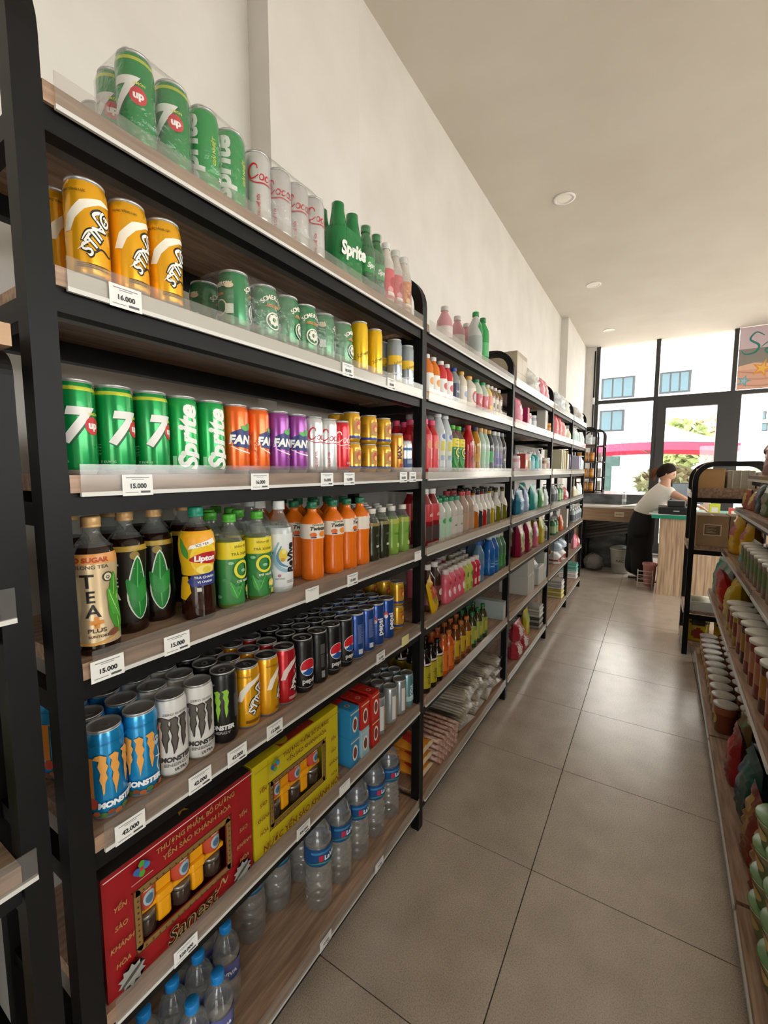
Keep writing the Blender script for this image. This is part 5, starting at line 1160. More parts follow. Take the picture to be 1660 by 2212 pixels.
make_box('x_cream', .045, .16, .20, '#d3cfae', [Q(-.015, .015, .02, .18, '#b8b48a')]); make_box('x_gold', .045, .16, .20, '#b89a5a', [Q(-.015, .015, .02, .18, '#d9c68a')]); make_box('x_lilac', .055, .12, .17, '#c4c0d8', [Q(-.02, .02, .02, .15, '#dfdcea')]); make_box('x_navy', .045, .12, .17, '#4a5068', [Q(-.015, .015, .03, .14, '#c9ccd4')])
make_pump('p_teal', .036, .155, '#2f9a9a', '#5fc0c0'); make_pump('p_aqua', .036, .15, '#57a8bc', '#9fd4dc'); make_pump('p_white', .034, .18, '#d8dcdc', '#a8c4c0'); make_pump('p_green', .034, .17, '#4a8a5a', '#a8c898'); make_pump('p_silver', .034, .18, '#a8adb0', '#5a6068')
make_pouch('u_pink', .12, .17, .06, '#cf7a8a', ((.5, .5, .25, .2, '#e8c8cc'),), '#b85a70', 5); make_pouch('u_red', .13, .20, .06, '#b83a3c', ((.5, .5, .25, .25, '#d98a84'),), '#a02a30', 6); make_pouch('u_salmon', .15, .17, .07, '#d98a80', ((.5, .45, .3, .25, '#e8c0b4'),), None, 7)
make_pouch('u_teal', .17, .20, .07, '#1f8a80', ((.5, .4, .3, .25, '#4fb0a4'),), '#2a9a8c', 8); make_pouch('u_blue', .15, .17, .06, '#2f7a9a', ((.5, .45, .28, .25, '#7fb4d0'),), '#4f94b4', 9); make_pouch('u_lav', .10, .17, .05, '#a0b0d8', ((.5, .5, .3, .25, '#d4dcf0'),), '#8fa0cc', 10); make_pouch('u_green', .12, .16, .05, '#5a9a5c', ((.5, .5, .3, .2, '#b4d0a8'),), '#6aa86a', 11); make_pouch('u_white', .10, .15, .05, '#d4dcda', ((.5, .5, .3, .2, '#b4ccc8'),), '#e6eae8', 12)
make_pouch('u_maroon', .17, .25, .07, '#8a1c3c', ((.5, .45, .30, .34, '#cfc494'), (.5, .5, .16, .16, '#8fae7a'), (.5, .88, .14, .08, '#d9a84a')), None, 13); make_pouch('u_rose', .11, .20, .05, '#c86a88', ((.5, .6, .35, .2, '#d8cfe4'), (.5, .3, .3, .15, '#d94a5a')), None, 14); make_pouch('u_yellow', .14, .22, .06, '#b8a81c', ((.5, .7, .3, .2, '#8fae3a'),), None, 15); make_pouch('u_cream', .12, .12, .06, '#dcd2b4', ((.5, .5, .3, .25, '#c8b888'),), None, 16)
make_pouch('u_clear', .26, .22, .16, '#d5d2ca', (), None, 17, .02, m=noise_mat('milky_plastic', '#e0ded8', '#b4b0a8', ns=22, rough=.25, bump=.6)); make_pouch('u_plastic', .22, .20, .14, '#d0d6dc', (), None, 18, .02, m=noise_mat('bluish_plastic', '#e2e5e6', '#b0b8c0', ns=24, rough=.22, bump=.6))
make_pouch('u_redwhite', .18, .13, .09, '#b03440', ((.4, .5, .2, .3, '#e0d4d2'), (.8, .4, .12, .3, '#e0d4d2')), None, 19, .012); make_pouch('u_diaper', .14, .13, .12, '#d8d8d4', ((.5, .3, .5, .2, '#8a4038'),), None, 20, .012); make_pouch('u_bluepack', .16, .09, .12, '#a8b8c8', ((.5, .5, .3, .3, '#d8dee4'),), None, 21, .01); make_pouch('u_orange', .10, .16, .05, '#d0602c', ((.5, .5, .3, .2, '#e6d8c8'),), None, 22)
make_box('x_storage', .20, .22, .15, '#d0d0ca', [*[Q(-.09+.018*k, -.086+.018*k, .012, .135, '#b9b9b2') for k in range(11)]], name='storage_box', bev=.004); make_box('x_tall', .11, .16, .24, '#a8a9a8', [Q(-.04, .04, .02, .20, '#b8bab8'), Q(-.04, .04, .205, .225, '#4a4e58')]); make_box('x_pattern', .10, .16, .23, '#b4bab4', [E(.0, .15, .03, .04, '#8fa09a', 12), Q(-.04, .04, .03, .07, '#98a8a0')])
for n, c, cc in (('towel_white', '#cfccc6', '#b4b0aa'), ('towel_yellow', '#d8cf9a', '#b8a84a'), ('towel_grey', '#9a9896', '#55534f'), ('towel_teal', '#6fa89a', '#4f8a7c')):
    mb = MB()
    for k in range(4): mb.rbox(-.11, .10-.004*(k % 2), -.075, .075, k*.024, k*.024+.022, .008, k % 2)
    proto(n, 'folded_cloth_stack', n, 'cloth', [('folds', mb.mesh('folds', [paint(c, .8), paint(cc, .8)]))], .076, .096); PROTO[n]['t'] = .22
SPR = [(.022, 0), (.026, .004), (.0265, .012), (.0265, .12), (.022, .135), (.02, .14)]
make_bottle('spray', 'spray', SPR, paint('#3f8a4a', .3), ('#c8302c', .135, .19), [(.03, .10, '#57a05c')], (), None, name='spray_can', cat='can', capr=.022)
B = 2
putp('u_clear', 'bulging bag of clear plastic ware', [1128], 0, B, .02); putp('u_pink', 'pink pack', [1152, 1164], 0, B, .01, rows=2); putp('u_plastic', 'bag of bluish plastic ware', [1182], 0, B, .02)
putp('u_pink', 'pink pouch with pale oval', [1118], 1, B); putp('x_magenta', 'magenta box', [1133], 1, B); put('j_pink', 'pink jar with white lid', [1142], 1, B, 2); put('j_grey', 'grey jar with white lid', [1153], 1, B, 2); put('j_white', 'white jar with brown band', [1162], 1, B, 1, .1); putp('x_white', 'tall white dispenser box', [1172], 1, B, .02); put('j_amber', 'small amber jar', [1184], 1, B, 2)
put('j_pink', 'pink jar with pale band', [1117], 2, B, 2); putp('x_redwhite', 'red box with white panel', [1129], 2, B); put('j_cream', 'cream jar with tan band', [1141], 2, B, 2); put('p_aqua', 'aqua pump bottle', [1149], 2, B, 2); put('p_teal', 'teal pump bottle', [1158], 2, B, 2); put('p_white', 'white pump bottle', [1166], 2, B, 2); put('j_brown', 'brown jar with tan lid', [1176], 2, B, 2); put('j_white', 'white jar', [1184], 2, B, 2)
putp('u_blue', 'blue refill pouch', [1121], 3, B, rows=2); putp('u_lav', 'lavender refill pouch', [1135], 3, B, .03, rows=2); putp('u_teal', 'large teal refill pouch', [1150], 3, B, rows=2); putp('u_green', 'green refill pouch', [1168], 3, B, rows=2); putp('u_white', 'white refill pouch', [1181], 3, B, rows=2)
putp('u_maroon', 'maroon refill pouch with cream oval', [1121, 1139], 4, B, rows=3); putp('u_rose', 'rose refill pouch', [1156], 4, B, rows=2); putp('u_yellow', 'yellow refill pouch', [1168], 4, B, rows=2); put('p_silver', 'silver pump bottle', [1179], 4, B, 2)
putp('x_storage', 'white ribbed storage box', [1117, 1141], 5, B); putp('x_tall', 'tall grey box with dark band', [1158], 5, B); putp('x_pattern', 'patterned pale box', [1174], 5, B)
putp('u_redwhite', 'red and white pack', [1113, 1125], 6, B); putp('u_yellow', 'yellow pack standing upright', [1135], 6, B, .06); putp('towel_grey', 'stack of grey folded cloths', [1146], 6, B); putp('towel_white', 'stack of white folded cloths', [1160], 6, B)
B = 3
putp('u_plastic', 'bag of bluish plastic ware', [1203], 0, B, .02); putp('u_clear', 'bulging bag of clear plastic ware', [1222], 0, B, .02)
putp('u_red', 'red pouch', [1199, 1207], 1, B); putp('u_salmon', 'salmon pouch', [1216], 1, B); putp('u_cream', 'small cream pack', [1227], 1, B)
putp('x_cream', 'upright cream box', [1196, 1200, 1204], 2, B); putp('x_gold', 'upright gold box', [1209], 2, B); putp('x_lilac', 'upright lilac box', [1215], 2, B); putp('x_navy', 'upright navy box', [1220], 2, B); putp('x_lilac', 'upright lilac box beside the steel post', [1227], 2, B)
put('p_silver', 'silver pump bottle', [1196, 1201], 3, B, 2); put('p_green', 'green pump bottle', [1208, 1213], 3, B, 2); putp('u_redwhite', 'red and white pack', [1222], 3, B); putp('u_orange', 'orange pack', [1230], 3, B)
put('p_green', 'green pump bottle with pale label', [1197, 1202], 4, B, 2); putp('u_orange', 'orange pack', [1211], 4, B); putp('x_white', 'tall white box', [1221], 4, B); put('p_silver', 'silver pump bottle', [1230], 4, B)
putp('u_diaper', 'white diaper pack with red base', [1199, 1209], 5, B); putp('u_bluepack', 'pale blue pack', [1219, 1228], 5, B)
putp('towel_yellow', 'stack of yellow folded cloths', [1199, 1210], 6, B); putp('towel_teal', 'stack of teal folded cloths', [1219], 6, B); putp('towel_white', 'stack of white folded cloths', [1228], 6, B)
B = 4
putp('u_clear', 'bulging bag of clear plastic ware', [1244, 1256], 0, B, .02)
put('p_white', 'white pump bottle', [1240, 1243, 1247], 1, B, 2); putp('u_white', 'white refill pouch', [1253, 1258], 1, B)
putp('x_lilac', 'upright lilac box', [1241, 1244], 2, B); put('p_white', 'white pump bottle', [1250, 1254, 1258], 2, B, 2)
putp('u_cream', 'cream pack', [1241], 3, B); putp('u_white', 'white refill pouch', [1248, 1253], 3, B); put('j_brown', 'brown jar', [1258], 3, B, 2)
put('p_silver', 'silver pump bottle', [1240, 1245, 1249, 1253, 1258], 4, B, 2)
putp('u_pink', 'pink pouch', [1241], 5, B); putp('u_redwhite', 'red and white pack', [1248, 1256], 5, B)
putp('towel_white', 'stack of white folded cloths', [1240], 6, B); put('spray', 'green spray can with red cap', [1248, 1252, 1256, 1259], 6, B, 2)
putp('x_storage', 'white ribbed storage box stacked above another', [1117], 5, 2, zoff=.1505); putp('u_bluepack', 'pale blue pack lying on the storage boxes', [1141], 5, 2, zoff=.1505)
putp('u_diaper', 'white pack with red base', [1172, 1183], 6, 2); putp('u_bluepack', 'pale blue pack', [1178], 6, 2, .12)
putp('u_redwhite', 'red and white pack piled on another', [1116], 6, 2, zoff=.1305)
putp('towel_white', 'white folded cloths piled on grey ones', [1148], 6, 2, zoff=.0965); putp('towel_grey', 'grey folded cloths piled on white ones', [1161], 6, 2, zoff=.0965)
putp('towel_white', 'white folded cloths piled on yellow ones', [1200], 6, 3, zoff=.0965); putp('towel_yellow', 'yellow folded cloths piled on others', [1212], 6, 3, zoff=.0965); putp('u_bluepack', 'pale blue pack piled on folded cloths', [1226], 6, 3, zoff=.0965)
putp('u_bluepack', 'pale blue pack piled on the diaper packs', [1201, 1212], 5, 3, zoff=.1305); putp('u_orange', 'orange pack behind the pale blue packs', [1226], 5, 3, .15)
putp('u_pink', 'pink pouch beside the steel post', [1259], 5, 4); putp('towel_teal', 'stack of teal folded cloths', [1244], 6, 4, .0, zoff=.0965)
put('p_white', 'white pump bottle', [1215, 1220], 4, 3, 2, .1); put('j_cream', 'cream jar', [1227], 3, 3, 1, .12); put('p_green', 'green pump bottle', [1172, 1180], 2, 2, 1, .15); put('p_silver', 'silver pump bottle', [1120, 1132], 2, 2, 1, .2)
putp('u_teal', 'large teal refill pouch in the rear', [1128], 3, 2, .17); putp('u_maroon', 'maroon pouch in the rear', [1160], 4, 2, .2)
# ---------------- bottom shelf of the bottled drinks bay
z6 = TOPS[6]
make_pouch('noodle_pack', .13, .20, .05, '#d98a2c', ((.5, .55, .3, .25, '#c8382c'), (.5, .25, .35, .12, '#e8c86a')), '#e8d8b8', 31, flat=True)
def flat_pack(kind, x, y, z, rz, label, cat='pack', grp=None, tilt=0.0):
    """a bag lying on its back"""
    t = PROTO[kind]['t']; h = PROTO[kind]['h']
    o = place(kind, (x, y, z+t/2), 0, label, cat, grp)
    o.rotation_mode = 'XYZ'; o.rotation_euler = (0, -PI/2+tilt, rz); return o
for k in range(3):
    flat_pack('noodle_pack', XF-.235, 1.65+.004*k, z6+.002+k*.052, PI, 'orange and red snack pack, %s from the bottom of the lying pile' % ORDN[k], 'pack', 'orange snack packs lying on the bottom shelf')
mb = MB()
for j in range(6):
    for k in range(5): mb.tube([(.02, -.11+.036*j+.012*math.sin(k), .012+.0*k), (-.10, -.11+.036*j, .018), (-.24, -.105+.036*j, .012)], .0125, 6) if k == 0 else None
proto('sausage_pack', 'sausage_pack', '', 'pack', [('sausages', mb.mesh('sausages', noise_mat('brown_sausage', '#9a6a58', '#c8a898', ns=60, rough=.35)))], .12, .03)
for k in range(4):
    o = place('sausage_pack', (XF-.035, 1.87+.006*k, z6+.001+k*.0265), 0, 'pack of brown sausage sticks, %s from the bottom of the pile' % ORDN[k], 'pack', 'packs of brown sausage sticks')
def cutlery_bag(y, z, seed, rz, where, nst):
    """clear bag of bundled chopsticks and cups"""
    rnd = random.Random(seed)
    o = thing('utensil_bag', 'clear bag of pale utensils, %s of the %s stack from the sausage packs' % (where, ORDN[nst]), 'bag', (XF-.15, y, z), rz, 'clear bags of disposable utensils')
    nx, ny = 12, 9; vs = []; w, l, t = .17, .28, .07
    for s in (1, -1):
        for j in range(ny+1):
            for i in range(nx+1):
                a = i/nx*2-1; b = j/ny*2-1
                hh = t*(max(0, 1-a*a)**.4)*(max(0, 1-b*b)**.4)
                e = i in (0, nx) or j in (0, ny)
                z_ = t*.5+(hh*.5+(0 if e else rnd.uniform(-.008, .008)))*(s if s > 0 else 1)*(1 if s > 0 else -1)
                vs.append((a*l/2, b*w/2+rnd.uniform(-.004, .004), max(z_, .001)))
    n = (nx+1)*(ny+1); fs = []
    for s in (0, 1):
        for j in range(ny):
            for i in range(nx):
                q = s*n+j*(nx+1)+i; f = [q, q+1, q+nx+2, q+nx+1]; fs.append(f if s == 0 else f[::-1])
    MB().add(vs, fs, 0, True).build('bag', CRINK, o)
    mb = MB()
    for k in range(16):
        yy = -.062+.0082*k; zz = .022+.012*(k % 3); mb.tube([(-.11, yy, zz), (.0, yy+rnd.uniform(-.004, .004), zz+.004), (.11, yy+rnd.uniform(-.006, .006), zz)], .0042, 5)
    mb.build('utensils', mat('pale_bamboo', '#cfc0a4', .5), o)
yy = 2.10
for k in range(4):
    for s in range(3): cutlery_bag(yy+k*.165+.01*s, z6+.001+s*.062, 40+k*3+s, .12*((k+s) % 3-1), ('bottom', 'middle', 'top')[s], k)
# ---------------- near rack: what shows at the picture's edge
bt('b_bigGreen', [(a*1.6, b*1.35) for a, b in SODA], mat('green_juice', '#3f7a2a', .1, trans=.35), '#1f9a3a', [(.03, .15, '#5aa02c')], [P([(-.03, .06), (.02, .04), (.03, .13), (-.02, .14)], '#8fc04a')])
for i_, y in enumerate((.165, .05, -.07, -.19, -.31)):
    place('b_bigGreen', (XF-.075, y, .134), .3, 'large green drink bottle on the shorter rack, %s from the soda bay' % ORDN[i_], None, 'large green bottles on the shorter rack')
make_pouch('tissue_pack', .16, .24, .09, '#7fbf2c', ((.5, .12, .8, .10, '#e4e6e0'), (.5, .95, .8, .12, '#e4e6e0'), (.7, .3, .2, .12, '#7fb8d8')), '#e4e6e0', 33)
for i_ in range(4): place('tissue_pack', (XF-.062, .105-.18*i_, .922), .0, 'lime green and white pack on the shorter rack, %s from the soda bay' % ORDN[i_], 'pack', 'lime green packs')
make_box('blue_box', .09, .16, .21, '#2a4f9a', [Q(-.03, .03, .05, .16, '#4f7ac0')]); 
for i_ in range(6): place('blue_box', (XF-.10, .115-.11*i_, 1.320), 0, 'blue box on the shorter rack, %s from the soda bay' % ORDN[i_], 'box', 'blue boxes')
price_tag(.185, 1.284, '', 'blank white price tag on the guard of the shorter rack')

# ================================================================== right-hand gondola
SL = 0.0183
TX = [.335, .389, .456, .512, .575]; TZ = [.075, .565, .874, 1.193, 1.425]
def gx(t, y): return TX[t]+(y-4.1)*SL
go = thing('gondola_shelf', 'stepped snack gondola with taupe wooden decks along the right of the aisle', 'shelf')
def slab(x0f, x1f, y0, y1, z0, z1):
    v = [(x0f(y0), y0, z0), (x1f(y0), y0, z0), (x0f(y1), y1, z0), (x1f(y1), y1, z0)]; v += [(a, b, z1) for a, b, _ in v]
    return MB().add(v, [(0, 2, 3, 1), (4, 5, 7, 6), (0, 1, 5, 4), (2, 6, 7, 3), (0, 4, 6, 2), (1, 3, 7, 5)])
cuts = [.55, 1.688, 2.748, 4.10]
for t in range(5):
    for a, b in zip(cuts, cuts[1:]):
        d = slab(lambda y: gx(t, y), lambda y: gx(0, y)+.56, a+.008, b-.008, TZ[t], TZ[t]+.034).build('deck_board', BOARD, go)
        slab(lambda y: gx(t, y)-.006, lambda y: gx(t, y)-.0005, a+.012, b-.012, TZ[t]-.004, TZ[t]+.012).build('price_rail', RAIL_STRIP, d)
        if t >= 2: slab(lambda y: gx(t, y)-.005, lambda y: gx(t, y)-.0035, a+.012, b-.012, TZ[t]+.012, TZ[t]+.045).build('clear_guard', GUARD, d)
        slab(lambda y: gx(t, y)+.02, lambda y: gx(t, y)+.04, a+.02, b-.02, TZ[t]-.035, TZ[t]-.001).build('front_beam', BLACK, go)
for y in cuts:
    slab(lambda q: gx(0, q)+.50, lambda q: gx(0, q)+.56, y-.03 if y > 1 else y, y+.03 if y < 4 else y, 0, 1.46).build('upright', BLACK, go)
    for t in range(1, 5):
        z = TZ[t]
        v = [(gx(t, y)+.05, y-.006, z-.03), (gx(0, y)+.50, y-.006, z-.16), (gx(0, y)+.50, y-.006, z-.001), (gx(t, y)+.05, y-.006, z-.001)]; v += [(p[0], y+.006, p[2]) for p in v]
        MB().add(v, [(0, 1, 2, 3), (7, 6, 5, 4), (0, 4, 5, 1), (1, 5, 6, 2), (2, 6, 7, 3), (3, 7, 4, 0)]).build('bracket', BLACK, go)
slab(lambda y: gx(0, y)+.56, lambda y: gx(0, y)+.575, .55, 4.1, .05, 1.46).build('back_panel', mat('dark_back_panel', '#2a2826', .6), go)
slab(lambda y: gx(0, y)+.05, lambda y: gx(0, y)+.07, .56, 4.09, 0, .074).build('plinth', BLACK, go)
# end cap frame with rounded top, standing across the end of the gondola
XR0, XR1, YR0, YR1 = .252, .80, 4.21, 4.72
er = thing('display_rack', 'black round-topped rack holding brown cartons at the end of the snack gondola', 'shelf')
def arch_frame(y, parent):
    r = .13; h = .018; pts = [(XR0+h, y, 0), (XR0+h, y, .7), (XR0+h, y, 1.565-h-r)]
    pts += [(XR0+h+r-r*math.cos(PI/2*k/8), y, 1.565-h-r+r*math.sin(PI/2*k/8)) for k in range(1, 9)]
    pts += [(XR1-h-r+r*math.sin(PI/2*k/8), y, 1.565-h-r+r*math.cos(PI/2*k/8)) for k in range(0, 9)]+[(XR1-h, y, 0)]
    MB().tube(pts, h, square=True, up=(0, 1, 0)).build('side_frame', BLACK, parent)
    for z in (.30, .83, 1.245): MB().box(XR0+.036, XR1-.036, y-.014, y+.014, z, z+.035).build('cross_rail', BLACK, parent)
arch_frame(YR0+.018, er); arch_frame(YR1-.018, er)
for z in (.065, .335, .865, 1.28):
    MB().box(XR0+.002, XR1-.002, YR0+.038, YR1-.038, z, z+.028).build('shelf_board', BOARD, er)
    g = MB().box(XR0-.006, XR0+.001, YR0+.04, YR1-.04, z-.002, z+.008).build('price_rail', RAIL_STRIP, er)
    MB().box(XR0-.008, XR0-.005, YR0+.03, YR1-.03, z-.002, z+.06).build('clear_guard', GUARD, g)
MB().box(XR0+.04, XR1-.04, YR0+.040, YR0+.046, .363, .44).build('tray_front', paint('#d3d0c8', .5), er)
MB().box(XR0+.03, XR1-.03, YR0+.037, YR0+.040, 1.30, 1.36).build('board_front', BOARD, er)
def cbox(x, y, z, w, d, h, label, grp=None, tape=True, win=False, c=CARD):
    o = thing('cardboard_box', label, 'box', (x, y, z), 0, grp)
    MB().rbox(0, w, 0, d, 0, h, .003).build('body', c, o)
    if tape: MB().box(w*.46, w*.54, -.0008, d*.5, h, h+.0008).build('tape', paint('#c4a884', .3), o)
    if win:
        q = obj('print', gfx('print', [Q(.045, w-.045, h*.36, h*.72, '#d0bfa0'), Q(.052, w-.052, h*.39, h*.69, '#6d5840'), *tiny(.06, w-.08, h*.64, 5, '#bca888', .004, .012)], None), o, (0, 0, 0)); q.rotation_euler = (0, 0, 0)
        me = q.data
        for v in me.vertices: v.co = (v.co.y, -v.co.x-.0003, v.co.z)
    return o
cbox(.300, 4.27, .894, .205, .30, .245, 'brown cardboard box with a printed window panel on the end rack, next to the aisle', win=True)
cbox(.510, 4.27, .894, .205, .30, .245, 'brown cardboard box with a printed panel on the end rack, next to the gondola', win=True)
cbox(.290, 4.30, 1.309, .17, .26, .20, 'plain tan cardboard box on the top board of the end rack', c=noise_mat('tan_cardboard', '#c49a66', '#b58a58', ns=5, rough=.8))
pk = thing('paper_pack', 'greyish paper-wrapped pack with bands on the top board of the end rack', 'pack', (.475, 4.30, 1.309))
MB().rbox(0, .17, 0, .25, 0, .185, .006).build('body', noise_mat('grey_wrap', '#b3a996', '#9a9080', ns=9, rough=.6), pk)
for k in range(3): MB().box(.03+k*.05, .036+k*.05, -.002, .252, 0, .187).build('band', paint('#cfc8ba', .5), pk)
pk = thing('paper_pack', 'pale ridged pack beside the banded pack on the end rack', 'pack', (.655, 4.30, 1.309))
for k in range(4): MB().rbox(.028*k, .028*k+.026, 0, .25, 0, .17+.004*(k % 2), .004).build('bundle', paint('#bdb4a6', .5), pk)
for k, (x, lab) in enumerate(((.30, 'white rolled pack in the tray of the end rack, next to the aisle'), (.44, 'second white rolled pack in the tray of the end rack'), (.58, 'white rolled pack in the tray of the end rack, beside the gondola'))):
    o = thing('paper_roll', lab, 'roll', (x, 4.27, .3635)); MB().tube([(0, .06, .055), (.125, .06, .055)], .053, 14).build('roll', noise_mat('ivory_wrap', '#cfcdb4', '#b0ae94', ns=12, rough=.5), o)
make_pouch('y_packet', .16, .21, .08, '#b8a01c', ((.5, .75, .45, .1, '#3a2a1c'), (.5, .35, .3, .2, '#8a2a1c')), '#8a5a2a', 51)
for k in range(2): place('y_packet', (.36+k*.18, 4.33, .094), -PI/2, 'yellow and brown packet at the foot of the end rack, ' + ('aisle side' if k == 0 else 'gondola side'), 'pack', 'yellow packets at the foot of the end rack')

# ---- goods on the gondola
def make_cup(kind, r, h, c, band, lid, lidmat=None):
    body = MB().lathe([(r*.74, 0), (r*.76, .003), (r*.80, h*.25), (r*.9, h*.7), (r*.97, h-.006), (r, h-.004), (r, h)], 22, mats=[0, 0, 0, 1, 0, 2]).mesh('cup_body', [paint(c, .35), paint(band, .35), WHITE])
    ld = MB().lathe([(r*1.0, h), (r*1.02, h+.001), (r*.99, h+.003), (r*.4, h+.0035), (0, h+.0035)], 22).mesh('lid', lidmat or paint(lid, .3))
    proto(kind, 'noodle_cup', kind, 'cup', [('body', body), ('lid', ld), ('print', gfx('print', [E(0, h*.5, r*.6, h*.25, '#e0c07a', 14), T('MÌ', 0, h*.46, h*.2, '#7a1c14', 0, .05)], lambda z: r*(.76+.22*z/h), coarse=True))], r*1.02, h+.004)
SLID = noise_mat('silver_foil_lid', '#b9b3aa', '#d8d2c8', ns=30, rough=.35)
make_cup('cup_brown', .054, .150, '#8a4a34', '#b06a48', '', SLID); make_cup('bowl_green', .078, .09, '#7a8a5a', '#a89a6a', '#6f9a5c')
z1 = TZ[0]+.0345
for k in range(11):
    y = 2.83+.114*k
    for c in range(3):
        place('cup_brown', (gx(0, y)+.066+c*.114, y, z1), PI+.3*c, 'brown noodle cup with silver lid, %s from end rack, %s column' % (ORDN[10-k], ('aisle', 'middle', 'rear')[c]), None, 'brown noodle cups on the lowest deck')
def bag(kind, x, y, z, rz, label, tilt=(0, 0), sc=None, cat='snack bag'):
    return place(kind, (x, y, z), rz, label, cat, None, tilt=(tilt[0], tilt[1], 0) if any(tilt) else None, scale=sc)
make_pouch('g_herb', .20, .22, .09, '#7a6038', ((.5, .5, .3, .2, '#a8906a'), (.7, .8, .15, .1, '#3f8a2c')), '#cfc49a', 61, .012); make_pouch('g_red', .16, .24, .07, '#a01c20', ((.5, .6, .3, .2, '#c8383a'),), '#7a1418', 62, .01)
make_pouch('g_teal', .24, .26, .10, '#0f4a48', ((.5, .75, .4, .12, '#1f6a60'), (.35, .5, .15, .3, '#1c3f6a')), '#123a44', 63, .014); make_pouch('g_rust', .17, .25, .07, '#8a3a2a', ((.5, .5, .3, .3, '#a8722c'), (.4, .75, .2, .1, '#c8a04a')), '#7a2a20', 64, .012)
make_pouch('g_dark', .22, .22, .10, '#1c2420', ((.5, .5, .3, .3, '#2a4a3a'), (.3, .7, .15, .12, '#8a2a2a')), '#2a3430', 65, .014)
make_pouch('g_chips_teal', .20, .26, .11, '#8f9a94', ((.18, .5, .26, .6, '#2f9a90'), (.75, .6, .2, .15, '#b8402c')), '#b4c8c0', 66, .008); make_pouch('g_chips_red', .20, .26, .11, '#b82a20', ((.3, .4, .3, .3, '#d9822c'), (.7, .5, .2, .2, '#c8502c')), '#8a1c18', 67, .012); make_pouch('g_chips_yel', .20, .26, .12, '#c0a01c', ((.5, .5, .3, .25, '#d8c04a'),), '#a88a14', 68, .012)
make_pouch('g_yellow', .20, .26, .11, '#c8981c', ((.5, .6, .28, .2, '#b8505a'), (.5, .3, .35, .2, '#d8b030'), (.15, .6, .12, .4, '#9a3a3a')), '#d8b82a', 69, .012); make_pouch('g_fish', .22, .16, .07, '#5fa8a4', ((.5, .5, .25, .3, '#b4d0cc'), (.3, .6, .12, .15, '#b85a50')), '#cfdcd8', 70, .01)
make_pouch('g_brownpink', .26, .30, .14, '#8f6258', ((.5, .5, .3, .3, '#b8948a'), (.25, .35, .2, .2, '#7a3f38')), '#a8847a', 71, .02); make_pouch('g_green', .22, .26, .10, '#4a5a30', ((.5, .4, .3, .25, '#7a6a3a'), (.5, .8, .5, .1, '#c8ccc4')), '#3a4448', 72, .012); make_pouch('g_black', .20, .24, .09, '#2a2a30', ((.5, .6, .3, .2, '#7a8a94'),), '#3a3a40', 73, .012); make_pouch('g_mix', .16, .14, .06, '#a85a4a', ((.5, .5, .3, .3, '#d8c46a'), (.2, .5, .15, .3, '#7a4a9a')), '#d8d0a8', 74, .012)
FR = PI                                                     # bags face the aisle
bag('g_herb', .44, 2.62, z1, FR, 'brown herb packet with a green tie on the lowest gondola deck'); bag('g_dark', .50, 2.40, z1, FR, 'dark green packet behind the red packet on the lowest gondola deck')
bag('g_red', .375, 2.40, z1, FR, 'bright red packet standing at the deck edge'); bag('g_teal', .40, 2.17, z1, FR, 'dark teal bag with blue panel on the lowest gondola deck'); bag('g_dark', .56, 2.62, z1, FR, 'dark green packet behind the brown herb packet')
bag('g_red', .47, 1.985, z1, FR, 'red packet between the teal bag and the rust packets', (0, -.1)); bag('g_rust', .37, 1.93, z1, FR, 'rust-brown packet with gold patch next to the teal bag'); bag('g_rust', .37, 1.755, z1, FR, 'rust-brown packet beside the noodle bowls'); bag('g_dark', .56, 1.90, z1, FR, 'dark green packet behind the rust packets')
st = MB(); 
st.tube([(0, 0, 0), (.02, .01, .10), (.03, .02, .20)], .014, 8); 
o = thing('striped_stick', 'white and green striped stick poking out of the teal bag', 'stick', (.385, 2.29, z1+.0)); 
for k in range(8): MB().tube([(.004*k, 0, .03*k), (.004*(k+1), 0, .03*(k+1))], .013, 8).build('segment', paint('#e4e8e0' if k % 2 else '#3f7a5a', .4), o)
for k in range(4): place('bowl_green', (gx(0, 1.60)+.092, 1.605, z1+k*.0945), PI, 'green-lidded noodle bowl, %s from the bottom of the stack beside the rust packet' % ORDN[k], None, 'stacked noodle bowls')
for k in range(4): place('bowl_green', (gx(0, 1.42)+.092, 1.435, z1+k*.0945), PI, 'green-lidded noodle bowl, %s from the bottom of the second stack' % ORDN[k], None, 'second stack of noodle bowls')
z2 = TZ[1]+.0345
bag('g_chips_teal', gx(1, 3.96)+.075, 3.96, z2, FR+.2, 'teal and grey chips bag next to the end rack'); bag('g_chips_teal', gx(1, 3.74)+.09, 3.73, z2, FR, 'teal and grey chips bag beside the red chips bag')
bag('g_chips_red', gx(1, 3.5)+.08, 3.50, z2, FR, 'red and orange chips bag on the second gondola deck', (0, .25)); bag('g_chips_yel', gx(1, 3.27)+.08, 3.27, z2, FR, 'yellow chips bag on the second gondola deck')
def make_tub(kind, r, h, c, band):
    body = MB().lathe([(r*.9, 0), (r*.94, .004), (r*.95, h*.3), (r*.95, h*.75), (r*.96, h-.02), (r*.96, h-.014)], 20, mats=[0, 0, 1, 0, 0]).mesh('tub', [paint(c, .25), paint(band, .25)])
    ld = MB().lathe([(r, h-.014), (r*1.03, h-.012), (r*1.03, h-.002), (r*.95, h), (0, h)], 20).mesh('lid', paint('#dcd8cf', .4))
    proto(kind, 'snack_tub', kind, 'tub', [('body', body), ('lid', ld)], r*1.03, h)
make_tub('tub_yellow', .060, .160, '#b8941c', '#8a3a2a'); make_tub('tub_red', .056, .195, '#8a3a32', '#b87a5a'); make_tub('tub_dark', .056, .195, '#5a3428', '#a8742c')
ty = 3.10
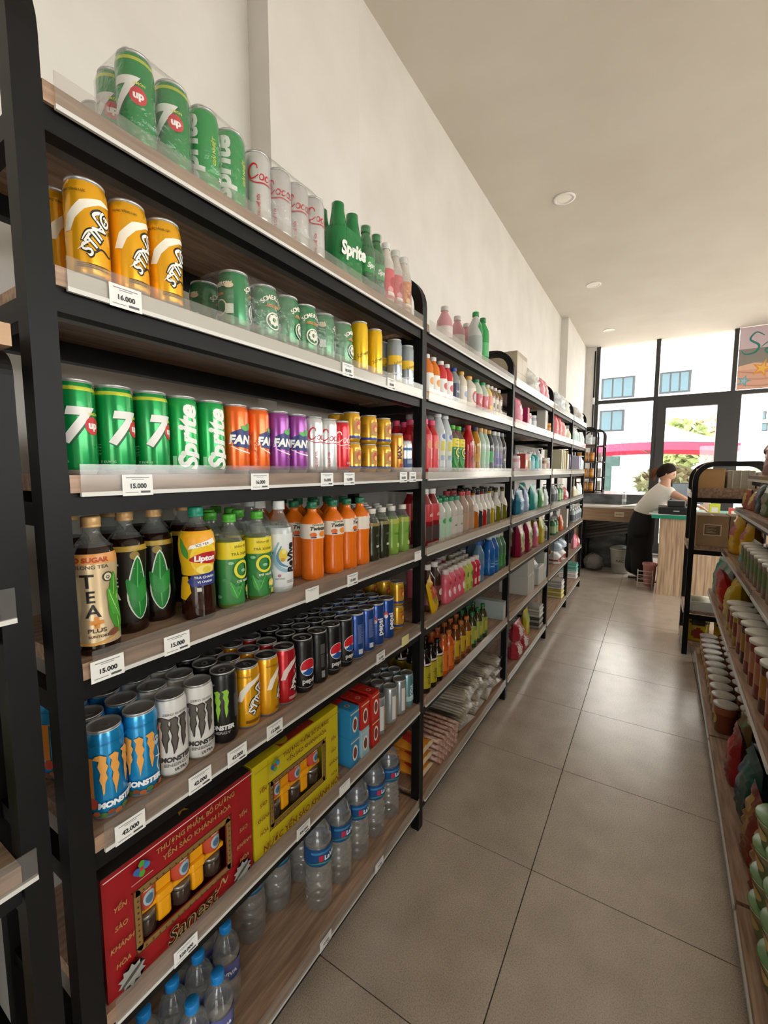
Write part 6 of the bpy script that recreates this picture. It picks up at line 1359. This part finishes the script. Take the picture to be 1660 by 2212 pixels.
for k in range(20):
    y = 3.07-.126*k
    if y < .65: break
    for c in range(3):
        kd = 'tub_yellow' if k < 3 else ('tub_red' if (k % 4) else 'tub_dark'); nm = {'tub_yellow': 'yellow', 'tub_red': 'red-brown', 'tub_dark': 'dark brown'}[kd]
        place(kd, (gx(1, y)+.070+c*.126, y, z2), PI, '%s white-lidded snack tub, %s from the chips bags, %s column' % (nm, ORDN[k], ('aisle', 'middle', 'rear')[c]), None, '%s snack tubs' % nm)
z3 = TZ[2]+.0345
bag('g_yellow', gx(2, 3.92)+.075, 3.93, z3, FR+.15, 'yellow snack bag with red print on the third gondola deck'); bag('g_yellow', gx(2, 3.72)+.11, 3.70, z3, FR, 'yellow snack bag behind the teal fish-shaped pack'); bag('g_fish', gx(2, 3.55)+.06, 3.50, z3, FR, 'teal and white pack on the third gondola deck', (0, -.35))
make_tub('jar_clear', .05, .16, '#8a7a66', '#6a7a4a')
for k in range(20):
    y = 3.30-.115*k
    for c in range(2): place('jar_clear', (gx(2, y)+.062+c*.112, y, z3), PI, 'olive white-lidded snack jar, %s from the snack bags, %s column' % (ORDN[k], ('aisle', 'rear')[c]), None, 'olive snack jars')
z4_ = TZ[3]+.0345
bag('g_mix', gx(3, 3.98)+.06, 3.98, z4_, FR, 'small brown and yellow pack at the end of the fourth gondola deck'); bag('g_mix', gx(3, 3.8)+.06, 3.80, z4_, FR, 'small brown and purple pack on the fourth gondola deck', (0, -.2)); bag('g_black', gx(3, 3.58)+.08, 3.58, z4_, FR, 'black and grey snack bag on the fourth gondola deck', sc=(.8, 1, .8)); bag('g_green', gx(3, 3.32)+.08, 3.32, z4_, FR, 'olive green snack bag with white edge on the fourth gondola deck', sc=(.8, 1, .75)); bag('g_chips_red', gx(3, 3.05)+.08, 3.05, z4_, FR, 'red snack bag on the fourth gondola deck', sc=(.8, 1, .7))
for i_, (kd, nm) in enumerate((('g_chips_yel', 'yellow'), ('g_black', 'black'), ('g_green', 'olive'), ('g_chips_red', 'red'), ('g_yellow', 'gold'), ('g_chips_teal', 'teal'), ('g_black', 'dark grey'))):
    bag(kd, gx(3, 2.8-.24*i_)+.08, 2.80-.24*i_, z4_, FR, '%s snack bag on the fourth gondola deck, %s after the red one' % (nm, ORDN[i_]), sc=(.8, 1, .72))
z5_ = TZ[4]+.0345
for i_ in range(4): bag('g_brownpink', gx(4, 2.7-.34*i_)+.10, 2.72-.34*i_, z5_, FR, 'crinkled brown-pink bag on the gondola top, %s from the end rack' % ORDN[3+i_])
bag('g_brownpink', gx(4, 3.8)+.10, 3.72, z5_, FR, 'crinkled brown-pink bag on top of the gondola'); bag('g_brownpink', gx(4, 3.5)+.10, 3.40, z5_, FR, 'crinkled brown-pink bag behind the other on top of the gondola', sc=(1, 1, 1.15)); bag('g_brownpink', gx(4, 3.1)+.10, 3.06, z5_, FR, 'third crinkled brown-pink bag on top of the gondola')

# ================================================================== till counter, desk and corner
tc_ = thing('till_counter', 'light oak till counter with a green-edged top', 'counter', (.077, 6.13, 0))
MB().box(0, 1.5, 0, .03, 0, .925).build('front_panel', WOOD, tc_); MB().box(0, .03, .031, .52, 0, .925).build('side_panel', WOOD, tc_); MB().box(1.47, 1.5, .031, .52, 0, .925).build('side_panel', WOOD, tc_)
MB().box(.031, 1.469, .49, .519, .1, .7).build('shelf_panel', WOOD, tc_)
MB().rbox(-.095, 1.55, -.04, .56, .926, .968, .004).build('top', mat('green_laminate_edge', '#1f8a6c', .4), tc_); MB().box(-.085, 1.54, -.03, .55, .968, .9695).build('top_sheet', mat('pale_counter_top', '#cfd8d4', .25), tc_)
MB().box(.16, 1.5, .57, 1.0, .926, .968).build('rear_top', MATS['green_laminate_edge'], tc_); MB().box(.17, .2, .58, .99, 0, .925).build('rear_panel', WOOD, tc_); MB().box(1.47, 1.5, .58, .99, 0, .925).build('rear_panel', WOOD, tc_)
pr_ = thing('receipt_printer', 'black receipt printer and cash drawer on the till counter', 'printer', (.22, 6.36, .970))
MB().rbox(-.17, .17, -.17, .17, 0, .085, .006).build('drawer', mat('matte_black', '#191919', .45), pr_); MB().rbox(-.08, .10, -.10, .10, .0855, .16, .012).build('printer_body', mat('dark_grey_plastic', '#2c2c2e', .4), pr_); MB().box(-.02, .04, -.172, -.1705, .035, .05).build('lock', SILVER, pr_)
mo = thing('monitor', 'dark flat monitor standing on the till counter, turned away', 'monitor', (.36, 6.93, .970), -1.05)
MB().rbox(-.012, .012, -.21, .21, .08, .36, .004).build('screen_case', mat('matte_black', '#191919', .45), mo); MB().box(.0125, .0135, -.2, .2, .09, .35).build('screen', mat('dark_screen', '#4a5560', .15), mo); MB().tube([(0, 0, .012), (0, 0, .1)], .018).build('neck', MATS['matte_black'], mo); MB().rbox(-.07, .07, -.09, .09, 0, .012, .004).build('base', MATS['matte_black'], mo)
for x, y, w, h, c, lab in ((.60, 6.30, .10, .14, '#c8d23a', 'lime yellow packet standing beside the monitor'), (.78, 6.25, .11, .10, '#c8452c', 'orange-red pack on the till counter'), (.90, 6.26, .10, .11, '#3a4a8a', 'blue pack on the till counter'), (1.03, 6.27, .11, .10, '#b0b4c4', 'silver pack on the till counter'), (1.17, 6.26, .10, .12, '#2f9a84', 'teal pack on the till counter')):
    k = 'till_'+c; make_box(k, w, .05, h, c, [Q(-w*.3, w*.3, h*.3, h*.7, '#e0dcd4')], name='small_pack', cat='pack'); place(k, (x, y, .970), -PI/2, lab)
pa = thing('paper_sheets', 'loose white and pink papers on the till counter', 'paper', (.06, 6.25, .9697))
for k in range(3): MB().box(-.10, .11, -.09, .09, .0006*k, .0006*k+.0005, 0, Matrix.Rotation(.12*k-.1, 4, 'Z')).build('sheet', paint(('#e2e4e6', '#e0b8c4', '#d6dae0')[k], .6), pa)
# desk along the front
dk = thing('wooden_desk', 'oak-fronted desk with a marble ledge before the window', 'desk', (-.58, 6.98, 0))
DW0, DW1 = -.42, .43
WOODH = noise_mat('oak_laminate_horizontal', '#a98d72', '#8f7359', (.8, 10, 10), 6, .5, .02, 3)
MB().box(DW0, DW1, .0, .025, .765, .955).build('apron', WOODH, dk); MB().box(DW0-.02, DW1+.02, -.02, .46, .956, .978).build('top', mat('pale_desk_top', '#d8d3c8', .3), dk)
MB().box(DW0, DW1, .46, .56, .0, 1.132).build('ledge', MARBLE, dk); MB().box(DW0, DW0+.03, .026, .458, 0, .955).build('side_panel', WOODH, dk)
MB().tube([(DW0+.12, .24, 0), (DW0+.12, .24, .95)], .02, 8).build('leg', BLACK, dk)
MB().box(-.60, .45, .57, 1.6, 1.10, 1.132).build('ledge_top', MARBLE, dk); MB().box(-.60, -.55, .57, 1.6, 0, 1.10).build('ledge_support', MARBLE, dk); MB().box(.40, .45, .57, 1.6, 0, 1.10).build('ledge_support', MARBLE, dk)
sg = MB().rbox(-.06, .06, -.012, -.001, .835, .905, .003).build('name_plate', paint('#d3c2a8', .5), dk, (.17, 0, 0)); obj('print', gfx('print', [T('KHĂN', 0, 0, .03, '#6a4a3a', 0, .03)], None), sg, (0, -.0125, .858)).rotation_euler = (0, 0, -PI/2)
pp = thing('paper_sheets', 'curled white papers on the desk by the marble ledge', 'paper', (-.36, 7.15, .9785))
mb = MB(); n = 8; vs = []
for i in range(n+1):
    a = i/n; vs += [(-.18+.36*a, -.10, .03*a*a), (-.18+.36*a, .12, .045*a*a)]
mb.add(vs, [(2*i, 2*i+2, 2*i+3, 2*i+1) for i in range(n)], 0, True).build('sheet', paint('#e8e6e2', .6), pp)
make_bottle('desk_bottle', 'x', [(.028, 0), (.03, .004), (.03, .13), (.02, .16), (.012, .175), (.012, .185)], WATER, ('#e2e4e4', .178, .195), [(.05, .09, '#cfd6d6')], (), .15, name='water_bottle')
place('desk_bottle', (-.38, 7.36, .9785), 0, 'clear water bottle standing on the desk against the marble ledge')
# short racks on the ledge, end on to the aisle
def ledge_rack(y0, y1, label, goods):
    xa = onY(1288, 1000, y0)[0] if y0 < 7.9 else onY(1305, 1000, y0)[0]; xb = xa-.34; zb = 1.1325; zt = 2.17
    o = thing('display_rack', label, 'shelf')
    for y in (y0+.012, y1-.012):
        pts = [(xa-.012, y, zb), (xa-.012, y, zt-.10)]+[(xa-.012-.09+.09*math.cos(PI/2*k/6), y, zt-.10+.09*math.sin(PI/2*k/6)) for k in range(1, 7)]+[(xb+.012+.09-.09*math.sin(PI/2*k/6), y, zt-.10+.09*math.cos(PI/2*k/6)) for k in range(7)]+[(xb+.012, y, zb)]
        MB().tube(pts, .012, square=True, up=(0, 1, 0)).build('side_frame', BLACK, o)
    zs = [zb+.01, 1.36, 1.62, 1.88]
    for k, z in enumerate(zs):
        MB().box(xb+.02, xa-.004, y0+.026, y1-.026, z, z+.02).build('shelf_board', mat('dark_brown_board', '#4a352c', .5), o)
        for j, dx in enumerate((.06, .15, .24)):
            kd, nm = goods[(k+j) % len(goods)] if k < 3 else ('u_plastic', '')
            if k == 3 and j: continue
            sc = .75 if k < 3 else .8
            place(kd, (xa-dx-.02 if k < 3 else xa-.17, (y0+y1)/2, z+.0205), -PI/2, '%s on the %s board of the small %s rack' % (nm or 'clear plastic bag', ('lowest', 'second', 'third', 'top')[k], 'amber jar' if y0 < 8 else 'white pack'), None, 'goods %d on ledge rack %.1f' % (k, y0), scale=(sc, sc, sc))
make_jar('honey', .05, .19, '#b8741c', '#8a5a2a', '#c98a2c')
ledge_rack(7.62, 7.92, 'small black rack with amber jars standing on the marble ledge', [('honey', 'amber honey jar')])
ledge_rack(8.10, 8.40, 'small black rack with white packs next to the window wall', [('x_white', 'white box')])
# under the desk
bn = thing('waste_bin', 'pale grey waste bin with dark lettering under the desk', 'bin', (-.375, 7.16, 0.001))
mb = MB(); prf = [(.105, 0), (.115, .01), (.14, .33), (.15, .34), (.15, .36), (.135, .36), (.12, .03)]
MB().lathe(prf, 24, sq=.6).build('body', paint('#b4b4a8', .5), bn); obj('print', gfx('print', [T('RÁC', 0, .17, .05, '#4a4a48', 0, .03), Q(-.05, .05, .235, .24, '#7a7a76')], lambda z: .115+.08*z), bn, None, -PI/2); MB().lathe([(.152, .361), (.15, .375), (.06, .40), (0, .402)], 24, sq=.6).build('lid', paint('#6f7068', .5), bn)
pb = thing('pipe_bundle', 'bundle of grey rolled tubes leaning under the desk', 'pipes', (-.62, 7.33, 0))
for k in range(5): MB().tube([(-.27+.01*k, .0+.004*k, .46+.045*k), (.36, .006*k, .60+.045*k)], .022, 8).build('tube', paint(('#5c5a57', '#6b6865', '#4a4846')[k % 3], .6), pb)
MB().tube([(.30, .05, 0), (.30, .05, .60)], .015, 6).build('prop', BLACK, pb); MB().tube([(-.22, .05, 0), (-.22, .05, .45)], .015, 6).build('prop', BLACK, pb)
cbg = thing('plastic_bag', 'crumpled clear plastic bag on the floor under the desk', 'bag', (-.72, 7.12, .001))
bm = bmesh.new(); bmesh.ops.create_icosphere(bm, subdivisions=3, radius=.14); rnd = random.Random(5)
for v in bm.verts: v.co *= rnd.uniform(.85, 1.12); v.co.z = max(v.co.z*.95+.13, 0)
mb = MB(); mb.addbm(bm, 0, True); mb.build('bag', film_mat('grey_crumpled_bag', '#8a8884', .3, .2, .5, .8, 30), cbg)
bk = thing('pink_basket', 'pink plastic basket on the floor beside the till counter', 'basket', (-.005, 6.52, .001))
MB().lathe([(.055, 0), (.06, .004), (.075, .26), (.085, .27), (.085, .30), (.075, .30), (.056, .01)], 20).build('body', paint('#d0908c', .5), bk)
cr = thing('wire_rack', 'low pale wire tray on the floor beside the pink basket', 'tray', (-.05, 6.27, .001))
for k in range(5): MB().tube([(-.08, .02, .03+.05*k), (.08, .02, .03+.05*k)], .006, 6).build('wire', paint('#b8b4ac', .5), cr)
for x in (-.08, .08): MB().tube([(x, .02, 0), (x, .02, .25)], .006, 6).build('wire', paint('#b8b4ac', .5), cr)

# ================================================================== the shop worker
pe = thing('person', 'person in white short-sleeved top and wide black trousers leaning over the till counter', 'person', (-.10, 6.83, 0))
PX, PY = -.10, 6.83
def pt(u, v, Y): q = onY(u, v, Y); return (q[0]-PX, Y-PY, q[2])
def skin(name, verts, edges, m, root=0, sub=2):
    me = bpy.data.meshes.new(name); me.from_pydata([v[:3] for v in verts], edges, []); me.materials.append(m)
    o = obj(name, me, pe); md = o.modifiers.new('skin', 'SKIN'); md.use_smooth_shade = True
    for i, v in enumerate(verts):
        r = v[3]; me.skin_vertices[0].data[i].radius = r if isinstance(r, tuple) else (r, r); me.skin_vertices[0].data[i].use_root = (i == root)
    s = o.modifiers.new('sub', 'SUBSURF'); s.levels = sub; s.render_levels = sub
    return o
SKIN = mat('skin', '#c99a80', .5); HAIR = mat('dark_brown_hair', '#231813', .8, spec=0.2); TOPM = mat('white_knit', '#dcd6cc', .8); TRS = mat('black_cloth', '#0f0f10', .85)
hip = pt(1391, 1116, 6.83); wst = pt(1399, 1097, 6.82); che = pt(1420, 1070, 6.81); nec = pt(1437, 1047, 6.80); hd = pt(1441, 1024, 6.80)
shR = pt(1447, 1063, 6.70); elR = pt(1477, 1078, 6.62); wrR = pt(1504, 1092, 6.56); haR = pt(1520, 1098, 6.54)
shL = pt(1432, 1062, 6.93); elL = pt(1437, 1090, 6.95); wrL = (pt(1424, 1103, 6.72)[0]+.02, -.12, 1.000); 
kR = pt(1384, 1185, 6.79); aR = (pt(1383, 1245, 6.77)[0], -.07, .085); kL = pt(1374, 1182, 6.88); aL = (pt(1366, 1243, 6.90)[0], .07, .085)
V = [(*hip, .13), (*wst, .12), (*che, (.125, .13)), (*nec, .052), (hd[0]+.0, hd[1], hd[2]-.03, .06), (hd[0]+.005, hd[1], hd[2]+.05, .085),
     (*shR, .058), (*elR, .042), (*wrR, .028), (*shL, .058), (*elL, .042), (*wrL, .028), (*kR, .072), (*aR, .045), (*kL, .072), (*aL, .045),
     (aR[0]+.14, aR[1], .035, .035), (aL[0]+.14, aL[1], .035, .035)]
skin('body', V, [(0, 1), (1, 2), (2, 3), (3, 4), (4, 5), (2, 6), (6, 7), (7, 8), (2, 9), (9, 10), (10, 11), (0, 12), (12, 13), (0, 14), (14, 15), (13, 16), (15, 17)], SKIN)
# hands: palm and five fingers
def hand(w, d, up):
    d = Vector(d).normalized(); up = Vector(up); sd = d.cross(up).normalized(); W_ = Vector(w); vs = [(*W_, .02), (*(W_+d*.05), (.034, .016)), (*(W_+d*.085), (.036, .014))]; es = [(0, 1), (1, 2)]
    for k, (off, ln) in enumerate(((-.028, .058), (-.010, .068), (.010, .065), (.028, .050))):
        b = len(vs); p = W_+d*.088+sd*off
        vs += [(*p, .0095), (*(p+d*ln*.5-up*.006), .009), (*(p+d*ln-up*.022), .0075)]; es += [(2, b), (b, b+1), (b+1, b+2)]
    b = len(vs); p = W_+d*.03-sd*.032; vs += [(*p, .011), (*(p+d*.03-sd*.02-up*.004), .010), (*(p+d*.055-sd*.022-up*.012), .008)]; es += [(1, b), (b, b+1), (b+1, b+2)]
    skin('hand', vs, es, SKIN, 0, 1)
hand(wrR, Vector(haR)-Vector(wrR), (0, 0, 1)); hand(wrL, (.6, -.8, 0), (0, 0, 1))
# clothing
skin('top', [(*[a*.85+b*.15 for a, b in zip(hip, wst)], (.152, .160)), (*[a*.35+b*.65 for a, b in zip(hip, wst)], (.150, .155)), (*wst, (.140, .145)), (*che, (.148, .155)), (nec[0]-.012, nec[1], nec[2]-.012, .078), (*shR, .078), (*[a*.62+b*.38 for a, b in zip(shR, elR)], .066), (*shL, .078), (*[a*.62+b*.38 for a, b in zip(shL, elL)], .066)],
     [(0, 1), (1, 2), (2, 3), (3, 4), (3, 5), (5, 6), (3, 7), (7, 8)], TOPM)
skin('trousers', [(*wst, (.136, .140)), (*[a*.55+b*.45 for a, b in zip(hip, wst)], (.144, .148)), (hip[0], hip[1], hip[2]-.09, (.150, .155)), (kR[0]+.01, kR[1], kR[2], (.135, .125)), (aR[0]+.03, aR[1], .045, (.155, .135)), (kL[0]+.01, kL[1], kL[2], (.135, .125)), (aL[0]+.03, aL[1], .045, (.155, .135))], [(0, 1), (1, 2), (2, 3), (3, 4), (2, 5), (5, 6)], TRS)
for a in (aR, aL):
    sh_ = MB(); sh_.rbox(a[0]-.05, a[0]+.19, a[1]-.042, a[1]+.042, .001, .022, .008); sh_.build('sandal', paint('#5a4a44', .6), pe)
# head: shaped skull with face, hair cap, bun tail
bm = bmesh.new(); bmesh.ops.create_uvsphere(bm, u_segments=24, v_segments=16, radius=1)
for v in bm.verts:
    x, y, z = v.co; jaw = max(0, -z); v.co = (x*.098*(1-.15*jaw)+.012*jaw, y*.076*(1-.30*jaw), z*.118)
    if x > .75 and abs(y) < .22 and -.35 < z < .25: v.co.x += .018*(1-abs(y)/.22)*(1-abs(z+.1)/.4)
RH = Matrix.Rotation(.45, 4, 'Y')
bm.transform(RH); mb = MB(); mb.addbm(bm, 0, True); hh = mb.build('head', SKIN, pe, (hd[0], hd[1], hd[2]+.01))
def face(name, rx, ry, rz_, c, px, py, pz, m=None):
    b = bmesh.new(); bmesh.ops.create_uvsphere(b, u_segments=12, v_segments=8, radius=1)
    for v in b.verts: v.co = (v.co.x*rx+px, v.co.y*ry+py, v.co.z*rz_+pz)
    b.transform(RH); q = MB(); q.addbm(b, 0, True); q.build(name, m or paint(c, .4), hh)
for s in (-1, 1):
    face('eye', .006, .012, .006, '#2a1c18', .083, s*.032, .008); face('eyebrow', .006, .018, .003, '#2a1c18', .086, s*.034, .030); face('ear', .016, .008, .026, '', -.004, s*.076, -.005, SKIN)
face('mouth', .007, .022, .005, '#a85a54', .083, 0, -.058)
bm = bmesh.new(); bmesh.ops.create_uvsphere(bm, u_segments=24, v_segments=16, radius=1)
for v in bm.verts: v.co = (v.co.x*.106-.010, v.co.y*.085, v.co.z*.124+.010)
bmesh.ops.bisect_plane(bm, geom=bm.verts[:]+bm.edges[:]+bm.faces[:], plane_co=(.035, 0, .02), plane_no=(.8, 0, -.62), clear_outer=True)
bm.transform(RH); mb = MB(); mb.addbm(bm, 0, True); mb.build('hair', HAIR, hh)
pts = [(-.085, 0, .045), (-.125, 0, .05), (-.150, 0, .0), (-.150, 0, -.06), (-.135, 0, -.11)]
MB().tube(pts, [.022, .032, .038, .030, .010], 10).build('ponytail', mat('reddish_brown_hair', '#6a3f28', .7, spec=0.2), hh)
